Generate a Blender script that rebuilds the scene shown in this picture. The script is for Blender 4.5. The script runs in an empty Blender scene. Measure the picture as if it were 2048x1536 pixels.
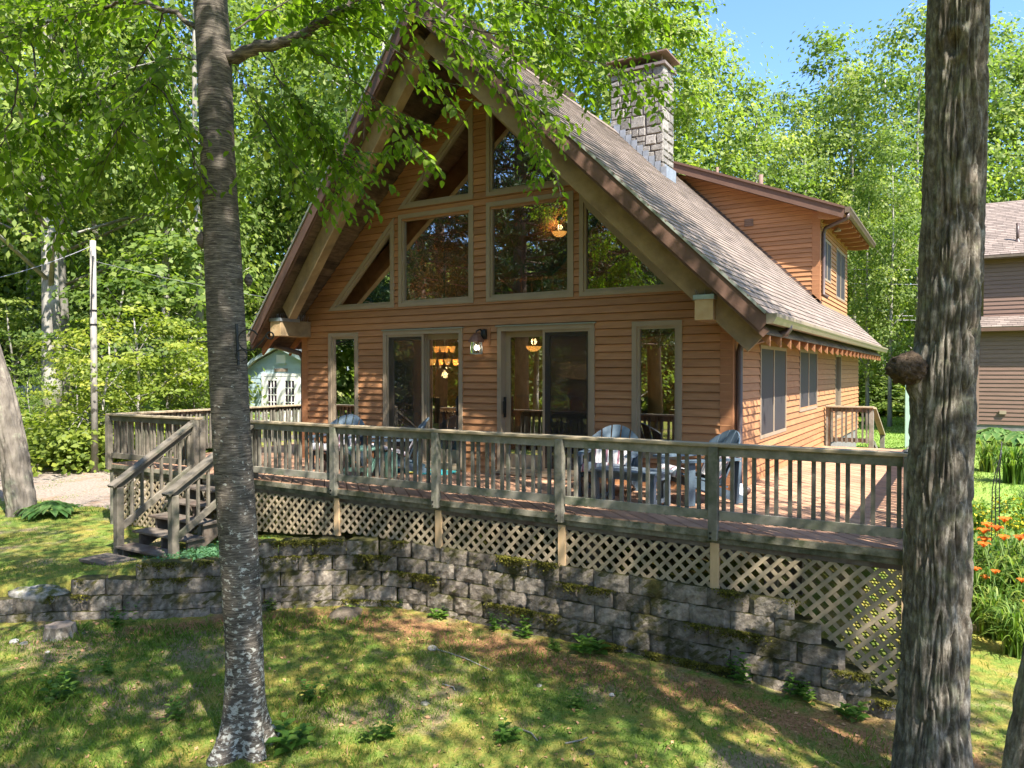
import bpy, bmesh, math, random
import numpy as np
from mathutils import Vector, Matrix

R = math.radians
random.seed(7)
rng = np.random.default_rng(7)
SC = bpy.context.scene
COL = SC.collection

# ------------------------------------------------------------------ camera, sky, sun, exposure
CAM = np.array([2.47, -9.357, 1.46])
YAW, PITCH, FPX = R(31.2), -math.atan(23.0 / 1490.0), 1490.0
FW = np.array([-math.sin(YAW) * math.cos(PITCH), math.cos(YAW) * math.cos(PITCH), math.sin(PITCH)])
RT = np.array([math.cos(YAW), math.sin(YAW), 0.0])
UP = np.cross(RT, FW)
cd = bpy.data.cameras.new('camera')
cam = bpy.data.objects.new('camera', cd)
COL.objects.link(cam)
cd.sensor_fit = 'HORIZONTAL'
cd.angle_x = 2 * math.atan(1024.0 / FPX)
cd.clip_start, cd.clip_end = 0.05, 3000
cam.matrix_world = Matrix(((RT[0], UP[0], -FW[0], CAM[0]), (RT[1], UP[1], -FW[1], CAM[1]), (RT[2], UP[2], -FW[2], CAM[2]), (0, 0, 0, 1)))
SC.camera = cam

SUN = np.array([1.0, -0.52, 1.48])
SUN = SUN / np.linalg.norm(SUN)
SUN_EL, SUN_AZ = math.asin(SUN[2]), math.atan2(SUN[0], SUN[1])
world = bpy.data.worlds.new('World')
SC.world = world
world.use_nodes = True
wn = world.node_tree
bg = wn.nodes['Background']
sky = wn.nodes.new('ShaderNodeTexSky')
sky.sky_type = 'NISHITA'
sky.sun_disc = False
sky.sun_elevation = SUN_EL
sky.sun_rotation = SUN_AZ
sky.air_density = 1.0
sky.dust_density = 1.2
sky.ozone_density = 9.0
wn.links.new(sky.outputs[0], bg.inputs[0])
bg.inputs[1].default_value = 0.13
sl = bpy.data.lights.new('sun', 'SUN')
sl.energy = 5.0
sl.angle = R(0.53)
sl.color = (1.0, 0.94, 0.84)
so = bpy.data.objects.new('sun', sl)
COL.objects.link(so)
so.rotation_mode = 'QUATERNION'
so.rotation_quaternion = Vector(SUN).to_track_quat('Z', 'Y')
so.location = (20, -12, 30)
SC.view_settings.view_transform = 'Standard'
SC.view_settings.look = 'None'
SC.view_settings.exposure = 1.72
SC.view_settings.gamma = 1.0
SC.view_settings.use_curve_mapping = False
SC.render.engine = 'CYCLES'
SC.cycles.max_bounces = 6
SC.cycles.diffuse_bounces = 4
SC.cycles.glossy_bounces = 3
SC.cycles.transmission_bounces = 4
SC.cycles.transparent_max_bounces = 8
SC.cycles.use_denoising = True
SC.cycles.caustics_reflective = False
SC.cycles.caustics_refractive = False


def pix(u, v, depth):
    """world point seen at pixel (u, v) of the 2048 wide frame, at a distance along the view axis"""
    return CAM + depth * (FW + RT * (u - 1024) / FPX + UP * (768 - v) / FPX)


# ------------------------------------------------------------------ helpers
def tag(o, label=None, cat=None, group=None, kind=None):
    if label: o['label'] = label
    if cat: o['category'] = cat
    if group: o['group'] = group
    if kind: o['kind'] = kind
    return o


def empty(name, loc=(0, 0, 0), label=None, cat=None, group=None, parent=None, rz=0.0):
    o = bpy.data.objects.new(name, None)
    COL.objects.link(o)
    o.empty_display_size = 0.1
    o.location = loc
    o.rotation_euler = (0, 0, rz)
    if parent: setp(o, parent)
    return tag(o, label, cat, group)


def wm(o):
    m = Matrix.LocRotScale(o.location, o.rotation_euler, o.scale)
    if o.parent: m = wm(o.parent) @ o.matrix_parent_inverse @ m
    return m


def setp(o, parent):
    o.parent = parent
    o.matrix_parent_inverse = wm(parent).inverted()


def link(name, me, mat=None, parent=None, loc=None, local=False):
    o = bpy.data.objects.new(name, me)
    COL.objects.link(o)
    if mat and not me.materials: me.materials.append(mat)
    if loc is not None: o.location = loc
    if parent:
        o.parent = parent
        if not local: o.matrix_parent_inverse = wm(parent).inverted()
    return o


def copy_tree(o, parent=None):
    c = o.copy()
    COL.objects.link(c)
    if parent is not None:
        c.parent = parent
        c.matrix_parent_inverse = o.matrix_parent_inverse.copy()
    for ch in [k for k in bpy.data.objects if k.parent == o]:
        copy_tree(ch, c)
    return c


class MB:
    def __init__(s):
        s.v, s.f = [], []

    def add(s, vs, fs):
        b = len(s.v)
        s.v += [tuple(map(float, p)) for p in vs]
        s.f += [tuple(b + i for i in f) for f in fs]
        return s

    def box(s, x0, y0, z0, x1, y1, z1):
        return s.add([(x0, y0, z0), (x1, y0, z0), (x1, y1, z0), (x0, y1, z0), (x0, y0, z1), (x1, y0, z1), (x1, y1, z1), (x0, y1, z1)],
                     [(0, 3, 2, 1), (4, 5, 6, 7), (0, 1, 5, 4), (1, 2, 6, 5), (2, 3, 7, 6), (3, 0, 4, 7)])

    def beam(s, p, q, w, h, up=(0, 0, 1), w2=None, h2=None):
        p, q, up = Vector(p), Vector(q), Vector(up)
        d = (q - p).normalized()
        a = d.cross(up).normalized()
        b = a.cross(d).normalized()
        w2 = w if w2 is None else w2
        h2 = h if h2 is None else h2
        vs = []
        for c, ww, hh in ((p, w, h), (q, w2, h2)):
            for i, j in ((-1, -1), (1, -1), (1, 1), (-1, 1)):
                vs.append(c + a * (i * ww / 2) + b * (j * hh / 2))
        return s.add(vs, [(3, 2, 1, 0), (4, 5, 6, 7), (0, 1, 5, 4), (1, 2, 6, 5), (2, 3, 7, 6), (3, 0, 4, 7)])

    def prism(s, poly, vec):
        n = len(poly)
        vec = Vector(vec)
        a = [Vector(p) for p in poly]
        vs = a + [p + vec for p in a]
        fs = [tuple(range(n - 1, -1, -1)), tuple(range(n, 2 * n))] + [(i, (i + 1) % n, n + (i + 1) % n, n + i) for i in range(n)]
        return s.add(vs, fs)

    def tube(s, path, rad, n=8, cap=True):
        path = [Vector(p) for p in path]
        if not hasattr(rad, '__len__'): rad = [rad] * len(path)
        t = (path[1] - path[0]).normalized()
        a = t.orthogonal().normalized()
        b0 = len(s.v)
        for i, p in enumerate(path):
            t = (path[min(i + 1, len(path) - 1)] - path[max(i - 1, 0)])
            if t.length < 1e-9: t = Vector((0, 0, 1))
            t.normalize()
            a = (a - t * a.dot(t))
            if a.length < 1e-6: a = t.orthogonal()
            a.normalize()
            b = t.cross(a)
            for k in range(n):
                an = 2 * math.pi * k / n
                s.v.append(tuple(p + (a * math.cos(an) + b * math.sin(an)) * rad[i]))
        for i in range(len(path) - 1):
            for k in range(n):
                k2 = (k + 1) % n
                s.f.append((b0 + i * n + k, b0 + i * n + k2, b0 + (i + 1) * n + k2, b0 + (i + 1) * n + k))
        if cap:
            s.f.append(tuple(b0 + k for k in range(n - 1, -1, -1)))
            s.f.append(tuple(b0 + (len(path) - 1) * n + k for k in range(n)))
        return s

    def lathe(s, prof, n=16, c=(0, 0, 0)):
        b0 = len(s.v)
        for r, z in prof:
            for k in range(n):
                an = 2 * math.pi * k / n
                s.v.append((c[0] + r * math.cos(an), c[1] + r * math.sin(an), c[2] + z))
        for i in range(len(prof) - 1):
            for k in range(n):
                k2 = (k + 1) % n
                s.f.append((b0 + i * n + k, b0 + i * n + k2, b0 + (i + 1) * n + k2, b0 + (i + 1) * n + k))
        return s

    def mesh(s, name, smooth=False):
        me = bpy.data.meshes.new(name)
        me.from_pydata(s.v, [], s.f)
        if smooth: me.polygons.foreach_set('use_smooth', [True] * len(me.polygons))
        me.update()
        return me

    def build(s, name, mat, parent=None, smooth=False, local=False, loc=None, bevel=0):
        o = link(name, s.mesh(name, smooth), mat, parent, loc, local)
        if bevel:
            m = o.modifiers.new('bevel', 'BEVEL')
            m.width = bevel
            m.segments = 2
            m.limit_method = 'ANGLE'
        return o


def npmesh(name, V, F, rnd=None, smooth=False):
    me = bpy.data.meshes.new(name)
    V = np.asarray(V, dtype=np.float32)
    F = np.asarray(F, dtype=np.int32)
    nf, k = F.shape
    me.vertices.add(len(V))
    me.vertices.foreach_set('co', V.ravel())
    me.loops.add(nf * k)
    me.loops.foreach_set('vertex_index', F.ravel())
    me.polygons.add(nf)
    me.polygons.foreach_set('loop_start', np.arange(0, nf * k, k, dtype=np.int32))
    me.update(calc_edges=True)
    if smooth: me.polygons.foreach_set('use_smooth', np.ones(nf, dtype=bool))
    if rnd is not None:
        for nm, arr in (rnd.items() if isinstance(rnd, dict) else [('rnd', rnd)]):
            at = me.attributes.new(nm, 'FLOAT', 'POINT')
            at.data.foreach_set('value', np.asarray(arr, dtype=np.float32))
    me.validate()
    return me


def sstep(a, b, x):
    t = np.clip((np.asarray(x, float) - a) / (b - a), 0, 1)
    return t * t * (3 - 2 * t)


def _h(i, j, k):
    n = (i * 374761393 + j * 668265263 + k * 1274126177) & 0x7FFFFFFF
    n = ((n ^ (n >> 13)) * 1274126177) & 0x7FFFFFFF
    return ((n ^ (n >> 16)) & 0xFFFF) / 65535.0


def vnoise(x, y, z=0.0):
    x, y, z = np.broadcast_arrays(np.asarray(x, float), np.asarray(y, float), np.asarray(z, float))
    i, j, k = np.floor(x).astype(np.int64), np.floor(y).astype(np.int64), np.floor(z).astype(np.int64)
    fx, fy, fz = x - i, y - j, z - k
    fx, fy, fz = [t * t * (3 - 2 * t) for t in (fx, fy, fz)]
    r = 0
    for a in (0, 1):
        for b in (0, 1):
            for c in (0, 1):
                w = (fx if a else 1 - fx) * (fy if b else 1 - fy) * (fz if c else 1 - fz)
                r = r + w * _h(i + a, j + b, k + c)
    return r


def fbm(x, y, z=0.0, o=4):
    r, a, t = 0, 0.5, 0
    x, y, z = [np.asarray(q, float) for q in (x, y, z)]
    for i in range(o):
        r = r + a * vnoise(x * 2 ** i + 17 * i, y * 2 ** i + 5 * i, z * 2 ** i)
        t += a
        a *= 0.5
    return r / t


# ------------------------------------------------------------------ materials
def _nodes(name):
    m = bpy.data.materials.new(name)
    m.use_nodes = True
    nt = m.node_tree
    return m, nt, nt.nodes['Principled BSDF'], nt.nodes['Material Output']


def _mix(nt, a, b, fac, mode='MIX'):
    n = nt.nodes.new('ShaderNodeMix')
    n.data_type = 'RGBA'
    n.blend_type = mode
    for sock, val in ((n.inputs[0], fac), (n.inputs[6], a), (n.inputs[7], b)):
        if hasattr(val, 'is_linked') or hasattr(val, 'links'): nt.links.new(val, sock)
        else: sock.default_value = val if not hasattr(val, '__len__') else (*val[:3], 1)
    return n.outputs[2]


def _math(nt, op, a, b=0.0, clamp=False):
    n = nt.nodes.new('ShaderNodeMath')
    n.operation = op
    n.use_clamp = clamp
    for i, val in enumerate((a, b)):
        if hasattr(val, 'links'): nt.links.new(val, n.inputs[i])
        else: n.inputs[i].default_value = val
    return n.outputs[0]


def _ramp(nt, fac, stops, interp='LINEAR'):
    n = nt.nodes.new('ShaderNodeValToRGB')
    el = n.color_ramp.elements
    n.color_ramp.interpolation = interp
    while len(el) < len(stops): el.new(0.5)
    for e, (p, c) in zip(el, stops):
        e.position = p
        e.color = (*c, 1) if hasattr(c, '__len__') else (c, c, c, 1)
    nt.links.new(fac, n.inputs[0])
    return n.outputs[0]


def _coord(nt, mode='world', scale=(1, 1, 1), rot=(0, 0, 0)):
    mp = nt.nodes.new('ShaderNodeMapping')
    mp.inputs['Scale'].default_value = scale
    mp.inputs['Rotation'].default_value = rot
    if mode == 'world':
        g = nt.nodes.new('ShaderNodeNewGeometry')
        nt.links.new(g.outputs['Position'], mp.inputs[0])
    else:
        g = nt.nodes.new('ShaderNodeTexCoord')
        oi = nt.nodes.new('ShaderNodeObjectInfo')
        va = nt.nodes.new('ShaderNodeVectorMath')
        va.operation = 'MULTIPLY_ADD'
        nt.links.new(oi.outputs['Random'], va.inputs[0])
        va.inputs[1].default_value = (37.0, 19.0, 53.0)
        nt.links.new(g.outputs['Object'], va.inputs[2])
        nt.links.new(va.outputs[0], mp.inputs[0])
    return mp.outputs[0]


def _noise(nt, vec, scale=5.0, detail=5.0, rough=0.6, dist=0.0):
    n = nt.nodes.new('ShaderNodeTexNoise')
    n.inputs['Scale'].default_value = scale
    n.inputs['Detail'].default_value = detail
    n.inputs['Roughness'].default_value = rough
    n.inputs['Distortion'].default_value = dist
    nt.links.new(vec, n.inputs['Vector'])
    return n.outputs['Fac']


def _rand(nt):
    return nt.nodes.new('ShaderNodeObjectInfo').outputs['Random']


def _bump(nt, h, strength, dist, bsdf, extra=None):
    b = nt.nodes.new('ShaderNodeBump')
    b.inputs['Strength'].default_value = strength
    b.inputs['Distance'].default_value = dist
    nt.links.new(h, b.inputs['Height'])
    nt.links.new(b.outputs[0], bsdf.inputs['Normal'])


def _attr(nt, name):
    a = nt.nodes.new('ShaderNodeAttribute')
    a.attribute_name = name
    return a.outputs['Fac']


def MAT(name, c1, c2, scale=6.0, stretch=(1, 1, 1), rough=0.75, bump=0.25, bdist=0.01, var=0.0, coord='world', c3=None, c3scale=1.3,
        c3lo=0.55, c3hi=0.75, up=0.0, rot=(0, 0, 0), spec=0.3, metal=0.0, bscale=None, attr=False):
    m, nt, b, out = _nodes(name)
    vec = _coord(nt, coord, stretch, rot)
    n1 = _noise(nt, vec, scale)
    col = _ramp(nt, n1, [(0.3, c1), (0.7, c2)])
    if c3 is not None:
        v2 = _coord(nt, 'world')
        n2 = _noise(nt, v2, c3scale, 6, 0.65)
        if up:
            g = nt.nodes.new('ShaderNodeNewGeometry')
            sp = nt.nodes.new('ShaderNodeSeparateXYZ')
            nt.links.new(g.outputs['Normal'], sp.inputs[0])
            n2 = _math(nt, 'ADD', n2, _math(nt, 'MULTIPLY', _math(nt, 'MAXIMUM', sp.outputs[2], 0.0), up))
        fac = _ramp(nt, n2, [(c3lo, 0.0), (c3hi, 1.0)])
        col = _mix(nt, col, c3, fac)
    if var:
        r = _attr(nt, 'rnd') if attr else _rand(nt)
        k = _math(nt, 'ADD', _math(nt, 'MULTIPLY', r, 2 * var), 1 - var)
        cc = nt.nodes.new('ShaderNodeCombineColor')
        for i in range(3): nt.links.new(k, cc.inputs[i])
        col = _mix(nt, col, cc.outputs[0], 1.0, 'MULTIPLY')
    nt.links.new(col, b.inputs['Base Color'])
    b.inputs['Roughness'].default_value = rough
    b.inputs['Specular IOR Level'].default_value = spec
    b.inputs['Metallic'].default_value = metal
    if bump:
        n3 = _noise(nt, vec, bscale or scale * 3, 6, 0.7)
        _bump(nt, n3, bump, bdist, b)
    return m


def LEAF(name, stops, trans=0.45, rough=0.5, gloss=0.25, tcol=(1.35, 1.5, 0.55)):
    m, nt, b, out = _nodes(name)
    fac = _attr(nt, 'rnd')
    fac = _math(nt, 'ADD', fac, _math(nt, 'MULTIPLY', _math(nt, 'SUBTRACT', _rand(nt), 0.5), 0.35), True)
    col = _ramp(nt, fac, stops)
    nt.links.new(col, b.inputs['Base Color'])
    b.inputs['Roughness'].default_value = rough
    b.inputs['Specular IOR Level'].default_value = gloss
    tr = nt.nodes.new('ShaderNodeBsdfTranslucent')
    nt.links.new(_mix(nt, col, tcol, 1.0, 'MULTIPLY'), tr.inputs[0])
    mx = nt.nodes.new('ShaderNodeMixShader')
    mx.inputs[0].default_value = trans
    nt.links.new(b.outputs[0], mx.inputs[1])
    nt.links.new(tr.outputs[0], mx.inputs[2])
    nt.links.new(mx.outputs[0], out.inputs[0])
    return m


def GLASS(name, tint=(0.62, 0.64, 0.62), base=0.33, k=2.2):
    m, nt, b, out = _nodes(name)
    nt.nodes.remove(b)
    tr = nt.nodes.new('ShaderNodeBsdfTransparent')
    tr.inputs[0].default_value = (*tint, 1)
    gl = nt.nodes.new('ShaderNodeBsdfGlossy')
    gl.inputs['Roughness'].default_value = 0.0
    fr = nt.nodes.new('ShaderNodeFresnel')
    fr.inputs[0].default_value = 1.5
    nv = _noise(nt, _coord(nt, 'world'), 0.8, 1)
    bm = nt.nodes.new('ShaderNodeBump')
    bm.inputs['Strength'].default_value = 0.02
    bm.inputs['Distance'].default_value = 0.05
    nt.links.new(nv, bm.inputs['Height'])
    nt.links.new(bm.outputs[0], gl.inputs['Normal'])
    fac = _math(nt, 'ADD', _math(nt, 'MULTIPLY', fr.outputs[0], k), base, True)
    mx = nt.nodes.new('ShaderNodeMixShader')
    nt.links.new(fac, mx.inputs[0])
    nt.links.new(tr.outputs[0], mx.inputs[1])
    nt.links.new(gl.outputs[0], mx.inputs[2])
    nt.links.new(mx.outputs[0], out.inputs[0])
    return m


def SCREEN(name, col=(0.02, 0.02, 0.022), opac=0.62):
    m, nt, b, out = _nodes(name)
    b.inputs['Base Color'].default_value = (*col, 1)
    b.inputs['Roughness'].default_value = 0.6
    tr = nt.nodes.new('ShaderNodeBsdfTransparent')
    mx = nt.nodes.new('ShaderNodeMixShader')
    mx.inputs[0].default_value = opac
    nt.links.new(tr.outputs[0], mx.inputs[1])
    nt.links.new(b.outputs[0], mx.inputs[2])
    nt.links.new(mx.outputs[0], out.inputs[0])
    return m


def EMIT(name, col, strength):
    m, nt, b, out = _nodes(name)
    b.inputs['Base Color'].default_value = (*col, 1)
    b.inputs['Emission Color'].default_value = (*col, 1)
    b.inputs['Emission Strength'].default_value = strength
    return m


Mt = {}
Mt['siding'] = MAT('siding_stain', (0.29, 0.137, 0.06), (0.395, 0.190, 0.088), 3.0, (1, 1, 9), 0.62, 0.12, 0.004, 0.16, bscale=60)
Mt['trim'] = MAT('brown_trim', (0.26, 0.115, 0.052), (0.32, 0.145, 0.068), 5, (1, 1, 3), 0.6, 0.1, 0.004, 0.05)
Mt['sheath'] = MAT('sheathing', (0.10, 0.05, 0.027), (0.12, 0.06, 0.032), 5)
Mt['frame'] = MAT('taupe_frame', (0.255, 0.20, 0.14), (0.30, 0.235, 0.168), 4, rough=0.5, bump=0.04)
Mt['timber'] = MAT('weathered_timber', (0.20, 0.135, 0.072), (0.34, 0.245, 0.14), 4, (1, 1, 1), 0.8, 0.3, 0.01, 0.05, c3=(0.13, 0.11, 0.085), c3scale=1.8, c3lo=0.5, c3hi=0.8)
Mt['timber_end'] = MAT('timber_end', (0.42, 0.27, 0.13), (0.5, 0.36, 0.2), 9, rough=0.8, c3=(0.16, 0.10, 0.05), c3scale=7, c3lo=0.58, c3hi=0.7)
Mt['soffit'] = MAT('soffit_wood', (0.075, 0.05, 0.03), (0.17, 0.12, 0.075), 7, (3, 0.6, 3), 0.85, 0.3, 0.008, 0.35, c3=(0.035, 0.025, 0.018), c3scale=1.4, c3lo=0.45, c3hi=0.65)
Mt['fascia'] = MAT('fascia_paint', (0.10, 0.055, 0.038), (0.13, 0.072, 0.05), 4, rough=0.6)
Mt['drip'] = MAT('drip_edge', (0.20, 0.22, 0.19), (0.27, 0.28, 0.24), 5, rough=0.45)
Mt['shingle'] = MAT('shingle', (0.14, 0.108, 0.09), (0.25, 0.20, 0.17), 60, rough=0.95, bump=0.5, bdist=0.006, var=0.22, attr=True)
Mt['shingle1'] = MAT('shingle_single', (0.14, 0.108, 0.09), (0.25, 0.20, 0.17), 60, rough=0.95, bump=0.5, bdist=0.006, var=0.22)
Mt['metal'] = MAT('galvanised', (0.30, 0.34, 0.37), (0.42, 0.46, 0.5), 9, rough=0.35, metal=0.7, bump=0.05)
Mt['gutter'] = MAT('gutter_metal', (0.10, 0.07, 0.05), (0.15, 0.11, 0.08), 6, rough=0.3, bump=0.03, spec=0.6)
Mt['gutterface'] = MAT('gutter_face', (0.24, 0.20, 0.14), (0.30, 0.25, 0.18), 6, rough=0.28, bump=0.03, spec=0.6)
Mt['spout'] = MAT('downspout_metal', (0.075, 0.05, 0.045), (0.10, 0.07, 0.06), 6, rough=0.35, bump=0.03)
Mt['stone'] = MAT('chimney_stone', (0.115, 0.102, 0.093), (0.31, 0.285, 0.26), 22, rough=0.9, bump=0.7, bdist=0.02, var=0.3)
Mt['mortar'] = MAT('mortar', (0.14, 0.11, 0.10), (0.2, 0.16, 0.15), 20)
Mt['lead'] = MAT('lead_flashing', (0.20, 0.22, 0.25), (0.30, 0.32, 0.36), 8, rough=0.5, metal=0.3)
Mt['deck'] = MAT('deck_board', (0.33, 0.18, 0.11), (0.48, 0.28, 0.175), 3.5, (1, 1, 1), 0.6, 0.15, 0.004, 0.16, c3=(0.20, 0.12, 0.095), c3scale=2.2, c3lo=0.5, c3hi=0.8)
Mt['rail'] = MAT('weathered_rail', (0.165, 0.15, 0.12), (0.31, 0.285, 0.232), 6, (1, 1, 1), 0.85, 0.35, 0.006, 0.14, c3=(0.085, 0.10, 0.06), c3scale=3.5, c3lo=0.45, c3hi=0.68, bscale=35)
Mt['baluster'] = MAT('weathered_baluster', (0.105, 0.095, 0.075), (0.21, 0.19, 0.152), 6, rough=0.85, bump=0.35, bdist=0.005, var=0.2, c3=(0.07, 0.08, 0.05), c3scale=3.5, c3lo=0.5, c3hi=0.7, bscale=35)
Mt['shaded_rail'] = MAT('shaded_stair_rail', (0.10, 0.086, 0.066), (0.215, 0.185, 0.145), 6, rough=0.85, bump=0.35, bdist=0.006, var=0.15, c3=(0.08, 0.085, 0.055), c3scale=3.5, c3lo=0.5, c3hi=0.7, bscale=35)  # darker copy of the rail wood; stair shade is put into the colour
Mt['railcap'] = MAT('rail_cap_wood', (0.25, 0.195, 0.125), (0.37, 0.30, 0.20), 7, (1, 4, 4), 0.8, 0.3, 0.006, 0.08, c3=(0.13, 0.13, 0.085), c3scale=4, c3lo=0.55, c3hi=0.75)
Mt['rim'] = MAT('mossy_rim_board', (0.16, 0.145, 0.108), (0.28, 0.255, 0.195), 6, rough=0.88, bump=0.3, bdist=0.006, var=0.1, c3=(0.06, 0.065, 0.035), c3scale=4.5, c3lo=0.42, c3hi=0.62)
Mt['step'] = MAT('stair_wood', (0.10, 0.08, 0.063), (0.18, 0.15, 0.12), 7, rough=0.8, bump=0.3, bdist=0.006, var=0.12, c3=(0.09, 0.055, 0.04), c3scale=3, c3lo=0.5, c3hi=0.7)
Mt['lattice'] = MAT('lattice_wood', (0.28, 0.215, 0.14), (0.42, 0.335, 0.225), 9, rough=0.85, bump=0.25, bdist=0.003, var=0.15, c3=(0.16, 0.15, 0.10), c3scale=3, c3lo=0.5, c3hi=0.75)
Mt['lpost'] = MAT('skirt_post_wood', (0.48, 0.32, 0.17), (0.60, 0.42, 0.25), 5, (5, 5, 1), rough=0.8, bump=0.25, bdist=0.004, var=0.08)
Mt['block'] = MAT('wall_block', (0.125, 0.10, 0.078), (0.37, 0.315, 0.255), 14, rough=0.95, bump=0.9, bdist=0.025, var=0.28, c3=(0.06, 0.055, 0.016), c3scale=2.6, c3lo=0.51, c3hi=0.64, up=0.33)
Mt['cap'] = MAT('brown_cap', (0.16, 0.10, 0.08), (0.2, 0.13, 0.1), 8)
Mt['slate'] = MAT('chair_slate_blue', (0.075, 0.108, 0.14), (0.095, 0.132, 0.168), 6, rough=0.5, bump=0.06)
Mt['greyplastic'] = MAT('table_slate', (0.11, 0.14, 0.17), (0.14, 0.17, 0.2), 6, rough=0.45, bump=0.06)
Mt['greentable'] = MAT('table_green', (0.16, 0.30, 0.235), (0.20, 0.36, 0.28), 6, rough=0.5, bump=0.06)
Mt['black'] = MAT('black_iron', (0.012, 0.012, 0.012), (0.02, 0.02, 0.02), 9, rough=0.4)
Mt['copper'] = MAT('copper_shade', (0.16, 0.075, 0.05), (0.26, 0.13, 0.09), 14, rough=0.45, metal=0.3)
Mt['glass'] = GLASS('window_glass')
Mt['glass2'] = GLASS('side_window_glass', (0.35, 0.4, 0.45), 0.2, 2.0)
Mt['screen'] = SCREEN('insect_screen', (0.012, 0.012, 0.012), 0.34)
Mt['screen_dense'] = SCREEN('dense_insect_screen', (0.010, 0.010, 0.011), 0.45)
Mt['screen2'] = SCREEN('dark_window_screen', (0.035, 0.033, 0.036), 0.9)
Mt['clearglass'] = GLASS('lantern_glass', (0.85, 0.85, 0.82), 0.25, 2.0)
Mt['soil'] = MAT('soil', (0.06, 0.042, 0.028), (0.11, 0.08, 0.055), 9, rough=1.0, bump=0.6, bdist=0.03)
# ------------------------------------------------------------------ terrain
WX = np.array([-7.3, -6.9, -6.4, -5.75, -5.2, -4.85, -4.2, -3.7, -3.3, 2.05])
WY = np.array([-5.4, -4.95, -4.5, -4.15, -3.68, -3.22, -2.68, -2.4, -2.27, -2.3])


def ywall(x):
    return np.interp(x, WX, WY)


def ground(x, y):
    x, y = np.asarray(x, float), np.asarray(y, float)
    upper = -0.86 + 0 * x
    upper = upper + (-1.06 + 0.86) * sstep(-5.6, -7.6, x) * 1.0
    upper = upper - 0.56 * sstep(0.4, 2.0, x) * (1 - sstep(0.5, 7.5, y))
    upper = upper + 0.26 * sstep(0.4, 2.0, x) * sstep(2.0, 9.0, y)
    upper = upper + 0.1 * sstep(8, 30, y) * sstep(-2, -12, x)
    low = -1.42 - 0.018 * np.maximum(0, -2.6 - y) - 0.07 * sstep(0.5, 2.5, x)
    low = low + 0.30 * sstep(-6.6, -11.0, x)
    d = (y - ywall(x) - 0.06) * 0.85
    d = np.where(x > 2.1, (y + 2.3) * 0.25, d)
    s = sstep(0.0, 0.22, d)
    s = np.where(x < -6.6, sstep(-1.2, 1.2, d) * sstep(-6.6, -9.0, x) + s * (1 - sstep(-6.6, -9.0, x)), s)
    s = np.where(x > 2.1, sstep(-0.2, 1.0, d), s)
    g = low + (upper - low) * s
    g = g + 0.05 * (fbm(x * 0.8, y * 0.8) - 0.5) + 0.02 * (fbm(x * 4, y * 4) - 0.5)
    return g


def G(x, y):
    return float(ground(np.array([x]), np.array([y]))[0])


def axis(a0, a1, fine0, fine1, step):
    core = np.arange(fine0, fine1 + 1e-6, step)
    lo, hi, s = [], [], step
    p = fine0
    while p > a0:
        s *= 1.18
        p -= s
        lo.append(p)
    p, s = fine1, step
    while p < a1:
        s *= 1.18
        p += s
        hi.append(p)
    return np.concatenate([lo[::-1], core, hi])


gx, gy = axis(-700, 700, -13, 5, 0.09), axis(-500, 900, -8.5, 2, 0.09)
GX, GY = np.meshgrid(gx, gy)
GZ = ground(GX, GY)
nx, ny = len(gx), len(gy)
V = np.stack([GX.ravel(), GY.ravel(), GZ.ravel()], 1)
ii = (np.arange(ny - 1)[:, None] * nx + np.arange(nx - 1)[None, :]).ravel()
F = np.stack([ii, ii + 1, ii + nx + 1, ii + nx], 1)
lawn = sstep(2.0, 3.2, GX) * sstep(1.0, 4.0, GY)
lawn = np.maximum(lawn, sstep(8, 14, GY) * sstep(-4, 0, GX))
needle = np.exp(-((GY - ywall(GX) + 0.55) / 0.55) ** 2) * (GX < 2.6) * sstep(-7, -5, GX)
needle = np.maximum(needle, sstep(2.0, 2.6, GX) * sstep(-1.5, -3.0, GY) * 0.7)
me = npmesh('ground', V, F, {'lawn': lawn.ravel(), 'needle': needle.ravel()}, True)


def ground_mat():
    m, nt, b, out = _nodes('ground_cover')
    v = _coord(nt)
    n1 = _noise(nt, v, 0.9, 6, 0.65)
    n2 = _noise(nt, v, 3.1, 6, 0.7)
    n3 = _noise(nt, v, 40, 4, 0.7)
    green = _ramp(nt, n3, [(0.3, (0.075, 0.125, 0.02)), (0.7, (0.175, 0.235, 0.05))])
    moss = _ramp(nt, n3, [(0.3, (0.18, 0.155, 0.03)), (0.7, (0.33, 0.275, 0.07))])
    need = _ramp(nt, n3, [(0.3, (0.13, 0.065, 0.03)), (0.7, (0.38, 0.205, 0.10))])
    dirt = _ramp(nt, n3, [(0.3, (0.13, 0.09, 0.055)), (0.7, (0.34, 0.255, 0.165))])
    col = _mix(nt, green, moss, _ramp(nt, n2, [(0.42, 0.0), (0.6, 1.0)]))
    col = _mix(nt, col, dirt, _ramp(nt, n1, [(0.52, 0.0), (0.62, 0.9)]))
    nf = _math(nt, 'ADD', _math(nt, 'MULTIPLY', _attr(nt, 'needle'), 0.5), _math(nt, 'SUBTRACT', n2, 0.5))
    col = _mix(nt, col, need, _ramp(nt, nf, [(0.25, 0.0), (0.5, 1.0)]))
    lw = _ramp(nt, n3, [(0.3, (0.13, 0.23, 0.04)), (0.7, (0.26, 0.36, 0.085))])
    col = _mix(nt, col, lw, _attr(nt, 'lawn'))
    nt.links.new(col, b.inputs['Base Color'])
    b.inputs['Roughness'].default_value = 1.0
    b.inputs['Specular IOR Level'].default_value = 0.1
    _bump(nt, n3, 0.7, 0.03, b)
    return m


Mt['ground'] = ground_mat()
tag(link('ground', me, Mt['ground']), 'lawn and forest floor of thin grass, moss and pine needles', kind='structure')


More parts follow.
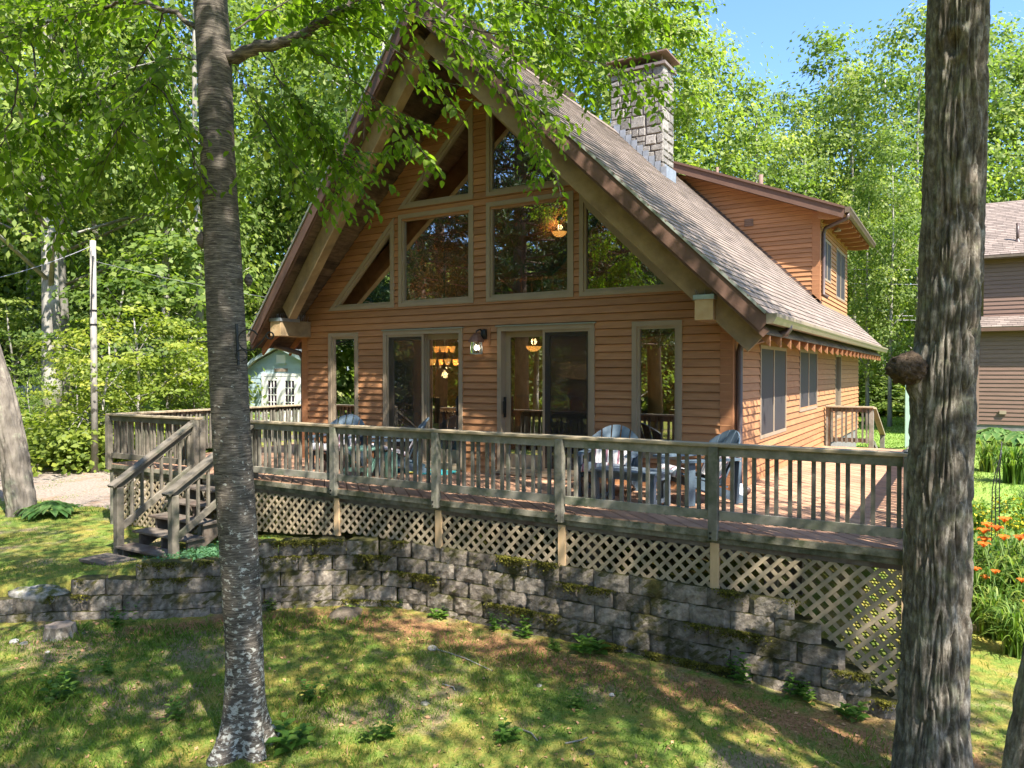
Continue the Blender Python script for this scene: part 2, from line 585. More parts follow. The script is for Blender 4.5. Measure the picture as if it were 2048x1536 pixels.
def sheet(name, poly_fn, x0, x1, y0, y1, step, lift, mat):
    xs, ys = np.arange(x0, x1, step), np.arange(y0, y1, step)
    X, Y = np.meshgrid(xs, ys)
    k = poly_fn(X, Y)
    Z = ground(X, Y) + lift * np.clip(k * 3, -3, 1)
    nx_, ny_ = len(xs), len(ys)
    i = (np.arange(ny_ - 1)[:, None] * nx_ + np.arange(nx_ - 1)[None, :]).ravel()
    Fq = np.stack([i, i + 1, i + nx_ + 1, i + nx_], 1)
    keep = (k.ravel()[Fq].max(1) > 0)
    me_ = npmesh(name, np.stack([X.ravel(), Y.ravel(), Z.ravel()], 1), Fq[keep], None, True)
    return link(name, me_, mat)


Mt['gravel'] = MAT('pale_gravel', (0.17, 0.125, 0.095), (0.40, 0.335, 0.275), 22, rough=1.0, bump=0.9, bdist=0.03, c3=(0.27, 0.16, 0.09), c3scale=1.5, c3lo=0.52, c3hi=0.7)
gp = sheet('gravel_path', lambda X, Y: 1 - ((Y - (0.6 + 0.12 * (X + 12))) / 2.3) ** 2 + 0.9 * (fbm(X * 1.1, Y * 1.1) - 0.5) - 0.0008 * (X + 13) ** 2 - sstep(-10.4, -9.9, X) * 5,
           -30, -9.7, -6, 6, 0.12, 0.02, Mt['gravel'])
tag(gp, kind='structure')
Mt['road'] = MAT('road_gravel', (0.36, 0.32, 0.28), (0.5, 0.46, 0.42), 15, rough=1.0, bump=0.4)
rd = sheet('road', lambda X, Y: 1 - ((Y - 36.5 - 0.03 * X) / 2.1) ** 2, -14, 60, 32, 42, 0.4, 0.02, Mt['road'])
tag(rd, kind='structure')

# ------------------------------------------------------------------ the house
HXL, HXC = -7.494, -3.747
ROOF0 = 2.72            # roof top surface on the right slope: z = ROOF0 - x
SOFF = 2.45             # soffit: z = SOFF - x
HB = 13.0
house = empty('timber_house', (HXC, 6, -0.05), 'brown clapboard gable house with a wall of windows and a stone chimney', 'house')


def xsec(poly, z):
    s = []
    n = len(poly)
    for i in range(n):
        (x0, z0), (x1, z1) = poly[i], poly[(i + 1) % n]
        if (z0 - z) * (z1 - z) <= 0 and abs(z1 - z0) > 1e-9:
            t = (z - z0) / (z1 - z0)
            s.append(x0 + t * (x1 - x0))
    return (min(s), max(s)) if len(s) >= 2 else None


def strip_pieces(poly, holes, za, zc):
    """trapezoids (l0, r0, l1, r1) of poly minus holes between heights za < zc"""
    e = 1e-4
    a, c = xsec(poly, za + e), xsec(poly, zc - e)
    if not a or not c: return []
    pieces = [(a[0], a[1], c[0], c[1])]
    for h in holes:
        ha, hc = xsec(h, za + e), xsec(h, zc - e)
        if not ha or not hc: continue
        new = []
        for l0, r0, l1, r1 in pieces:
            if ha[0] >= max(r0, r1) or ha[1] <= min(l0, l1):
                new.append((l0, r0, l1, r1))
                continue
            if max(ha[0] - l0, hc[0] - l1) > 0.012: new.append((l0, max(l0, ha[0]), l1, max(l1, hc[0])))
            if max(r0 - ha[1], r1 - hc[1]) > 0.012: new.append((min(r0, ha[1]), r0, min(r1, hc[1]), r1))
        pieces = new
    return [p for p in pieces if max(p[1] - p[0], p[3] - p[2]) > 0.012]


def wall_face(parent, O, U, N, poly, holes, z0, expo, mat, name='siding_board', lip=0.028, back=0.14, wallname='wall', maxlen=4.4, wallmat=None):
    """sheathing with openings plus one board object per course piece; returns the wall part"""
    O, U, N = Vector(O), Vector(U), Vector(N)
    zmin, zmax = min(p[1] for p in poly), max(p[1] for p in poly)
    zs = sorted(set([round(p[1], 5) for p in poly] + [round(q[1], 5) for h in holes for q in h]))
    zs = [z for z in zs if zmin <= z <= zmax]
    sh = MB()
    for za, zc in zip(zs[:-1], zs[1:]):
        if zc - za < 1e-4: continue
        for l0, r0, l1, r1 in strip_pieces(poly, holes, za, zc):
            pts = [O + U * l0 + Vector((0, 0, za)), O + U * r0 + Vector((0, 0, za)), O + U * r1 + Vector((0, 0, zc)), O + U * l1 + Vector((0, 0, zc))]
            sh.prism([p - N * back for p in pts], N * (back - 0.001))
    w = sh.build(wallname, wallmat or Mt['sheath'], parent)
    k = 0
    while z0 + k * expo < zmax - 1e-3:
        zb, zt = z0 + k * expo, min(z0 + (k + 1) * expo, zmax)
        k += 1
        cuts = [zb] + [z for z in zs if zb + 0.004 < z < zt - 0.004] + [zt]
        rows = []
        for za, zc in zip(cuts[:-1], cuts[1:]):
            for pc in strip_pieces(poly, holes, za, zc):
                rows.append([za, zc, *pc, -1])
        groups = []
        for r in rows:
            hit = [g for g in groups if any(abs(q[1] - r[0]) < 1e-5 and min(max(q[4], q[5]), r[3]) > max(q[4] if False else q[4], r[2]) - 1e-4 and q[4] < r[3] and q[5] > r[2] for q in g)]
            if hit:
                hit[0].append(r)
                for g in hit[1:]:
                    hit[0].extend(g)
                    groups.remove(g)
            else:
                groups.append([r])
        for g in groups:
            L = max(r[3] for r in g) - min(r[2] for r in g)
            parts = [g]
            if L > maxlen and len(g) == 1:
                r = g[0]
                xm = r[2] + L * random.uniform(0.3, 0.7)
                parts = [[[r[0], r[1], r[2], xm - 0.001, r[4], xm - 0.001, 0]], [[r[0], r[1], xm + 0.001, r[3], xm + 0.001, r[5], 0]]]
            for prt in parts:
                mb = MB()
                for za, zc, l0, r0, l1, r1, _ in prt:
                    ta, tc = lip - (lip - 0.006) * (za - zb) / expo, lip - (lip - 0.006) * (zc - zb) / expo
                    if zc == zt and zt < zmax - 1e-4 and zc - za > 0.02:
                        q_ = (zc - 0.007 - za) / (zc - za)
                        l1, r1, zc = l0 + (l1 - l0) * q_, r0 + (r1 - r0) * q_, zc - 0.007
                    vs = []
                    for s, z, t in ((l0, za, ta), (r0, za, ta), (r1, zc, tc), (l1, zc, tc)):
                        p = O + U * s + Vector((0, 0, z))
                        vs += [p, p + N * t]
                    mb.add(vs, [(1, 3, 5, 7), (0, 6, 4, 2), (0, 2, 3, 1), (2, 4, 5, 3), (4, 6, 7, 5), (6, 0, 1, 7)])
                mb.build(name, mat, w)
    return w


def inset(poly, d):
    n = len(poly)
    area = sum(poly[i][0] * poly[(i + 1) % n][1] - poly[(i + 1) % n][0] * poly[i][1] for i in range(n))
    sg = 1 if area > 0 else -1
    ls = []
    for i in range(n):
        (x0, z0), (x1, z1) = poly[i], poly[(i + 1) % n]
        L = math.hypot(x1 - x0, z1 - z0)
        nx_, nz_ = -(z1 - z0) / L * sg, (x1 - x0) / L * sg
        ls.append((x0 + nx_ * d, z0 + nz_ * d, x1 - x0, z1 - z0))
    out = []
    for i in range(n):
        ax, az, adx, adz = ls[i - 1]
        bx, bz, bdx, bdz = ls[i]
        den = adx * bdz - adz * bdx
        t = ((bx - ax) * bdz - (bz - az) * bdx) / den
        out.append((ax + adx * t, az + adz * t))
    return out


def ring(mb, O, U, N, outer, inner, d0, d1):
    n = len(outer)
    O, U, N = Vector(O), Vector(U), Vector(N)
    P = lambda s, z, d: O + U * s + Vector((0, 0, z)) + N * d
    for i in range(n):
        j = (i + 1) % n
        a, b, c, e = outer[i], outer[j], inner[j], inner[i]
        vs = [P(*a, d0), P(*b, d0), P(*c, d0), P(*e, d0), P(*a, d1), P(*b, d1), P(*c, d1), P(*e, d1)]
        mb.add(vs, [(0, 3, 2, 1), (4, 5, 6, 7), (0, 1, 5, 4), (1, 2, 6, 5), (2, 3, 7, 6), (3, 0, 4, 7)])


def pane(O, U, N, poly, d, name, mat, parent, th=0.006):
    O, U, N = Vector(O), Vector(U), Vector(N)
    return MB().prism([O + U * s + Vector((0, 0, z)) + N * d for s, z in poly], N * -th).build(name, mat, parent)


def window(O, U, N, poly, name='window', fw=0.06, sash=0.04, mat=None, glass=None):
    mb = MB()
    p1 = inset(poly, fw)
    ring(mb, O, U, N, inset(poly, -0.012), p1, -0.10, 0.034)
    w = mb.build(name, mat or Mt['frame'], house)
    p2 = inset(p1, sash)
    s = MB()
    ring(s, O, U, N, p1, p2, -0.07, 0.012)
    s.build('sash', mat or Mt['frame'], w)
    pane(O, U, N, p2, -0.02, 'glass_pane', glass or Mt['glass'], w)
    return w


rect = lambda x0, z0, x1, z1: [(x0, z0), (x1, z0), (x1, z1), (x0, z1)]
FO, FU, FN = (0, 0, 0), (1, 0, 0), (0, -1, 0)
wins = {
    'big_l': rect(-5.305, 2.525, -3.875, 3.975), 'big_r': rect(-3.62, 2.525, -2.195, 3.975),
    'tri_l': [(-6.84, 2.525), (-5.425, 2.525), (-5.425, 3.93)], 'tri_r': [(-2.08, 2.525), (-0.66, 2.525), (-2.08, 3.93)],
    'top_l': [(-5.30, 4.09), (-3.88, 4.09), (-3.88, 5.50)], 'top_r': [(-3.62, 4.09), (-2.2, 4.09), (-3.62, 5.50)],
    'side_l': rect(-6.86, 0.34, -6.205, 2.12), 'side_r': rect(-1.30, 0.34, -0.636, 2.124),
}
doors = {'door_l': rect(-5.628, 0.0, -4.075, 2.122), 'door_r': rect(-3.42, 0.0, -1.87, 2.122)}
facade = [(HXL, -0.05), (0, -0.05), (0, SOFF - 0.02), (HXC, SOFF - HXC - 0.02), (HXL, SOFF - 0.02)]
fac_in = [(HXL + 0.11, -0.05), (-0.13, -0.05), (-0.13, SOFF + 0.09), (HXC, SOFF - HXC - 0.02), (HXL + 0.11, SOFF + 0.09)]
holes = [inset(p, 0.02) for p in wins.values()] + [inset(p, 0.02) for p in doors.values()]
front_wall = wall_face(house, FO, FU, FN, facade, holes, -0.05, 0.1055, Mt['siding'], wallname='front_wall')
for k, p in wins.items():
    tri = len(p) == 3
    window(FO, FU, FN, p, 'window', 0.055 if not tri else 0.05, 0.035)
# belt boards between the window rows and corner boards
mb = MB()
mb.box(-0.135, -0.026, -0.06, 0.026, 0.0, SOFF - 0.06)
mb.box(0.001, 0.001, -0.06, 0.026, 0.13, SOFF - 0.06)
mb.build('corner_board', Mt['trim'], house)
MB().box(HXL - 0.026, -0.026, -0.06, HXL + 0.115, 0.0, SOFF - 0.06).build('corner_board', Mt['trim'], house)


def slider(poly, left_screen, handle_side):
    x0, z0, x1, z1 = poly[0][0], poly[0][1], poly[2][0], poly[2][1]
    mb = MB()
    p1 = inset(poly, 0.055)
    ring(mb, FO, FU, FN, inset(poly, -0.012), p1, -0.12, 0.04)
    d = mb.build('sliding_door', Mt['frame'], house)
    MB().box(x0 - 0.03, -0.075, -0.03, x1 + 0.03, -0.041, 0.012).build('threshold', Mt['frame'], d)
    MB().box(x0 - 0.03, -0.062, z1 + 0.013, x1 + 0.03, 0.0, z1 + 0.03).build('head_flashing', Mt['drip'], d)
    xm = (x0 + x1) / 2
    (a0, _), (a1, b1) = p1[0], p1[2]
    zb = p1[0][1]
    for side, (l, r) in enumerate(((a0, xm + 0.03), (xm - 0.03, a1))):
        scr = (side == 0) == left_screen
        off = 0.0 if scr else -0.045
        pan = rect(l, zb, r, b1)
        inn = [(l + 0.085, zb + 0.20), (r - 0.085, zb + 0.20), (r - 0.085, b1 - 0.085), (l + 0.085, b1 - 0.085)]
        q = MB()
        ring(q, FO, FU, FN, pan, inn, off - 0.075, off - 0.04)
        dp = q.build('door_panel', Mt['frame'], d)
        pane(FO, FU, FN, inn, off - 0.055, 'glass_pane', Mt['glass'], d)
        if scr:
            q = MB()
            si = inset(pan, 0.035)
            ring(q, FO, FU, FN, pan, si, 0.0, 0.02)
            q.build('screen_frame', Mt['frame'], d)
            pane(FO, FU, FN, si, 0.012, 'screen', Mt['screen' if left_screen else 'screen_dense'], d, 0.002)
        else:
            hx = l + 0.045 if handle_side == 'l' else r - 0.045
            hd = MB().tube([(hx, 0.06 - off - 0.04 - 0.055, 0.85), (hx, -0.03, 0.87), (hx, -0.035, 1.03), (hx, 0.0, 1.05)], 0.012, 6)
            hd.box(hx - 0.02, -0.005, 0.80, hx + 0.02, 0.012, 1.1)
            hd.build('handle', Mt['black'], d)
    return d


slider(doors['door_l'], True, 'r')
slider(doors['door_r'], False, 'l')

# side wall facing the drive (x = 0), its windows with dark screens
SO, SU, SN = (0, 0, 0), (0, 1, 0), (1, 0, 0)
side_w = [rect(1.45, 0.525, 3.23, 1.84), rect(4.41, 0.775, 6.22, 1.86), rect(8.67, 0.42, 9.53, 1.86)]
sw = wall_face(house, SO, SU, SN, rect(0.13, -0.05, HB, SOFF - 0.10), [inset(p, 0.02) for p in side_w], -0.05, 0.1055, Mt['siding'], wallname='side_wall')
for i, p in enumerate(side_w):
    mb = MB()
    p1 = inset(p, 0.04)
    ring(mb, SO, SU, SN, inset(p, -0.01), p1, -0.08, 0.03)
    w = mb.build('window', Mt['frame'], house)
    pane(SO, SU, SN, p1, -0.02, 'glass_pane', Mt['glass2'], w)
    if i < 2:
        ym = (p[0][0] + p[2][0]) / 2
        for a, b in ((p1[0][0], ym - 0.03), (ym + 0.03, p1[2][0])):
            pane(SO, SU, SN, rect(a, p1[0][1], b, p1[2][1]), 0.018, 'screen', Mt['screen2'], w, 0.004)
        MB().box(-0.02, ym - 0.03, p1[0][1], 0.026, ym + 0.03, p1[2][1]).build('mullion', Mt['frame'], w)
# plain far and left walls (only seen through the house)
lw = [rect(2.25, 0.88, 2.98, 1.76), rect(8, 0.8, 9, 1.8)]
wall_face(house, (HXL, 0, 0), (0, 1, 0), (-1, 0, 0), rect(0, -0.05, HB, SOFF - 0.1), [inset(p, 0.02) for p in lw], -0.05, 0.1055, Mt['siding'], wallname='left_wall')
w = MB()
ring(w, (HXL, 0, 0), (0, 1, 0), (-1, 0, 0), inset(lw[0], -0.01), inset(lw[0], 0.045), -0.14, 0.03)
w = w.build('window', Mt['frame'], house)
pane((HXL, 0, 0), (0, 1, 0), (-1, 0, 0), inset(lw[0], 0.045), -0.02, 'glass_pane', GLASS('clear_pane', (0.95, 0.97, 0.95), 0.02, 0.8), w)
MB().prism([(x, HB, z) for x, z in facade], (0, -0.12, 0)).build('rear_wall', Mt['siding'], house)

# ---- roof: prow shaped gable, apex pushed out over the deck
YA, YE = -1.58, -0.68
XE = 0.565
LSL = XE - HXC


def rake_y(dx):
    return YA + (YE - YA) * abs(dx) / LSL


Mt['roofdeck'] = MAT('roof_deck', (0.10, 0.07, 0.05), (0.14, 0.1, 0.07), 6)
roof = MB()
for sg in (1, -1):
    e = HXC + sg * LSL
    zt, ze = ROOF0 - HXC - 0.02, ROOF0 - XE - 0.02
    roof.prism([(HXC, YA, zt), (e, YE, ze), (e, HB + 0.7, ze), (HXC, HB + 1.5, zt)][::sg], (0, 0, -0.10))
roof = roof.build('roof', Mt['roofdeck'], house)
for sg in (1, -1):
    nm = 'right' if sg > 0 else 'left'
    A = Vector((HXC, YA, ROOF0 - HXC))
    B = Vector((HXC + sg * LSL, YE, ROOF0 - XE))
    d = (B - A).normalized()
    upv = Vector((0, 0, 1))
    out = Vector((0, -1, 0))
    o1 = Vector((sg * 0.0, -0.012, 0))
    MB().beam(A + Vector((0, -0.012, -0.15)), B + Vector((0, -0.012, -0.15)), 0.022, 0.20).build('rake_board', Mt['fascia'], roof)
    MB().beam(A + Vector((0, 0.012, -0.26)), B + Vector((0, 0.012, -0.26)), 0.022, 0.10).build('rake_board', Mt['fascia'], roof)
    MB().beam(A + Vector((0, -0.02, -0.025)), B + Vector((0, -0.02, -0.025)), 0.045, 0.03).build('drip_edge', Mt['drip'], roof)
    # heavy rake timber under the soffit
    yo = 0.30
    C0 = Vector((HXC + sg * 0.03, YA + yo, SOFF - HXC - 0.24))
    ke = LSL - 0.16 if sg > 0 else 3.50
    D0 = Vector((HXC + sg * ke, YA + yo + (YE - YA) * ke / LSL, SOFF - HXC - 0.24 - ke))
    MB().beam(C0, D0, 0.15, 0.29).build('rake_timber', Mt['timber'], house, bevel=0.008)
    # tongue and groove soffit boards running to the wall
    n = int(LSL * 1.4142 / 0.155)
    for i in range(n):
        a, b = LSL * i / n, LSL * (i + 1) / n - 0.008 / 1.4142
        am = (a + b) / 2
        xs = [HXC + sg * a, HXC + sg * b]
        zz = [SOFF - HXC - a, SOFF - HXC - b]
        y0 = [rake_y(a) + 0.03, rake_y(b) + 0.03]
        poly = [(xs[0], y0[0], zz[0]), (xs[1], y0[1], zz[1]), (xs[1], 0.0 if b < 3.747 else HB, zz[1]), (xs[0], 0.0 if b < 3.747 else HB, zz[0])]
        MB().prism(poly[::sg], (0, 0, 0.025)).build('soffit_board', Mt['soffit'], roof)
    # projecting plate beam with metal cap and bird spikes
    bx0, bx1 = (-0.255, -0.03) if sg > 0 else (-7.55, -7.30)
    bm = MB().box(bx0, -0.69, 2.075, bx1, -0.02, 2.345).build('plate_beam', Mt['timber'], house, bevel=0.006)
    MB().box(bx0 + 0.004, -0.696, 2.079, bx1 - 0.004, -0.691, 2.341).build('end_grain', Mt['timber_end'], bm)
    c = MB().box(bx0 - 0.008, -0.71, 2.346, bx1 + 0.008, -0.28, 2.376)
    c.box(bx0 - 0.012, -0.714, 2.32, bx1 + 0.012, -0.698, 2.374)
    c.box(bx0 - 0.013, -0.698, 2.32, bx0 - 0.001, -0.28, 2.374).box(bx1 + 0.001, -0.698, 2.32, bx1 + 0.013, -0.28, 2.374)
    c.build('metal_cap', Mt['metal'], bm)
    sp = MB()
    for i in range(13):
        for j in range(3):
            x, y = bx0 + 0.03 + (bx1 - bx0 - 0.06) * j / 2 + random.uniform(-.02, .02), -0.68 + 0.62 * i / 12
            q = 0.09 + random.uniform(-.02, .02)
            sp.tube([(x, y, 2.36 if y < -0.28 else 2.345), (x + (j - 1) * 0.035 + random.uniform(-.01, .01), y + random.uniform(-.02, .02), 2.36 + q)], 0.0016, 3, False)
    sp.build('bird_spikes', Mt['metal'], bm)
# ridge mount floodlight under the apex
fl = MB().lathe([(0.0, 0.0), (0.05, 0.0), (0.065, -0.10), (0.075, -0.13), (0.0, -0.12)], 10, (HXC + 0.05, -0.25, 5.72))
fl.tube([(HXC + 0.05, -0.25, 5.70), (HXC + 0.05, -0.2, 5.85), (HXC + 0.05, -0.02, 5.88)], 0.02, 6)
fl.build('apex_floodlight', Mt['black'], house)

# shingles: every tab is geometry; the nearest 300 are objects of their own
EXPO, TABW = 0.142, 0.305


def shingle_tabs(sg, x_from, x_to, y_from, y_to, zfun=None, cut=None):
    T = []
    sl = math.sqrt(2)
    nrow = int((x_to - x_from) * sl / EXPO)
    for r in range(nrow + 1):
        a1 = x_to - r * EXPO / sl
        a0 = a1 - (EXPO + 0.02) / sl
        yl, yr = y_from(a1), y_to(a1)
        y = yl - 0.02
        first = True
        off = random.uniform(0, TABW)
        while y < yr:
            y2 = min(yr, (y + off) if first else y + TABW * random.choice((1, 1, 1, .8, 1.2)))
            first = False
            if not cut or not cut(a1, (y + y2) / 2): T.append((a0, a1, y, y2))
            y = y2
    return T




def tab_geo(a0, a1, y0, y1, sg=1):
    # wedge: butt end thick
    z = lambda a: ROOF0 - HXC - a
    g = 0.004
    t0, t1 = 0.002, 0.013 + random.uniform(0, 0.004)
    X = lambda a: HXC + sg * a
    nrm = Vector((sg, 0, 1)).normalized()
    vs = []
    for a, t in ((a0, t0), (a1, t1)):
        for y in (y0 + g, y1 - g):
            p = Vector((X(a), y, z(a) - 0.018))
            vs += [p, p + nrm * (t + 0.006)]
    # order: 0/1 a0y0, 2/3 a0y1, 4/5 a1y0, 6/7 a1y1
    fs = [(1, 5, 7, 3), (4, 6, 7, 5), (0, 1, 3, 2), (0, 4, 5, 1), (2, 3, 7, 6)]
    if sg < 0: fs = [tuple(reversed(f)) for f in fs]
    return vs, fs


cut_d = lambda a, y: (y > 8.45 and a < 3.42)
rows = []
T = shingle_tabs(1, 0.0, LSL + 0.02, lambda a: rake_y(a) - 0.03, lambda a: HB + 1.5 - 0.8 * a / LSL, None, cut_d)
T.sort(key=lambda t: (HXC + t[1] - CAM[0]) ** 2 + (t[2] - CAM[1]) ** 2 + (ROOF0 - HXC - t[1] - CAM[2]) ** 2)
for a0, a1, y0, y1 in T[:300]:
    MB().add(*tab_geo(a0, a1, y0, y1)).build('shingle', Mt['shingle1'], roof)
rest, rv = MB(), []
T2 = shingle_tabs(-1, 0.0, LSL + 0.02, lambda a: rake_y(a) - 0.03, lambda a: 3.0, None)
for sg, TT in ((1, T[300:]), (-1, T2)):
    for t in TT:
        rest.add(*tab_geo(*t, sg))
        rv += [random.random()] * 8
so_ = rest.build('shingle_field', Mt['shingle'], roof)
so_.data.attributes.new('rnd', 'FLOAT', 'POINT').data.foreach_set('value', np.array(rv, dtype=np.float32))
so_['kind'] = 'stuff'
rc = MB()
for i in range(48):
    y = YA - 0.02 + i * 0.33
    for sg in (1, -1):
        rc.prism([(HXC, y, ROOF0 - HXC + 0.022), (HXC + sg * 0.14, y, ROOF0 - HXC - 0.118), (HXC + sg * 0.14, y + 0.345, ROOF0 - HXC - 0.128), (HXC, y + 0.345, ROOF0 - HXC + 0.012)][::-sg], (0, 0, 0.012))
rc.build('ridge_cap', Mt['shingle1'], roof)

# gutter along the right eave, rafter tails, downspout
prof = [(0.0, 0.0), (0.0, -0.115), (0.075, -0.115), (0.095, -0.07), (0.115, -0.04), (0.115, 0.0), (0.105, 0.0), (0.105, -0.035), (0.07, -0.105), (0.01, -0.105), (0.01, 0.0)]


def gutter(x, z, y0, y1, sg=1, name='gutter', mat=None, par=None):
    mb = MB()
    P = [(x + sg * a, y0, z + b) for a, b in prof]
    mb.prism(P[::sg], (0, y1 - y0, 0))
    mb.prism([(x, y0 - 0.004, z), (x + sg * 0.115, y0 - 0.004, z), (x + sg * 0.115, y0 - 0.004, z - 0.04), (x + sg * 0.075, y0 - 0.004, z - 0.115), (x, y0 - 0.004, z - 0.115)], (0, 0.003, 0))
    return mb.build(name, mat or Mt['gutterface'], par or house)


gutter(XE + 0.005, ROOF0 - XE - 0.03, YE - 0.02, HB + 0.72)
gutter(HXC - LSL - 0.005, ROOF0 - XE - 0.03, YE - 0.02, HB + 0.72, -1)
ht = MB()
for i in range(23):
    y = -0.45 + i * 0.61
    MB().prism([(0.02, y, SOFF - 0.03), (XE - 0.01, y, SOFF - XE + 0.0), (XE - 0.01, y, SOFF - XE - 0.12), (0.3, y, SOFF - 0.44), (0.02, y, SOFF - 0.30)], (0, 0.045, 0)).build('rafter_tail', Mt['trim'], house)
    MB().prism([(HXL - 0.02, y, SOFF - 0.03), (HXC - LSL + 0.01, y, SOFF - XE), (HXC - LSL + 0.01, y, SOFF - XE - 0.12), (HXL - 0.3, y, SOFF - 0.44), (HXL - 0.02, y, SOFF - 0.3)], (0, 0.045, 0)).build('rafter_tail', Mt['trim'], house)


def pipe(path, w=0.075, h=0.055, mat=None, name='downspout', par=None):
    mb = MB()
    mb.tube(path, w / 1.7, 8)
    return mb.build(name, mat or Mt['spout'], par or house, True)


pipe([(0.62, 0.30, 2.06), (0.62, 0.30, 1.99), (0.60, 0.29, 1.95), (0.16, 0.13, 1.83), (0.09, 0.10, 1.79), (0.075, 0.09, 1.72), (0.075, 0.09, 0.08), (0.10, 0.05, 0.03), (0.22, -0.02, 0.0)])
pipe([(HXC - LSL - 0.05, -0.2, 2.03), (HXC - LSL - 0.05, -0.2, 1.95), (HXL - 0.12, 0.02, 1.80), (HXL - 0.07, 0.05, 1.7), (HXL - 0.07, 0.05, 0.0)])

# ---- shed dormer on the right slope
DX, DY0 = -0.30, 8.42
dz = lambda x: 5.02 + 0.40 * (0.28 - x)          # dormer roof top
dpoly = [(DX, ROOF0 - DX - 0.02), (DX, dz(DX) - 0.22), (-3.55, dz(-3.55) - 0.22), (-3.55, ROOF0 + 3.53)]
dw = wall_face(house, (0, DY0, 0), (1, 0, 0), (0, -1, 0), dpoly[::-1], [], 3.0, 0.1055, Mt['siding'], wallname='dormer_front_wall')
dside = [rect(8.89, 3.60, 10.02, 4.54), rect(10.92, 3.35, 12.5, 4.6)]
dsw = wall_face(house, (DX, 0, 0), (0, 1, 0), (1, 0, 0), rect(DY0, 3.0, HB, dz(DX) - 0.22), [inset(p, 0.02) for p in dside], 3.0, 0.1055, Mt['siding'], wallname='dormer_side_wall')
for p in dside:
    mb = MB()
    p1 = inset(p, 0.04)
    ring(mb, (DX, 0, 0), SU, SN, inset(p, -0.01), p1, -0.08, 0.03)
    w = mb.build('window', Mt['frame'], house)
    ym = (p[0][0] + p[2][0]) / 2
    pane((DX, 0, 0), SU, SN, p1, -0.02, 'glass_pane', Mt['glass2'], w)
    for a, b in ((p1[0][0], ym - 0.03), (ym + 0.03, p1[2][0])):
        pane((DX, 0, 0), SU, SN, rect(a, p1[0][1], b, p1[2][1]), 0.018, 'screen', Mt['screen2'], w, 0.004)
    MB().box(DX - 0.02, ym - 0.03, p1[0][1], DX + 0.026, ym + 0.03, p1[2][1]).build('mullion', Mt['frame'], w)
mb = MB().box(DX - 0.14, DY0 - 0.026, 3.0, DX + 0.026, DY0, dz(DX) - 0.2).box(DX + 0.001, DY0 + 0.001, 3.0, DX + 0.026, DY0 + 0.13, dz(DX) - 0.2)
mb.build('corner_board', Mt['trim'], house)
DYF, DXE = 8.05, 0.27
dr = MB().prism([(DXE, DYF, dz(DXE)), (DXE, HB + 0.4, dz(DXE)), (-3.72, HB + 0.4, dz(-3.72)), (-3.72, DYF, dz(-3.72))][::-1], (0, 0, -0.06)).build('dormer_roof', Mt['shingle1'], house)
MB().beam((DXE, DYF - 0.012, dz(DXE) - 0.15), (-3.72, DYF - 0.012, dz(-3.72) - 0.15), 0.024, 0.20).build('rake_board', Mt['fascia'], dr)
MB().beam((DXE, DYF - 0.03, dz(DXE) - 0.025), (-3.72, DYF - 0.03, dz(-3.72) - 0.025), 0.05, 0.05).build('drip_edge', Mt['fascia'], dr)
MB().prism([(DXE - 0.03, DYF + 0.01, dz(DXE) - 0.09), (DXE - 0.03, HB + 0.35, dz(DXE) - 0.09), (-3.6, HB + 0.35, dz(-3.6) - 0.09), (-3.6, DYF + 0.01, dz(-3.6) - 0.09)][::-1], (0, 0, -0.02)).build('soffit', Mt['trim'], dr)
for i in range(8):
    y = DYF + 0.12 + i * 0.7
    MB().prism([(DX, y, dz(DX) - 0.115), (DXE - 0.03, y, dz(DXE) - 0.115), (DXE - 0.03, y, dz(DXE) - 0.20), (DX + 0.2, y, dz(DX) - 0.44), (DX, y, dz(DX) - 0.40)], (0, 0.09, 0)).build('rafter_tail', Mt['trim'], dr)
gutter(DXE + 0.005, dz(DXE) - 0.02, DYF - 0.03, HB + 0.42, 1, 'gutter', Mt['gutter'], dr)
pipe([(DXE + 0.05, DYF + 0.1, dz(DXE) - 0.14), (DXE + 0.04, DYF + 0.1, dz(DXE) - 0.24), (DX + 0.10, DY0 + 0.2, dz(DX) - 0.55), (DX + 0.06, DY0 + 0.2, dz(DX) - 0.68), (DX + 0.06, DY0 + 0.2, 3.22), (DX + 0.16, DY0 + 0.18, 3.14)], par=dr)
MB().lathe([(0.0, 0.02), (0.05, 0.02), (0.075, -0.03), (0.08, -0.06), (0.0, -0.055)], 12, (DX + 0.22, 9.6, dz(DX) - 0.42)).build('floodlight', Mt['frame'], dr)
vb = MB().box(-1.93, DY0 - 0.04, 4.86, -1.73, DY0 - 0.018, 5.03)
for i in range(4): vb.box(-1.92, DY0 - 0.055, 4.875 + i * 0.04, -1.74, DY0 - 0.04, 4.895 + i * 0.04)
vb.build('wall_vent', Mt['cap'], house)
for x, y, h, r in ((-1.95, 10.1, 0.55, 0.055), (-3.0, 9.9, 0.42, 0.035)):
    MB().tube([(x, y, dz(x) - 0.05), (x, y, dz(x) + h)], r, 10).build('vent_pipe', Mt['cap'], dr, True)
# step flashing line along the dormer wall foot
MB().beam((DX + 0.05, DY0 - 0.02, ROOF0 - DX - 0.03), (-3.4, DY0 - 0.02, ROOF0 + 3.42), 0.012, 0.08).build('flashing', Mt['spout'], house)

# ---- stone chimney on the ridge
CX0, CX1, CY0, CY1, CZ = -3.84, -2.69, 5.0, 5.62, 7.62
ch = MB().box(CX0 + 0.03, CY0 + 0.03, 5.2, CX1 - 0.03, CY1 - 0.03, CZ - 0.02).build('chimney', Mt['mortar'], house)


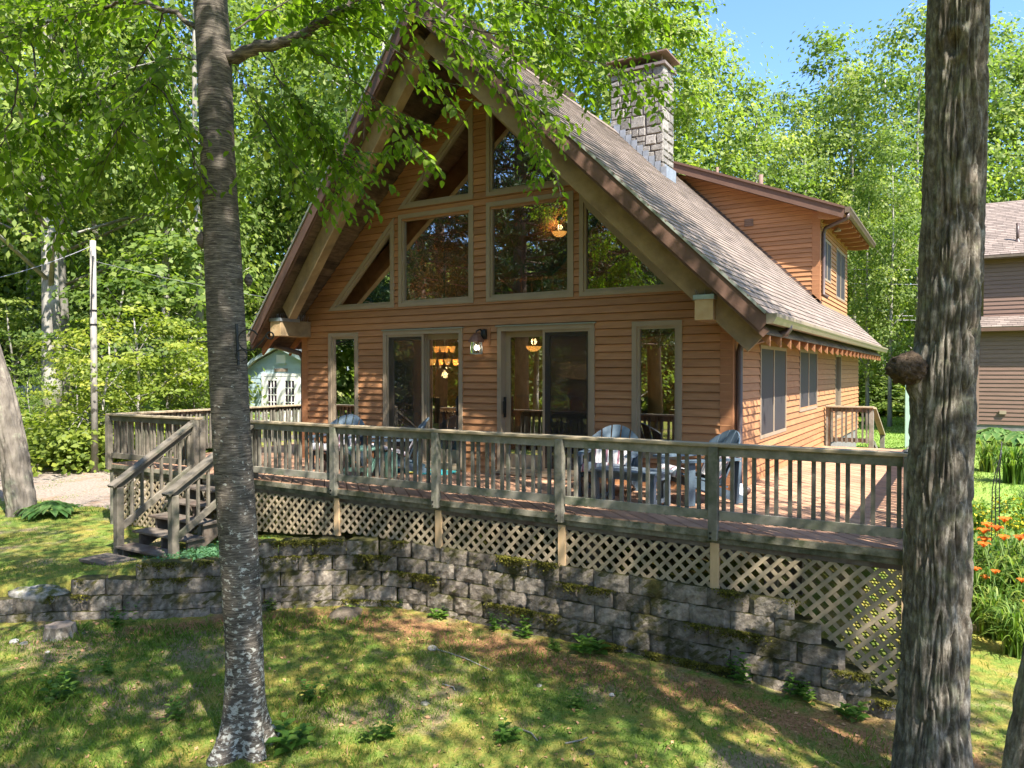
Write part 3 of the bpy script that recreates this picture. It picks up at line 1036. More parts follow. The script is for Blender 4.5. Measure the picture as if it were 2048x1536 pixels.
def stones(O, U, N, w, z0f, z1, seed):
    rr = random.Random(seed)
    z = 5.25
    O, U, N = Vector(O), Vector(U), Vector(N)
    while z < z1 - 0.05:
        h = rr.choice((0.13, 0.17, 0.21, 0.25))
        if z + h > z1 - 0.06: h = z1 - z
        s = 0.0
        while s < w - 0.01:
            l = rr.choice((0.15, 0.2, 0.24, 0.32))
            if s + l > w - 0.1: l = w - s
            subs = [(z, h)]
            if h > 0.2 and l < 0.22 and rr.random() < 0.5: subs = [(z, h * 0.45), (z + h * 0.45, h * 0.55)]
            for zz, hh in subs:
                if zz + hh > z0f(s + l / 2) + 0.02:
                    g = 0.009
                    mb = MB()
                    base = [(s + g, zz + g), (s + l - g, zz + g), (s + l - g, zz + hh - g), (s + g, zz + hh - g)]
                    c = [(p[0] + (s + l / 2 - p[0]) * 0.16 + rr.uniform(-.008, .008), p[1] + (zz + hh / 2 - p[1]) * 0.16 + rr.uniform(-.008, .008)) for p in base]
                    P = lambda a, b, d: O + U * a + Vector((0, 0, b)) + N * d
                    vs = [P(*p, -0.035) for p in base] + [P(*p, 0.008 + rr.uniform(0, .008)) for p in base] + [P(*p, 0.026 + rr.uniform(0, .014)) for p in c]
                    mb.add(vs, [(0, 1, 5, 4), (1, 2, 6, 5), (2, 3, 7, 6), (3, 0, 4, 7), (4, 5, 9, 8), (5, 6, 10, 9), (6, 7, 11, 10), (7, 4, 8, 11), (8, 9, 10, 11)])
                    mb.build('stone', Mt['stone'], ch)
            s += l
        z += h


stones((CX0, CY0 + 0.03, 0), (1, 0, 0), (0, -1, 0), CX1 - CX0, lambda s: ROOF0 - (CX0 + s) - 0.0, CZ, 3)
stones((CX1 - 0.03, CY0, 0), (0, 1, 0), (1, 0, 0), CY1 - CY0, lambda s: ROOF0 - CX1, CZ, 4)
for i in range(9):
    x = CX0 + 0.1 + i * 0.125
    MB().box(x, CY0 - 0.052, ROOF0 - x - 0.16, x + 0.135, CY0 - 0.046, ROOF0 - x + 0.10).build('step_flashing', Mt['lead'], ch)
MB().box(CX1 + 0.046, CY0 - 0.05, ROOF0 - CX1 - 0.1, CX1 + 0.052, CY1, ROOF0 - CX1 + 0.2).build('step_flashing', Mt['lead'], ch)
MB().box(CX0 - 0.05, CY0 - 0.06, CZ - 0.01, CX1 + 0.05, CY1 + 0.05, CZ + 0.05).build('chimney_crown', Mt['mortar'], ch)
cc = MB()
for x in (CX0 + 0.06, CX1 - 0.06):
    for y in (CY0 + 0.05, CY1 - 0.05): cc.beam((x, y, CZ + 0.05), (x, y, CZ + 0.24), 0.03, 0.03, (0, 1, 0))
cc.prism([(CX0 - 0.1, CY0 - 0.12, CZ + 0.21), (CX1 + 0.1, CY0 - 0.12, CZ + 0.21), (CX1 + 0.1, CY1 + 0.1, CZ + 0.21), (CX0 - 0.1, CY1 + 0.1, CZ + 0.21)], (0, 0, 0.03))
cc.add([(CX0 - 0.1, CY0 - 0.12, CZ + 0.241), (CX1 + 0.1, CY0 - 0.12, CZ + 0.241), (CX1 + 0.1, CY1 + 0.1, CZ + 0.241), (CX0 - 0.1, CY1 + 0.1, CZ + 0.241), (CX0 + 0.2, (CY0 + CY1) / 2, CZ + 0.36), (CX1 - 0.2, (CY0 + CY1) / 2, CZ + 0.36)],
       [(0, 1, 5, 4), (1, 2, 5), (2, 3, 4, 5), (3, 0, 4)])
cc.build('chimney_cap', Mt['cap'], ch)
# ------------------------------------------------------------------ deck
DZ, DYE = -0.05, -2.2
DXR, DXL, DYB, DYL = 2.10, -9.66, 7.1, 6.5
deck = empty('wooden_deck', (-3.7, -1.1, -0.9), 'long raised wooden deck with grey railing, lattice skirt and stairs round the house', 'deck')


def clip_poly(poly, a, b, c):
    """keep a*x + b*y <= c"""
    out = []
    n = len(poly)
    for i in range(n):
        p, q = poly[i], poly[(i + 1) % n]
        dp, dq = a * p[0] + b * p[1] - c, a * q[0] + b * q[1] - c
        if dp <= 0: out.append(p)
        if dp * dq < 0:
            t = dp / (dp - dq)
            out.append((p[0] + t * (q[0] - p[0]), p[1] + t * (q[1] - p[1])))
    return out


def boards(area, ang, width, gap, z, th, mat, parent, name='deck_board'):
    ca, sa = math.cos(ang), math.sin(ang)
    nx_, ny_ = -sa, ca
    ds = [p[0] * nx_ + p[1] * ny_ for p in area]
    t = math.floor(min(ds) / (width + gap)) * (width + gap)
    while t < max(ds):
        p = clip_poly(clip_poly(area, nx_, ny_, t + width), -nx_, -ny_, -t)
        if len(p) >= 3:
            ar = 0.5 * abs(sum(p[i][0] * p[(i + 1) % len(p)][1] - p[(i + 1) % len(p)][0] * p[i][1] for i in range(len(p))))
            if ar > 0.002:
                a2 = sum(p[i][0] * p[(i + 1) % len(p)][1] - p[(i + 1) % len(p)][0] * p[i][1] for i in range(len(p)))
                if a2 < 0: p = p[::-1]
                MB().prism([(x, y, z - th) for x, y in p], (0, 0, th)).build(name, mat, parent)
        t += width + gap


FRONT = [(DXL - 0.04, DYE - 0.03), (DXR + 0.03, DYE - 0.03), (DXR + 0.03, -0.03), (DXL - 0.04, -0.03)]
boards(FRONT, R(-45), 0.134, 0.011, DZ, 0.028, Mt['deck'], deck)
boards([(0.03, -0.024), (DXR + 0.03, -0.024), (DXR + 0.03, DYB), (0.03, DYB)], R(-45), 0.134, 0.011, DZ, 0.028, Mt['deck'], deck)
boards([(DXL - 0.04, -0.024), (HXL - 0.03, -0.024), (HXL - 0.03, DYL), (DXL - 0.04, DYL)], R(-45), 0.134, 0.011, DZ, 0.028, Mt['deck'], deck)
# frame under the boards
fr = MB()
for (p, q) in (((DXL, DYE + 0.02), (DXR, DYE + 0.02)), ((DXR, DYE), (DXR, DYB)), ((DXL, DYE), (DXL, DYL)), ((DXL, -0.2), (DXR, -0.2))):
    fr.beam((*p, DZ - 0.11), (*q, DZ - 0.11), 0.04, 0.15)
x = DXL + 0.6
while x < DXR:
    fr.beam((x, DYE + 0.05, DZ - 0.11), (x, -0.2, DZ - 0.11), 0.04, 0.14)
    x += 0.6
fr.build('joists', Mt['step'], deck)
MB().box(DXL - 0.05, DYE - 0.045, DZ - 0.075, DXR + 0.04, DYE - 0.004, DZ - 0.012).build('rim_board', Mt['rim'], deck)
MB().box(DXL - 0.04, DYE - 0.022, DZ - 0.135, DXR + 0.03, DYE - 0.002, DZ - 0.076).build('rim_board', Mt['rim'], deck)
MB().box(DXL - 0.05, DYE, DZ - 0.13, DXL - 0.02, DYL, DZ - 0.03).build('rim_board', Mt['rim'], deck)

CAPZ = 0.78


def railing(p, q, npost, name='railing', post_ends=(True, True), side=1, start=0.0, mat=None):
    """straight run; posts on the outside (side=+1 is right of p->q), pairs of balusters"""
    p, q = Vector((*p, 0)), Vector((*q, 0))
    d = (q - p).normalized()
    o = Vector((d.y, -d.x, 0)) * side
    L = (q - p).length
    mat = mat or Mt['rail']
    cap = MB().beam(p + o * 0.01 + Vector((0, 0, CAPZ - 0.017)) - d * 0.05, q + o * 0.01 + Vector((0, 0, CAPZ - 0.017)) + d * 0.05, 0.145, 0.034)
    r = cap.build(name, Mt['railcap'], deck, bevel=0.006)
    step = L / npost
    for i in range(npost):
        a, b = p + d * (i * step + 0.05), p + d * ((i + 1) * step - 0.05)
        if start and i == 0: a = p + d * 0.05
        for z, h in ((CAPZ - 0.077, 0.085), (0.09, 0.085)):
            MB().beam(a + Vector((0, 0, z)) + o * 0.03, b + Vector((0, 0, z)) + o * 0.03, 0.036, h).build('rail', mat, r)
        n = max(2, round(step / 0.198))
        for k in range(n):
            for f in (0.30, 0.70):
                c = p + d * (i * step + 0.02 + (step - 0.04) * (k + f) / n)
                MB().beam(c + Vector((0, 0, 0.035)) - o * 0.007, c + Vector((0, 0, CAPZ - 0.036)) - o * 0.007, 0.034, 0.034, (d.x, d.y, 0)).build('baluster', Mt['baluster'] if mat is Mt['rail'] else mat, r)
    for i in range(npost + 1):
        if (i == 0 and not post_ends[0]) or (i == npost and not post_ends[1]): continue
        c = p + d * (i * step)
        pm = MB().beam(c + o * 0.052 + Vector((0, 0, DZ - 0.10)), c + o * 0.052 + Vector((0, 0, CAPZ - 0.036)), 0.088, 0.088, (d.x, d.y, 0))
        po = pm.build('post', mat, r, bevel=0.005)
        bl = MB()
        for z in (DZ - 0.025, DZ - 0.075):
            for s_ in (-0.018,):
                e = c + o * 0.096 + d * s_
                bl.tube([e + Vector((0, 0, z)), e + o * 0.012 + Vector((0, 0, z))], 0.012, 6)
        bl.build('bolt', Mt['black'], r)
    return r


railing((-6.21, DYE), (2.09, DYE), 5)
railing((DXL, DYE), (-7.42, DYE), 1, side=1, mat=Mt['shaded_rail'])
railing((DXR, DYE), (DXR, DYB), 6, post_ends=(False, True), side=1)
railing((DXL, DYL), (DXL, DYE), 5, post_ends=(True, False), side=1)
railing((0.10, DYB), (0.90, DYB), 1, side=-1)

# front stairs
st = MB()
SX0, SX1 = -7.42, -6.22
tz = [DZ - 0.172 * i for i in range(1, 6)]
for x in (SX0 + 0.10, (SX0 + SX1) / 2, SX1 - 0.06):
    pts = [(x, DYE - 0.02, DZ - 0.05), (x, DYE - 0.02, DZ - 0.42)]
    pts = [(x, DYE - 0.03, DZ - 0.04)]
    for i in range(5):
        pts += [(x, DYE - 0.03 - 0.245 * i, tz[i] - 0.032), (x, DYE - 0.03 - 0.245 * (i + 1), tz[i] - 0.032)]
    pts += [(x, DYE - 0.03 - 0.245 * 5, tz[4] - 0.15), (x, DYE - 0.03 - 0.245 * 4.4, tz[4] - 0.17), (x, DYE - 0.03, DZ - 0.44)]
    st.prism(pts, (0.04, 0, 0))
stairs = st.build('stairs', Mt['step'], deck)
for i in range(5):
    y = DYE - 0.03 - 0.245 * i
    for k in (0,):
        MB().box(SX0 + 0.0, y - 0.285, tz[i] - 0.03, SX1 + 0.02, y - 0.005, tz[i]).build('tread', Mt['step'], stairs, bevel=0.004)
gz = -1.0
for sx, yb in ((SX0 - 0.03, -3.42), (SX1 + 0.06, -3.47)):
    MB().box(sx - 0.05, yb - 0.05, gz - 0.15, sx + 0.05, yb + 0.05, -0.115).build('newel_post', Mt['shaded_rail'], stairs, bevel=0.006)
    a, b = Vector((sx, DYE - 0.02, CAPZ - 0.05)), Vector((sx, yb - 0.11, -0.095))
    MB().beam(a, b, 0.145, 0.036).build('handrail', Mt['shaded_rail'], stairs)
    dn = Vector((0, 0, -0.075))
    MB().beam(a + dn, b + Vector((0, 0.10, 0.06)) + dn, 0.04, 0.085).build('rail', Mt['shaded_rail'], stairs)
    dn = Vector((0, 0, -0.69))
    MB().beam(a + dn + Vector((0, -0.05, 0)), b + Vector((0, 0.16, 0.12)) + dn, 0.04, 0.085).build('rail', Mt['shaded_rail'], stairs)
    for k in range(8):
        t = (k + 0.7) / 8.8
        c = a.lerp(b, t)
        MB().beam(c + Vector((-0.012, 0, -0.70)), c + Vector((-0.012, 0, -0.05)), 0.034, 0.034, (0, 1, 0)).build('baluster', Mt['shaded_rail'], stairs)
# inner top newel by the opening
for x in (SX0 + 0.02, SX1 - 0.0):
    MB().box(x - 0.05, DYE - 0.0, DZ - 0.2, x + 0.05, DYE + 0.09, CAPZ - 0.04).build('newel_post', Mt['shaded_rail'], stairs, bevel=0.005)
MB().box(SX0 - 0.12, -3.92, -1.045, SX1 - 0.08, -3.52, -1.005).build('bottom_plank', Mt['step'], stairs, bevel=0.004)
# rear steps hand rail
MB().beam((0.94, DYB, CAPZ - 0.03), (0.94, DYB + 2.1, 0.05), 0.11, 0.034).build('handrail', Mt['railcap'], stairs)
MB().beam((0.94, DYB + 2.0, -0.6), (0.94, DYB + 2.0, 0.06), 0.09, 0.09, (0, 1, 0)).build('newel_post', Mt['rail'], stairs)
MB().beam((0.94, DYB + 0.1, 0.05), (0.94, DYB + 2.0, -0.55), 0.04, 0.09).build('rail', Mt['rail'], stairs)
for k in range(4):
    z = DZ - 0.15 * (k + 1)
    MB().box(0.95, DYB + 0.02 + 0.28 * k, z - 0.03, 2.05, DYB + 0.32 + 0.28 * k, z).build('tread', Mt['step'], stairs)


# lattice skirt
def lattice(poly, y, parent, name='lattice_panel', axis='x', pitch=0.135, wd=0.036):
    """poly in (s, z), standing in the plane y = const (axis x) or x = const (axis y)"""
    P = (lambda s, z, d: (s, y - d, z)) if axis == 'x' else (lambda s, z, d: (y - d, s, z))
    nrm = (0, -0.006, 0) if axis == 'x' else (-0.006, 0, 0)
    # light frame strip along the bottom carries the slats
    n = len(poly)
    fb = MB()
    s0, s1 = min(p[0] for p in poly), max(p[0] for p in poly)
    zt = max(p[1] for p in poly)
    fb.prism([P(s0, zt - 0.03, 0.0), P(s1, zt - 0.03, 0.0), P(s1, zt, 0.0), P(s0, zt, 0.0)], [-q * 2 for q in nrm])
    L = fb.build(name, Mt['lattice'], parent)
    for k, (a, b) in enumerate(((-0.7071, 0.7071), (0.7071, 0.7071))):
        ds = [a * p[0] + b * p[1] for p in poly]
        step = pitch * 0.7071
        t = math.floor(min(ds) / step) * step + 0.01
        while t < max(ds):
            q = clip_poly(clip_poly(poly, a, b, t + wd), -a, -b, -t)
            if len(q) >= 3:
                ar = sum(q[i][0] * q[(i + 1) % len(q)][1] - q[(i + 1) % len(q)][0] * q[i][1] for i in range(len(q)))
                if abs(ar) > 0.0015:
                    off = 0.0065 if k == 0 else 0.0
                    MB().prism([P(s, z, off) for s, z in (q if ar > 0 else q[::-1])], nrm).build('slat', Mt['lattice'], L)
            t += step
    return L


LT = DZ - 0.135
px = [0.43 - 1.66 * k for k in range(-1, 5)]      # 2.09 .43 -1.23 -2.89 -4.55 -6.21
zb = -0.63
YL = -2.185
for a, b in ((-1.23, 0.43), (-2.89, -1.23), (-4.55, -2.89)):
    lattice([(a + 0.04, zb), (b - 0.04, zb), (b - 0.04, LT), (a + 0.04, LT)], YL, deck)
lattice([(-6.21, -0.80), (-5.4, -0.76), (-4.59, -0.68), (-4.59, LT), (-6.21, LT)], YL, deck)
rp = [(0.47, zb), (1.17, -0.60), (1.40, -0.77), (1.60, -0.95), (1.81, -1.12), (2.03, -1.32), (2.06, -1.32), (2.06, LT), (0.47, LT)]
lattice([(0.47, zb), (1.08, zb), (2.02, -1.40), (2.06, -1.40), (2.06, LT), (0.47, LT)], YL, deck)
lattice([(DXL, -1.05), (SX0 + 0.05, -0.98), (SX0 + 0.05, LT), (DXL, LT)], YL, deck)
lattice([(SX0 + 0.09, -0.98), (SX1 - 0.03, -0.9), (SX1 - 0.03, -0.25), (SX0 + 0.09, -0.25)], YL + 0.05, deck)
lattice([(DYE + 0.05, -1.05), (2.5, -1.05), (2.5, LT), (DYE + 0.05, LT)], DXL + 0.02, deck, axis='y')
lattice([(DYE + 0.05, -1.45), (0.5, -1.3), (DYB, -0.8), (DYB, LT), (DYE + 0.05, LT)], DXR, deck, axis='y')
for x, z0 in ((0.43, -0.645), (-1.23, -0.64), (-2.89, -0.64), (-4.55, -0.68), (-6.21, -0.85), (DXL, -1.15), (SX0 + 0.05, -1.1)):
    MB().box(x - 0.042, YL - 0.032, z0, x + 0.042, YL + 0.02, LT).build('skirt_post', Mt['lpost'] if x > -6 else Mt['rail'], deck)
MB().box(2.035, YL - 0.03, -1.5, 2.10, YL + 0.02, LT).build('skirt_post', Mt['lpost'], deck)
for x in (-9.0, -7.0, -5, -3, -1, 0.9):
    for y in (-1.9, -0.6): MB().box(x - 0.06, y - 0.06, -1.5, x + 0.06, y + 0.06, DZ - 0.18).build('support_post', Mt['step'], deck)
# dark crawl space: the foundation wall below the siding
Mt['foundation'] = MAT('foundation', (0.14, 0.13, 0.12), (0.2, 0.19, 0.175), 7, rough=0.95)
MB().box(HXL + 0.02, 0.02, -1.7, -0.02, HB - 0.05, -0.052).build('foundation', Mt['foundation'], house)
pc = MB()
for k in range(26):
    an, rr_ = random.uniform(0, 6.28), 0.03 + 0.045 * random.random()
    pc.lathe([(0.0, 0.0), (0.014, 0.006), (0.0, 0.012)], 5, (1.90 + rr_ * math.cos(an) * 1.0, YL - 0.028, -0.32 + rr_ * math.sin(an) * 0.8))

# ------------------------------------------------------------------ retaining wall of split-face blocks
rw = empty('retaining_wall', (-2.0, -2.4, -1.45), 'curved low retaining wall of mossy split-face concrete blocks below the deck', 'wall')
BH, BWD, BD = 0.182, 0.405, 0.26


def block_mesh(seed, w=BWD):
    r_ = np.random.default_rng(seed)
    nu, nv = 9, 5
    us, vs = np.linspace(-0.5, 0.5, nu), np.linspace(0, 1, nv)
    Vv, Ff = [], []
    for j, v in enumerate(vs):
        for i, u in enumerate(us):
            bul = 0.030 * (1 - (2 * u) ** 6) + 0.008 * (1 - (2 * v - 1) ** 4)
            rough_ = 0.022 * (r_.random() - 0.5) * (1 if 0 < i < nu - 1 else 0.4)
            x = u * (w - 0.004)
            y = -(bul + rough_) + 0.045
            if i in (0, nu - 1): y += 0.006
            Vv.append((x, y, v * (BH - 0.006)))
    for j in range(nv - 1):
        for i in range(nu - 1):
            a = j * nu + i
            Ff.append((a, a + 1, a + nu + 1, a + nu))
    b0 = len(Vv)
    Vv += [(-0.36 * w, BD, 0), (0.36 * w, BD, 0), (0.36 * w, BD, BH - 0.006), (-0.36 * w, BD, BH - 0.006)]
    Ff.append(tuple([b0 + 3, b0 + 2] + [(nv - 1) * nu + i for i in range(nu - 1, -1, -1)]))
    Ff[-1] = tuple(reversed(Ff[-1]))
    Ff.append((nu - 1, b0 + 1, b0 + 2, (nv - 1) * nu + nu - 1) if False else tuple([j * nu + nu - 1 for j in range(nv)][::-1] + [b0 + 1, b0 + 2])[::1])
    Ff.append(tuple([j * nu for j in range(nv)] + [b0 + 3, b0 + 0]))
    me_ = bpy.data.meshes.new('block')
    me_.from_pydata(Vv, [], Ff)
    me_.validate()
    me_.materials.append(Mt['block'])
    return me_


BM = [block_mesh(s) for s in range(8)]
path = [Vector((x, y)) for x, y in zip(WX[::-1], WY[::-1])]
# denser, smoothed path
pp = []
for i in range(len(path) - 1):
    n = max(2, int((path[i + 1] - path[i]).length / 0.05))
    for k in range(n): pp.append(path[i].lerp(path[i + 1], k / n))
pp.append(path[-1])
for _ in range(30):
    pp = [pp[0]] + [(pp[i - 1] + pp[i] * 2 + pp[i + 1]) / 4 for i in range(1, len(pp) - 1)] + [pp[-1]]
arc = np.concatenate([[0], np.cumsum([(pp[i + 1] - pp[i]).length for i in range(len(pp) - 1)])])
PX, PY = np.array([p.x for p in pp]), np.array([p.y for p in pp])


def at_arc(s):
    return float(np.interp(s, arc, PX)), float(np.interp(s, arc, PY))


def arc_at_x(x):
    return float(np.interp(-x, -PX, arc))


for c, (xr, xl) in enumerate(((1.17, -4.98), (1.40, -5.85), (1.60, -6.5), (1.81, -7.05), (2.02, -7.3))):
    s, s1 = arc_at_x(xr), arc_at_x(xl)
    zb_ = -0.62 - BH * (c + 1)
    while s < s1:
        w = min(BWD, max(0.2, s1 - s)) if s1 - s < BWD else BWD
        xa, ya = at_arc(s)
        xb, yb_ = at_arc(min(s + w, arc[-1]))
        ang = math.atan2(ya - yb_, xa - xb)
        o = link('block', random.choice(BM), None, rw)
        nrm = Vector((-math.sin(ang), math.cos(ang)))
        cx_, cy_ = (xa + xb) / 2 - nrm.x * (0.012 * c - 0.03 + random.uniform(-.008, .008)), (ya + yb_) / 2 - nrm.y * (0.012 * c - 0.03 + random.uniform(-.008, .008))
        o.location = (cx_, cy_, zb_ + random.uniform(0, .003))
        o.rotation_euler = (random.uniform(-.012, .012), random.uniform(-.012, .012), ang + random.uniform(-.03, .03))
        o.scale = (math.hypot(xa - xb, ya - yb_) / BWD, 1, 1)
        s += w
# ------------------------------------------------------------------ vegetation: shared prototypes
Mt['leaf_far'] = LEAF('woods_leaf', [(0.0, (0.095, 0.15, 0.036)), (0.45, (0.18, 0.245, 0.058)), (0.8, (0.28, 0.33, 0.085)), (1.0, (0.42, 0.43, 0.15))], 0.52)
Mt['leaf_young'] = LEAF('sapling_leaf', [(0.0, (0.10, 0.15, 0.025)), (0.5, (0.22, 0.27, 0.04)), (1.0, (0.38, 0.38, 0.07))], 0.48)
Mt['leaf_birch'] = LEAF('birch_leaf', [(0.0, (0.085, 0.145, 0.016)), (0.6, (0.16, 0.245, 0.024)), (0.93, (0.24, 0.33, 0.036)), (1.0, (0.42, 0.42, 0.03))], 0.64)
Mt['needle'] = LEAF('pine_needle', [(0.0, (0.018, 0.04, 0.014)), (1.0, (0.05, 0.09, 0.03))], 0.15)
Mt['bark_far'] = MAT('grey_bark', (0.13, 0.115, 0.10), (0.36, 0.34, 0.30), 3.5, (1, 1, 0.35), 0.9, 0.3, 0.02, 0.3)
Mt['bark_pale'] = MAT('pale_bark', (0.08, 0.066, 0.053), (0.26, 0.225, 0.185), 7, (1, 1, 0.4), 0.9, 0.6, 0.03, 0.1, c3=(0.30, 0.31, 0.22), c3scale=3)
Mt['bark_pine'] = MAT('pine_bark', (0.07, 0.05, 0.04), (0.17, 0.12, 0.095), 5, (1, 1, 0.3), 0.95, 0.5, 0.03, 0.2)


def unit(a):
    return a / np.maximum(np.linalg.norm(a, axis=-1, keepdims=True), 1e-9)


def quads(c, nrm, size, aspect, r_, axis=None):
    n = len(c)
    t = r_.normal(size=(n, 3)) if axis is None else axis + 0.25 * r_.normal(size=(n, 3))
    a = unit(t - nrm * np.sum(t * nrm, 1, keepdims=True))
    b = np.cross(nrm, a)
    s = (size * r_.uniform(0.65, 1.3, n))[:, None]
    dz_ = nrm * s * 0.10
    V_ = np.stack([c - a * s * 0.5, c + b * s * aspect * 0.5 + dz_, c + a * s * 0.5, c - b * s * aspect * 0.5 + dz_], 1).reshape(-1, 3)
    return V_, np.arange(4 * n).reshape(n, 4)


def crown_points(seed, z0, z1, rad, clumps, per, spread=0.55, flat=0.5, peak=0.4, hollow=0.35):
    r_ = np.random.default_rng(seed)
    h = r_.beta(1.35, 1.35, clumps)
    prof = np.where(h < peak, 0.55 + 0.45 * np.sin(h / peak * math.pi / 2), np.cos((h - peak) / (1 - peak) * math.pi / 2 * 0.96) ** 0.75)
    lob = 1 + 0.28 * np.sin(3 * r_.uniform(0, 6.28) + h * 9)
    th = r_.uniform(0, 6.2832, clumps)
    rr_ = rad * prof * lob * (hollow + (1 - hollow) * np.sqrt(r_.random(clumps)))
    C_ = np.stack([rr_ * np.cos(th), rr_ * np.sin(th), z0 + (z1 - z0) * h], 1)
    big = r_.uniform(0.6, 1.35, clumps)
    cl = np.repeat(np.arange(clumps), per)
    off = r_.normal(size=(len(cl), 3)) * np.array([1, 1, flat]) * spread * big[cl][:, None]
    P_ = C_[cl] + off
    outw = unit(np.stack([C_[cl][:, 0], C_[cl][:, 1], 0 * cl + 0.3], 1))
    nrm = unit(off * 0.7 / spread + np.array([0, 0, 0.85]) + outw * 0.45 + r_.normal(size=P_.shape) * 0.55)
    tone = np.clip(0.42 + 0.30 * r_.normal(size=clumps)[cl] * 0.7 + 0.13 * r_.normal(size=len(cl)), 0, 1)
    return P_, nrm, tone, C_, r_


def crown_mesh(name, seed, z0, z1, rad, clumps, per, size, aspect=0.62, mat=None, **kw):
    P_, nrm, tone, C_, r_ = crown_points(seed, z0, z1, rad, clumps, per, **kw)
    V_, F_ = quads(P_, nrm, size, aspect, r_)
    m_ = npmesh(name, V_, F_, np.repeat(tone, 4))
    m_.materials.append(mat)
    return m_, C_


def trunk_mesh(name, seed, C_, ztop, r0, mat, limbs=14, n=8):
    r_ = random.Random(seed)
    mb = MB()
    pts, rads = [], []
    for i in range(9):
        t = i / 8
        pts.append((0.18 * math.sin(t * 5 + seed) * t, 0.18 * math.cos(t * 4 + seed * 2) * t - 0.0, -0.25 + (ztop + 0.25) * t))
        rads.append(r0 * (1.25 if i == 0 else 1) * (1 - 0.85 * t) + 0.015)
    mb.tube(pts, rads, n)
    ks = sorted(range(len(C_)), key=lambda k: r_.random())[:limbs]
    for k in ks:
        c = Vector(C_[k])
        zb_ = max(0.8, c.z - 0.55 * math.hypot(c.x, c.y) - 0.4)
        zb_ = min(zb_, ztop * 0.95)
        t = (zb_ + 0.25) / (ztop + 0.25)
        a = Vector((0.18 * math.sin(t * 5 + seed) * t, 0.18 * math.cos(t * 4 + seed * 2) * t, zb_))
        m_ = a.lerp(c, 0.5) + Vector((0, 0, 0.25))
        rr_ = max(0.018, r0 * (1 - 0.85 * t) * 0.42)
        mb.tube([a, m_, c], [rr_, rr_ * 0.65, rr_ * 0.25], 5)
    me_ = mb.mesh(name, True)
    me_.materials.append(mat)
    return me_


PROTO = {}
for i, (z0, z1, rad, cl, per) in enumerate(((3.0, 20, 3.7, 150, 66), (4.5, 20, 3.2, 125, 66), (2.5, 20, 4.2, 160, 66), (6.0, 20, 3.6, 120, 70), (3.5, 20, 2.6, 115, 66))):
    cm, C_ = crown_mesh('crown', 100 + i, z0, z1, rad, cl, per, 0.25, mat=Mt['leaf_far'], spread=0.62)
    PROTO['tall%d' % i] = (cm, trunk_mesh('trunk', 100 + i, C_, 17.5, 0.17, Mt['bark_far'], 18), 20.0)
for i, (z0, z1, rad, cl, per) in enumerate(((0.9, 6, 1.9, 36, 62), (0.8, 6, 2.2, 42, 60), (1.4, 6, 1.5, 32, 62))):
    cm, C_ = crown_mesh('crown', 200 + i, z0, z1, rad, cl, per, 0.17, mat=Mt['leaf_young'], spread=0.40, flat=0.22)
    PROTO['sap%d' % i] = (cm, trunk_mesh('trunk', 200 + i, C_, 5.2, 0.05, Mt['bark_far'], 14, 6), 6.0)
    cm2 = cm.copy()
    cm2.materials.clear()
    cm2.materials.append(Mt['leaf_far'])
    PROTO['dark%d' % i] = (cm2, PROTO['sap%d' % i][1], 6.0)
for i in range(2):
    cm, C_ = crown_mesh('crown', 300 + i, 0.05, 1.0, 0.85, 40, 55, 0.10, mat=Mt['leaf_young' if i == 0 else 'leaf_far'], spread=0.17, peak=0.3)
    PROTO['bush%d' % i] = (cm, trunk_mesh('stem', 300 + i, C_, 0.8, 0.025, Mt['bark_far'], 8, 5), 1.0)


def pine_proto(seed):
    r_ = np.random.default_rng(seed)
    P_, N_, A_, T_ = [], [], [], []
    mb = MB()
    mb.tube([(0, 0, -0.3), (0.1, 0, 7), (0, 0.1, 14), (0.05, 0, 21)], [0.30, 0.24, 0.15, 0.03], 9)
    z = 4.0
    cs = []
    while z < 21:
        L = 3.6 * (1 - ((z - 4) / 18) ** 1.3) + 0.4
        k = r_.integers(4, 6)
        a0 = r_.uniform(0, 6.28)
        for j in range(k):
            an = a0 + j * 6.28 / k + r_.uniform(-.3, .3)
            l = L * r_.uniform(0.6, 1.1)
            e = Vector((math.cos(an) * l, math.sin(an) * l, z + l * r_.uniform(-0.05, 0.25)))
            mb.tube([(0, 0, z), ((e.x) * 0.5, e.y * 0.5, z + (e.z - z) * 0.35), tuple(e)], [0.045, 0.03, 0.01], 4)
            for q in range(int(4 + l * 5)):
                t = r_.uniform(0.3, 1.05)
                w = (1 - t) * 0.5 + 0.25
                cs.append((e.x * t + r_.normal() * w * .6, e.y * t + r_.normal() * w * .6, z + (e.z - z) * t + 0.05 + r_.normal() * 0.1))
        z += r_.uniform(0.5, 0.8)
    cs = np.array(cs)
    per = 14
    c = np.repeat(cs, per, 0)
    d = unit(r_.normal(size=c.shape) + np.array([0, 0, 0.5]))
    ctr = c + d * 0.16
    nrm = unit(np.cross(d, r_.normal(size=c.shape)))
    V_, F_ = quads(ctr, nrm, 0.36, 0.13, r_, axis=d * 6)
    m_ = npmesh('crown', V_, F_, np.repeat(np.clip(r_.random(len(cs)), 0, 1), per * 4))
    m_.materials.append(Mt['needle'])
    tm = mb.mesh('trunk', True)
    tm.materials.append(Mt['bark_pine'])
    return m_, tm, 21.0


PROTO['pine0'], PROTO['pine1'] = pine_proto(11), pine_proto(12)


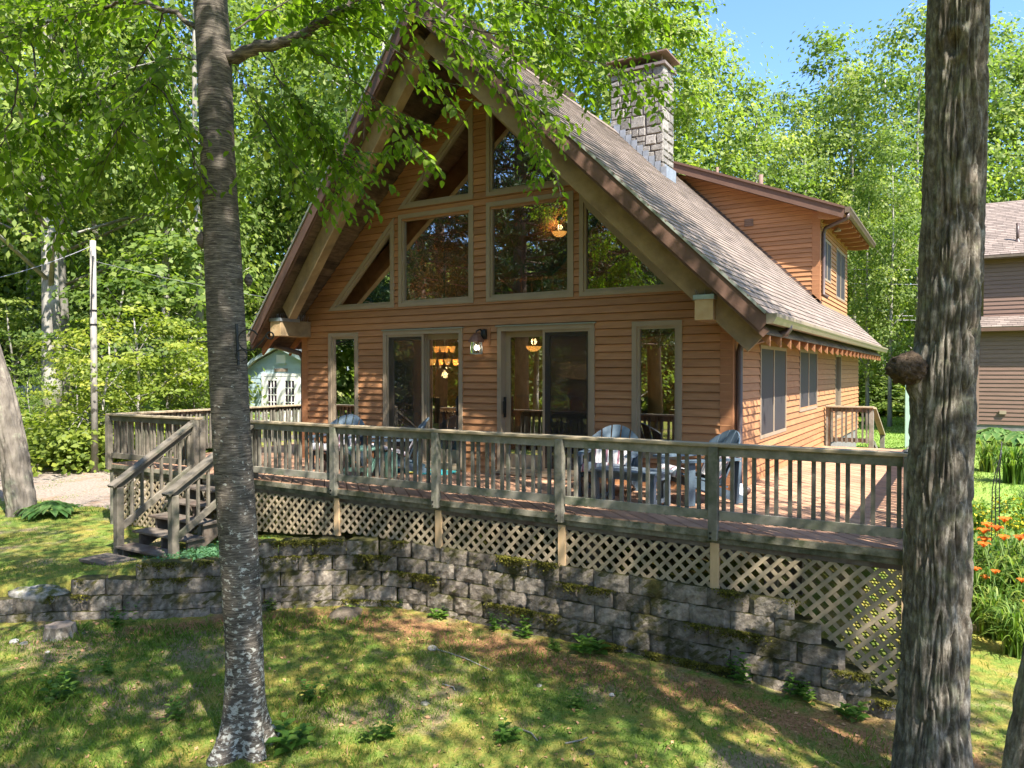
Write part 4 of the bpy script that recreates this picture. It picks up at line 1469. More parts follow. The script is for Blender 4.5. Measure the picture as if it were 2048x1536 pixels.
def plant_tree(name, proto, x, y, height, wide, label, cat, group, rz=None, z=None):
    cm, tm, h0 = PROTO[proto]
    s = height / h0
    o = empty(name, (x, y, (G(x, y) if z is None else z) - 0.03), label, cat, group, rz=random.uniform(0, 6.28) if rz is None else rz)
    o.scale = (s * wide, s * wide, s)
    a = bpy.data.objects.new('crown', cm)
    COL.objects.link(a)
    a.parent = o
    b = bpy.data.objects.new('trunk' if proto[:4] != 'bush' else 'stem', tm)
    COL.objects.link(b)
    b.parent = o
    return o


def tree_px(proto, u, depth, topv, wide, label, name='leafy_tree', cat='tree', group='trees of the woods behind the house'):
    p = pix(u, 745, depth)
    gz_ = G(p[0], p[1])
    h = CAM[2] + (745 - topv) * depth / 1490 - gz_
    return plant_tree(name, proto, p[0], p[1], h, wide, label, cat, group)


# right and centre: the treeline with sky above it
tree_px('tall0', 1345, 36, 0, 1.0, 'tall leafy tree directly behind the stone chimney')
tree_px('tall1', 1430, 41, 115, 1.0, 'leafy tree just right of the chimney, below open sky')
tree_px('tall4', 1505, 37, 150, 1.0, 'slim leafy tree behind the upper end of the dormer roof')
tree_px('tall3', 1560, 44, 190, 0.9, 'lower leafy tree behind the two roof vent pipes')
tree_px('tall2', 1605, 39, 235, 0.8, 'lowest leafy tree of the treeline, above the middle of the dormer')
tree_px('tall4', 1655, 45, 55, 1.05, 'pointed tall tree rising alone above the dormer eave')
tree_px('tall1', 1705, 40, 135, 0.9, 'leafy tree above the outer corner of the dormer roof')
tree_px('tall0', 1765, 43, 70, 1.0, 'broad leafy tree between the dormer and the big right trunk')
tree_px('tall2', 1835, 38, 20, 0.9, 'tallest leafy tree left of the big right trunk')
tree_px('tall3', 1925, 42, 60, 1.0, 'leafy tree hidden mostly behind the big right trunk')
tree_px('tall0', 1990, 45, 45, 1.0, 'leafy tree above the roof of the neighbouring house, beside the big trunk')
tree_px('tall1', 2055, 42, 85, 1.0, 'leafy tree at the right edge above the neighbouring roof')
tree_px('tall2', 2130, 40, 40, 1.0, 'leafy tree cut by the right edge of the view')
tree_px('tall4', 1735, 33, 330, 0.9, 'slender tree with pale trunk beside the far corner of the house')
tree_px('tall4', 1780, 32, 250, 0.8, 'slender tree with pale trunk crossed by the power lines')
tree_px('tall3', 1290, 33, -60, 0.9, 'leafy tree behind the top of the chimney')
tree_px('tall2', 1200, 36, -90, 1.0, 'leafy tree behind the roof ridge left of the chimney')
tree_px('tall1', 1090, 38, -120, 1.0, 'leafy tree over the middle of the ridge')
tree_px('tall0', 980, 40, -140, 1.0, 'leafy tree behind the gable peak')
# left: the trees stand nearer and leave the frame at the top
tree_px('tall3', 880, 34, -210, 0.9, 'leafy tree behind the left slope of the gable peak')
tree_px('tall1', 775, 30, -260, 0.9, 'leafy tree left of the gable peak')
tree_px('tall4', 700, 36, -160, 1.0, 'slim leafy tree behind the upper left rake')
tree_px('tall0', 625, 41, -140, 0.85, 'leafy tree above the left rake board')
tree_px('tall4', 575, 41, -100, 1.0, 'slim pale-trunked tree above the garden shed')
tree_px('tall2', 520, 41, -130, 0.85, 'leafy tree right of the birch trunk, behind the shed')
tree_px('tall1', 400, 29, -330, 0.9, 'leafy tree seen on both sides of the birch trunk')
tree_px('tall3', 330, 33, -230, 0.9, 'leafy tree left of the birch trunk')
tree_px('tall4', 190, 40, -110, 1.1, 'slim leafy tree behind the utility pole')
tree_px('tall2', 60, 42, -170, 0.9, 'leafy tree over the pale house in the woods')
tree_px('tall0', -15, 36, -260, 0.9, 'leafy tree at the left edge of the view')
tree_px('tall3', -110, 33, -260, 1.0, 'leafy tree cut by the left edge of the view')
# two big old trunks by the pale house
for u, dpt, tv, lab in ((103, 27, -330, 'old tree with a thick grey sunlit trunk beside the pale house'), (128, 30, -250, 'old tree with a thick dark trunk behind the grey one')):
    o = tree_px('tall3', u, dpt, tv, 0.8, lab)
    for ch_ in [k for k in bpy.data.objects if k.parent == o and k.name.startswith('trunk')]:
        ch_.scale = (2.3, 2.3, 1)
# undergrowth of saplings
SG = 'saplings at the edge of the woods'
for pr, u, dpt, tv, wd, lab in (
        ('sap1', 205, 20, 640, 1.25, 'bright yellow-green maple sapling in front of the utility pole'),
        ('sap0', 275, 21, 590, 1.2, 'bright yellow-green maple sapling right of the utility pole'),
        ('sap2', 330, 22, 640, 1.2, 'bright sapling halfway between the utility pole and the birch'),
        ('sap1', 385, 23, 660, 1.1, 'bright sapling touching the left side of the birch trunk'),
        ('sap0', 150, 23, 700, 1.0, 'low bright sapling left of the utility pole'),
        ('dark1', 60, 24, 740, 0.9, 'dark green sapling below the pale house'),
        ('dark0', 240, 27, 520, 1.2, 'dark green young tree behind the bright saplings'),
        ('dark2', 345, 27, 480, 1.4, 'taller dark young tree left of the birch'),
        ('dark1', 410, 36, 520, 1.1, 'dark young tree hidden behind the birch trunk'),
        ('sap2', 505, 42, 540, 1.1, 'bright young tree between the birch and the shed'),
        ('dark0', 560, 42, 590, 1.2, 'dark young tree right behind the shed roof'),
        ('dark1', 25, 30, 600, 1.2, 'dark young tree beside the pale house'),
        ('dark2', 130, 32, 560, 1.3, 'dark young tree between the old trunks and the pole'),
        ('sap0', 630, 40, 600, 1.2, 'young tree behind the shed and the house corner'),
        ('dark1', 1715, 40, 690, 1.0, 'dark young tree at the far corner of the house'),
        ('dark0', 1760, 43, 640, 1.3, 'young tree below the power lines'),
        ('sap2', 1800, 44, 600, 1.2, 'bright young tree below the power lines, next to the big trunk'),
        ('dark2', 1740, 46, 560, 1.5, 'tall young tree crossed by the upper wires'),
        ('dark1', 1850, 45, 620, 1.3, 'young tree hidden behind the burl of the big trunk')):
    tree_px(pr, u, dpt, tv, wd, lab, 'sapling', 'sapling', SG)
BG_ = 'bushes along the clearing'
for pr, u, dpt, s, wd, lab in (
        ('bush0', 90, 22, 1.1, 1.5, 'low bright bush at the edge of the clearing, far left'),
        ('bush1', 130, 21, 1.0, 1.6, 'low green bush below the old trunks'),
        ('bush0', 175, 19.5, 1.5, 1.2, 'bright yellow-green bush beside the left deck corner'),
        ('bush0', 195, 21, 1.6, 1.3, 'bright bush directly below the utility pole'),
        ('bush1', 235, 22, 1.4, 1.6, 'green bush behind the left deck railing'),
        ('bush0', 300, 22, 1.5, 1.7, 'bright bush behind the corner of the left deck railing'),
        ('bush1', 370, 24, 1.6, 1.7, 'green bush behind the deck railing, left of the birch'),
        ('bush1', 425, 25, 1.3, 1.2, 'green bush behind the birch and the deck railing'),
        ('bush1', 1735, 41, 1.9, 2.0, 'green bush across the road beside the house corner'),
        ('bush0', 1775, 42, 1.7, 2.2, 'pale green bush across the road, middle of the gap'),
        ('bush1', 1815, 41, 1.9, 2.2, 'green bush across the road next to the big trunk'),
        ('bush1', 30, 23, 1.2, 1.6, 'green bush beside the leaning trunk')):
    p = pix(u, 745, dpt)
    plant_tree('bush', pr, p[0], p[1], s, wd, lab, 'bush', BG_)

# the far wood behind reads as one mass
Vs, Fs, Ts, nb = [], [], [], 0
for k in range(58):
    u = -350 + k * 48 + random.uniform(-20, 20)
    dpt = random.uniform(52, 68)
    p = pix(u, 745, dpt)
    P_, nrm, tone, C_, r_ = crown_points(900 + k, 1.0, random.uniform(15, 19) if u > 1250 else random.uniform(15, 22), 4.6, 70, 34, spread=1.0)
    V_, F_ = quads(P_ + np.array([p[0], p[1], -0.8]), nrm, 0.55, 0.65, r_)
    Vs.append(V_)
    Fs.append(F_ + nb)
    Ts.append(np.repeat(tone * 0.8, 4))
    nb += len(V_)
fwm = npmesh('far_wood', np.concatenate(Vs), np.concatenate(Fs), np.concatenate(Ts))
fwm.materials.append(Mt['leaf_far'])
tag(link('far_wood', fwm), 'distant green wood closing the view behind the nearer trees', 'woods', kind='stuff')
# a leafy hedge-like undergrowth mass beneath the trees
Vs, Fs, Ts, nb = [], [], [], 0
for k in range(80):
    u = random.choice((random.uniform(-150, 620), random.uniform(-150, 620), random.uniform(1690, 1880)))
    dpt = (random.uniform(25, 46) if u < 430 else random.uniform(42, 52)) if u < 1000 else random.uniform(44, 52)
    p = pix(u, 745, dpt)
    P_, nrm, tone, C_, r_ = crown_points(1500 + k, 0.0, random.uniform(1.2, 3.4), 2.0, 26, 32, spread=0.45)
    V_, F_ = quads(P_ + np.array([p[0], p[1], -1.0]), nrm, 0.24, 0.65, r_)
    Vs.append(V_)
    Fs.append(F_ + nb)
    Ts.append(np.repeat(tone, 4))
    nb += len(V_)
um = npmesh('undergrowth', np.concatenate(Vs), np.concatenate(Fs), np.concatenate(Ts))
um.materials.append(Mt['leaf_far'])
tag(link('undergrowth', um), 'leafy undergrowth filling the shade between the trunks', 'undergrowth', kind='stuff')

# wooded shore on the lake side
Vs, Fs, Ts, nb = [], [], [], 0
for k in range(46):
    an = R(150 + 165 * k / 45)
    dpt = random.uniform(46, 62)
    P_, nrm, tone, C_, r_ = crown_points(2400 + k, 0.3, random.uniform(11, 17), 4.6, 95, 36, spread=1.0)
    V_, F_ = quads(P_ + np.array([-2 + dpt * math.cos(an), dpt * math.sin(an), -2.2]), nrm, 0.7, 0.65, r_)
    Vs.append(V_)
    Fs.append(F_ + nb)
    Ts.append(np.repeat(tone * 0.8, 4))
    nb += len(V_)
fwm = npmesh('shore_wood', np.concatenate(Vs), np.concatenate(Fs), np.concatenate(Ts))
fwm.materials.append(Mt['leaf_far'])
tag(link('shore_wood', fwm), 'distant green wood mirrored low in the glass doors', 'woods', kind='stuff')
# trees on the lake side, behind the viewer: they are mirrored in the windows
PG = 'tall pines mirrored in the windows'
for pr, x, y, h, wd, lab in (('pine0', -8.5, -17, 22, 1.0, 'tall pine mirrored in the tall right window'), ('pine1', -12.5, -16, 24, 0.9, 'tall pine mirrored in the right half of the large windows'),
                             ('pine0', -15.5, -21, 25, 1.0, 'tall pine mirrored in the middle of the large right window'), ('pine1', -20, -19, 24, 1.0, 'tall pine mirrored in the large left window'),
                             ('pine0', -24, -26, 26, 1.1, 'tall pine mirrored in the left sliding door'), ('pine1', -11, -27, 26, 1.1, 'tall pine mirrored beside the tall right window'),
                             ('pine0', -18, -32, 26, 1.2, 'tall pine mirrored high in the peak windows'), ('pine1', -29, -22, 24, 1.0, 'tall pine mirrored in the narrow left window')):
    plant_tree('pine_tree', pr, x, y, h, wd, lab, 'tree', PG)
for pr, x, y, h, wd, lab in (('tall0', -6, -25, 17, 1.0, 'leafy tree mirrored low in the right window'), ('tall2', -14, -30, 16, 1.2, 'leafy tree mirrored low in the right sliding door'), ('tall1', -22, -34, 18, 1.2, 'leafy tree mirrored low in the left sliding door'), ('tall3', -33, -30, 18, 1.2, 'leafy tree mirrored in the left triangle window')):
    plant_tree('leafy_tree', pr, x, y, h, wd, lab, 'tree', 'leafy trees mirrored in the windows')
# ------------------------------------------------------------------ foreground trees
def birch_mat():
    m, nt, b, out = _nodes('birch_bark')
    v = _coord(nt, 'world', (2.6, 2.6, 26))
    n1 = _noise(nt, v, 3.4, 9, 0.75, 0.8)
    v2 = _coord(nt, 'world', (1, 1, 1.6))
    n2 = _noise(nt, v2, 21, 6, 0.65)
    n3 = _noise(nt, v2, 1.1, 3, 0.6)
    col = _ramp(nt, n1, [(0.40, (0.03, 0.024, 0.019)), (0.51, (0.095, 0.08, 0.064)), (0.62, (0.22, 0.185, 0.15)), (0.78, (0.38, 0.335, 0.28))])
    sp = nt.nodes.new('ShaderNodeSeparateXYZ')
    g = nt.nodes.new('ShaderNodeNewGeometry')
    nt.links.new(g.outputs['Position'], sp.inputs[0])
    low = _math(nt, 'MULTIPLY', _math(nt, 'SUBTRACT', 0.9, sp.outputs[2]), 0.045, False)
    lic = _ramp(nt, _math(nt, 'ADD', n2, low), [(0.61, 0.0), (0.66, 1.0)])
    col = _mix(nt, col, (0.50, 0.49, 0.43), _math(nt, 'MULTIPLY', lic, 0.8))
    dk = _ramp(nt, n3, [(0.5, 0.0), (0.7, 0.55)])
    col = _mix(nt, col, (0.075, 0.06, 0.048), _math(nt, 'MULTIPLY', dk, _ramp(nt, n1, [(0.4, 1.0), (0.7, 0.4)])))
    nt.links.new(col, b.inputs['Base Color'])
    b.inputs['Roughness'].default_value = 0.75
    b.inputs['Specular IOR Level'].default_value = 0.25
    _bump(nt, n1, 0.5, 0.012, b)
    return m


def maple_mat():
    m, nt, b, out = _nodes('maple_bark')
    v = _coord(nt, 'world', (1, 1, 0.5))
    n1 = _noise(nt, v, 16, 8, 0.72, 0.3)
    n2 = _noise(nt, _coord(nt), 5.5, 6, 0.7)
    n3 = _noise(nt, _coord(nt), 2.2, 4, 0.6)
    col = _ramp(nt, n1, [(0.34, (0.05, 0.042, 0.034)), (0.5, (0.14, 0.122, 0.098)), (0.68, (0.36, 0.325, 0.275))])
    col = _mix(nt, col, (0.24, 0.25, 0.16), _ramp(nt, n2, [(0.52, 0.0), (0.68, 0.6)]))
    col = _mix(nt, col, (0.40, 0.41, 0.37), _ramp(nt, n2, [(0.3, 0.6), (0.4, 0.0)]))
    col = _mix(nt, col, (0.24, 0.17, 0.13), _ramp(nt, n3, [(0.55, 0.0), (0.75, 0.5)]))
    nt.links.new(col, b.inputs['Base Color'])
    b.inputs['Roughness'].default_value = 0.95
    b.inputs['Specular IOR Level'].default_value = 0.15
    _bump(nt, n1, 0.7, 0.02, b)
    return m


Mt['birch'], Mt['maple'] = birch_mat(), maple_mat()


def bole(path, rad, nth, nz, disp, root=None):
    """displaced trunk surface along a smooth path"""
    P_ = np.array(path, float)
    s = np.concatenate([[0], np.cumsum(np.linalg.norm(np.diff(P_, axis=0), axis=1))])
    t = np.linspace(0, s[-1], nz)
    C_ = np.stack([np.interp(t, s, P_[:, k]) for k in range(3)], 1)
    for _ in range(12):
        C_[1:-1] = (C_[:-2] + 2 * C_[1:-1] + C_[2:]) / 4
    r = np.interp(t, s, np.array(rad, float))
    th = np.linspace(0, 2 * math.pi, nth, endpoint=False)
    TH, TT = np.meshgrid(th, t)
    Zc = np.repeat(C_[:, 2][:, None], nth, 1)
    RR = r[:, None] + disp(TH, Zc)
    if root is not None: RR = RR + root(TH, Zc)
    Vx = C_[:, 0][:, None] + RR * np.cos(TH)
    Vy = C_[:, 1][:, None] + RR * np.sin(TH)
    V_ = np.stack([Vx.ravel(), Vy.ravel(), Zc.ravel()], 1)
    i = (np.arange(nz - 1)[:, None] * nth + np.arange(nth)[None, :])
    j = (np.arange(nz - 1)[:, None] * nth + (np.arange(nth)[None, :] + 1) % nth)
    F_ = np.stack([i.ravel(), j.ravel(), (j + nth).ravel(), (i + nth).ravel()], 1)
    return V_, F_


def px_path(pts, dpt):
    return [pix(u, v, dpt if not isinstance(dpt, (list, tuple)) else dpt[k]) for k, (u, v) in enumerate(pts)]


# ---- birch
BDp = 5.8
bp = px_path([(493, 1600), (490, 1450), (489, 1300), (478, 1100), (464, 900), (455, 700), (446, 500), (435, 300), (428, 100), (420, 0), (410, -250), (395, -600), (390, -1000), (400, -1500)], BDp)
br = [0.155, 0.150, 0.143, 0.145, 0.143, 0.143, 0.137, 0.128, 0.130, 0.124, 0.11, 0.09, 0.07, 0.03]
bdisp = lambda th, z: 0.010 * (fbm(np.cos(th) * 1.4 + 5, np.sin(th) * 1.4, z * 1.3) - 0.5) + 0.0045 * (fbm(np.cos(th) * 2, np.sin(th) * 2, z * 26) - 0.5)
gz_b = G(bp[0][0], bp[0][1])
broot = lambda th, z: np.exp(-np.maximum(z - gz_b - 0.02, 0) / 0.16) * 0.16 * (0.55 + 0.45 * np.cos(4 * th + 0.8) + 0.35 * np.cos(th - 2.7))
birch = empty('birch_tree', (bp[0][0], bp[0][1], gz_b), 'tall birch with peeling dark striped trunk in front of the deck stairs', 'tree')
V_, F_ = bole(bp, br, 72, 330, bdisp, broot)
tm = npmesh('trunk', V_, F_, None, True)
link('trunk', tm, Mt['birch'], birch)
# a few knots
for u, v, s in ((497, 560, 0.035), (404, 480, 0.045), (468, 745, 0.02)):
    p = pix(u, v, BDp - 0.02)
    kn = MB().lathe([(0, -s * 1.6), (s * 0.6, -s), (s, 0), (s * 0.6, s), (0, s * 1.6)], 9, (p[0], p[1], p[2]))
    kn.build('knot', Mt['birch'], birch, True)

LEAFV = np.array([(0, 0, 0), (0.29, 0.27, 0.10), (0.26, 0.64, 0.05), (0, 1.0, -0.16), (-0.26, 0.64, 0.07), (-0.29, 0.27, 0.11)])
LEAFF = np.array([(0, 1, 2, 3), (0, 3, 4, 5)])


def leaves(B, D, N, L):
    D = unit(D)
    X_ = unit(np.cross(D, N))
    N = np.cross(X_, D)
    V_ = B[:, None, :] + L[:, None, None] * (LEAFV[None, :, 0:1] * X_[:, None, :] + LEAFV[None, :, 1:2] * D[:, None, :] + LEAFV[None, :, 2:3] * N[:, None, :])
    n = len(B)
    F_ = (LEAFF[None] + 6 * np.arange(n)[:, None, None]).reshape(-1, 4)
    return V_.reshape(-1, 3), F_


twigs = MB()
Mt['twig'] = MAT('dark_twig', (0.035, 0.028, 0.022), (0.06, 0.048, 0.038), 9, bump=0)
LB, LD, LN, LL, LT_ = [], [], [], [], []
rt_ = np.random.default_rng(21)


def spray(a, d, length, gap=0.042, size=0.085, droop=0.25, width=1.0):
    """one leafy twig: alternate leaves in a flat drooping spray"""
    d = Vector(d).normalized()
    p = Vector(a)
    pts = [p.copy()]
    n = max(3, int(length / gap))
    side = d.cross(Vector((0, 0, 1)))
    if side.length < 1e-3: side = Vector((1, 0, 0))
    side.normalize()
    tone = float(np.clip(rt_.normal(0.5, 0.2), 0.05, 0.9))
    for i in range(n):
        d = (d + Vector((rt_.normal() * 0.05, rt_.normal() * 0.05, -droop * gap * 1.6 + rt_.normal() * 0.03))).normalized()
        p = p + d * gap
        pts.append(p.copy())
        if i < 1: continue
        sgn = 1 if i % 2 else -1
        s_ = side * sgn * rt_.uniform(0.6, 1.0) + d * rt_.uniform(0.4, 0.8) + Vector((0, 0, rt_.uniform(-0.75, -0.1)))
        LB.append(tuple(p + side * sgn * 0.012))
        LD.append(tuple(s_))
        LN.append(tuple(Vector((rt_.normal() * 0.35, rt_.normal() * 0.35, 1.0)) + d * 0.25))
        LL.append(size * rt_.uniform(0.5, 1.25) * (0.75 if i > n - 3 else 1))
        LT_.append(np.clip(tone + rt_.normal() * 0.2, 0, 1) if rt_.random() > 0.012 else 1.0)
    k = pts[::3] + [pts[-1]]
    twigs.tube(k, [0.0026 * (1 - 0.7 * i / len(k)) for i in range(len(k))], 4, False)


def bough(pts, r0, r1, ntw, tl=(0.45, 0.9), dirs=None, spread=0.9, start=0.2, size=0.085, droop=0.3, sub=True, name='branch', n=8):
    P_ = [Vector(p) for p in pts]
    mb = MB()
    # resample
    fine = []
    for i in range(len(P_) - 1):
        for k in range(5):
            fine.append(P_[i].lerp(P_[i + 1], k / 5))
    fine.append(P_[-1])
    for _ in range(3):
        fine = [fine[0]] + [(fine[i - 1] + fine[i] * 2 + fine[i + 1]) / 4 for i in range(1, len(fine) - 1)] + [fine[-1]]
    fine = [f + Vector((rt_.normal(), rt_.normal(), rt_.normal())) * 0.012 if 0 < i < len(fine) - 1 else f for i, f in enumerate(fine)]
    m = len(fine)
    mb.tube(fine, [r0 + (r1 - r0) * i / (m - 1) for i in range(m)], n)
    mb.build(name, Mt['birch'] if r0 > 0.02 else Mt['twig'], birch, True)
    for q in range(ntw):
        t = start + (1 - start) * (q + rt_.random()) / ntw
        f = t * (m - 1)
        i = min(int(f), m - 2)
        a = fine[i].lerp(fine[i + 1], f - i)
        d = (fine[i + 1] - fine[i]).normalized()
        side = d.cross(Vector((0, 0, 1))).normalized()
        dd = d * rt_.uniform(0.3, 1.0) + side * rt_.choice((-1, 1)) * rt_.uniform(0.3, 1.0) * spread + Vector((0, 0, rt_.uniform(-0.5, 0.25)))
        if dirs is not None: dd = dd + Vector(dirs)
        spray(a, dd, rt_.uniform(*tl), size=size, droop=droop)
        if sub and rt_.random() < 0.8:
            a2 = a + dd.normalized() * rt_.uniform(0.12, 0.35)
            spray(a2, dd + Vector((rt_.normal(), rt_.normal(), rt_.normal() * 0.4)) * 0.7, rt_.uniform(*tl) * 0.7, size=size, droop=droop)


B = lambda *q: [pix(*p) for p in q]
# the big limb to the right and its continuations over the gable
bough(B((455, 112, 5.78), (520, 98, 5.7), (590, 78, 5.65), (650, 40, 5.65), (720, -10, 5.7), (800, -60, 5.8)), 0.052, 0.02, 34, start=0.3)
bough(B((720, -10, 5.7), (820, 30, 5.9), (960, 60, 6.2), (1100, 100, 6.5), (1230, 135, 6.8), (1320, 175, 7.0)), 0.009, 0.003, 30, (0.4, 0.75))
bough(B((820, 30, 5.9), (905, 70, 6.0), (985, 130, 6.1), (1050, 190, 6.2), (1090, 240, 6.25)), 0.006, 0.003, 16, (0.3, 0.55))
bough(B((985, 130, 6.1), (1040, 200, 6.0), (1070, 260, 6.0), (1095, 310, 6.0)), 0.008, 0.003, 9, (0.25, 0.45), dirs=(0, 0, -0.3))
bough(B((800, -60, 5.8), (940, -30, 6.3), (1080, 10, 6.8), (1200, 50, 7.2), (1330, 60, 7.6)), 0.009, 0.003, 28, (0.45, 0.8))
bough(B((940, -30, 6.3), (1080, -50, 6.6), (1220, -20, 7.0), (1320, 20, 7.2)), 0.006, 0.003, 20, (0.45, 0.8))
bough(B((590, 78, 5.65), (660, 120, 5.6), (730, 180, 5.6), (790, 240, 5.65), (830, 290, 5.7)), 0.005, 0.003, 14, (0.3, 0.6), dirs=(0, 0, -0.15))
bough(B((650, 40, 5.65), (740, 70, 5.55), (830, 120, 5.5), (890, 190, 5.5)), 0.005, 0.003, 9, (0.25, 0.5))
bough(B((520, 98, 5.7), (560, 160, 5.8), (610, 220, 5.9), (650, 290, 6.0), (690, 335, 6.1)), 0.006, 0.003, 32, (0.35, 0.75))
bough(B((470, 60, 5.9), (540, 20, 6.2), (620, -20, 6.5), (720, 20, 7.0)), 0.008, 0.003, 27, (0.4, 0.8))
bough(B((468, 130, 5.75), (500, 190, 5.6), (540, 250, 5.5), (560, 330, 5.5)), 0.004, 0.003, 19, (0.3, 0.65))
# left side
bough(B((398, 60, 5.85), (340, 20, 6.0), (260, 0, 6.2), (160, 30, 6.4), (60, 60, 6.5), (-60, 90, 6.6)), 0.022, 0.006, 40, (0.45, 0.9))
bough(B((340, 20, 6.0), (300, 90, 6.2), (240, 170, 6.4), (160, 230, 6.5), (70, 290, 6.6), (0, 320, 6.6)), 0.007, 0.003, 40, (0.4, 0.85))
bough(B((400, 120, 5.75), (350, 110, 5.6), (300, 150, 5.5), (250, 220, 5.5), (230, 290, 5.5)), 0.005, 0.003, 23, (0.35, 0.75))
bough(B((160, 30, 6.4), (150, 130, 6.3), (190, 190, 6.2), (260, 260, 6.2), (330, 320, 6.2), (390, 350, 6.2)), 0.005, 0.003, 29, (0.35, 0.75))
bough(B((60, 60, 6.5), (70, 160, 6.3), (65, 250, 6.2), (80, 340, 6.2), (90, 400, 6.2)), 0.009, 0.003, 22, (0.35, 0.7))
bough(B((260, 0, 6.2), (200, -40, 6.6), (100, -60, 7.0), (0, -40, 7.2), (-100, -20, 7.4)), 0.007, 0.003, 23, (0.45, 0.9))
bough(B((300, 150, 5.5), (350, 220, 5.45), (380, 290, 5.5), (395, 370, 5.6)), 0.008, 0.003, 11, (0.3, 0.55))
bough(B((0, 100, 5.4), (40, 170, 5.5), (20, 260, 5.6), (-20, 340, 5.6)), 0.008, 0.003, 14, (0.35, 0.65))
tw = twigs.build('twigs', Mt['twig'], birch)
tw['kind'] = 'stuff'
LB, LD, LN, LL, LT_ = [np.array(q) for q in (LB, LD, LN, LL, LT_)]
rel = LB - CAM
dep = rel @ FW
uu, vv = 1024 + FPX * (rel @ RT) / dep, 768 - FPX * (rel @ UP) / dep
seen = (uu > 0) & (uu < 2048) & (vv > 0) & (vv < 1536)
order = np.argsort(np.where(seen, -LL / dep, 1))
near, far = order[:300], order[300:]
V_, F_ = leaves(LB[far], LD[far], LN[far], LL[far])
lm = npmesh('foliage', V_, F_, np.repeat(LT_[far], 6))
lm.materials.append(Mt['leaf_birch'])
lo = link('foliage', lm, None, birch)
lo['kind'] = 'stuff'
LM = []
for k in range(5):
    l_ = npmesh('leaf', LEAFV, LEAFF, np.full(6, 0.15 + 0.17 * k))
    l_.materials.append(Mt['leaf_birch'])
    LM.append(l_)
for q in near:
    D_ = Vector(LD[q]).normalized()
    X_ = D_.cross(Vector(LN[q])).normalized()
    N_ = X_.cross(D_)
    o = bpy.data.objects.new('leaf', LM[int(rt_.integers(0, 5))])
    COL.objects.link(o)
    o.parent = birch
    o.matrix_parent_inverse = wm(birch).inverted()
    o.location = LB[q]
    o.rotation_euler = Matrix((X_, D_, N_)).transposed().to_euler()
    o.scale = (LL[q],) * 3
# the upper crown, above the frame
def upper_crown(name, parent, cx, cy, z0, z1, rad, clumps, per, size, seed, mat, **kw):
    P_, nrm, tone, C_, r_ = crown_points(seed, z0, z1, rad, clumps, per, **kw)
    V2, F2 = quads(P_ + np.array([cx, cy, 0]), nrm, size, 0.62, r_)
    m2 = npmesh(name, V2, F2, np.repeat(tone, 4))
    m2.materials.append(mat)
    o2 = link(name, m2, None, parent)
    o2['kind'] = 'stuff'
    return o2


upper_crown('crown', birch, bp[-2][0] - 0.5, bp[-2][1], 5.6, 11, 2.6, 70, 50, 0.12, 71, Mt['leaf_birch'], spread=0.4)
# iron scroll hooks on the birch
def arcpts(c, r, a0, a1, n=14):
    return [c + r * (RT * math.cos(R(a0 + (a1 - a0) * k / (n - 1))) + np.array([0, 0, 1]) * math.sin(R(a0 + (a1 - a0) * k / (n - 1)))) for k in range(n)]


hk = empty('plant_hook', tuple(pix(478, 700, 5.66)), 'black wrought iron scroll hook fixed to the birch trunk', 'hook')
c0 = pix(497, 680, 5.62)
P1 = arcpts(c0, 0.078, 30, 265) + [pix(508, 699, 5.62), pix(525, 681, 5.62)] + arcpts(pix(540, 671, 5.62), 0.026, 140, -230, 14)
MB().tube(P1, 0.006, 6).build('scroll', Mt['black'], hk, True)
MB().tube(arcpts(pix(483, 711, 5.62), 0.043, 0, 350, 16), 0.005, 6).build('scroll', Mt['black'], hk, True)
MB().beam(pix(473, 648, 5.64), pix(477, 730, 5.64), 0.012, 0.02, (0, 1, 0)).build('back_bar', Mt['black'], hk)
hk2 = MB().tube([pix(425, 683, 5.72), pix(398, 684, 5.72), pix(395, 681, 5.72), pix(394, 687, 5.72)], 0.006, 6).build('screw_hook', Mt['black'], None, True)
tag(hk2, 'short black screw hook sticking out of the left side of the birch', 'hook')

# ---- maple with the burl, at the right
MD = 5.16
mp = px_path([(1858, 1680), (1861, 1540), (1866, 1400), (1873, 1200), (1878, 1000), (1886, 800), (1892, 700), (1900, 560), (1906, 400), (1912, 200), (1916, 0), (1925, -300), (1935, -800), (1930, -1500)], MD)
mr = [0.232, 0.220, 0.206, 0.198, 0.194, 0.184, 0.186, 0.184, 0.181, 0.18, 0.178, 0.165, 0.13, 0.06]


def mdisp2(th, z):
    cx_, sx_ = np.cos(th), np.sin(th)
    w = fbm(cx_ * 3, sx_ * 3, z * 2.2)
    w2 = fbm(cx_ * 9 + 4, sx_ * 9, z * 7)
    n1 = vnoise(cx_ * 7.0 + w * 2.2 + 9 + w2 * 0.5, sx_ * 7.0 + w * 2.2 + w2 * 0.5, z * 2.6)
    n2 = vnoise(cx_ * 13 + w * 3 + w2, sx_ * 13 + 4 + w2, z * 7.5 + 3)
    f1 = np.exp(-(np.abs(2 * n1 - 1) / 0.20) ** 2)
    f2 = np.exp(-(np.abs(2 * n2 - 1) / 0.22) ** 2)
    return 0.014 - 0.034 * f1 - 0.015 * f2 + 0.014 * (w2 - 0.5) + 0.010 * (fbm(cx_ * 30, sx_ * 30, z * 22, 2) - 0.5) + 0.012 * (fbm(cx_ * 1.5, sx_ * 1.5, z * 1.5) - 0.5) + knot_(th, z)


def knot_(th, z):
    d_ = np.sqrt((((th - 4.72 + 0.1 + 3.1416) % 6.2832 - 3.1416) * 0.2) ** 2 + ((z - 3.68) * 0.75) ** 2)
    return 0.028 * np.exp(-((d_ - 0.075) / 0.022) ** 2) - 0.06 * np.exp(-(d_ / 0.05) ** 2)


def mdisp(th, z):
    return mdisp2(th, z)


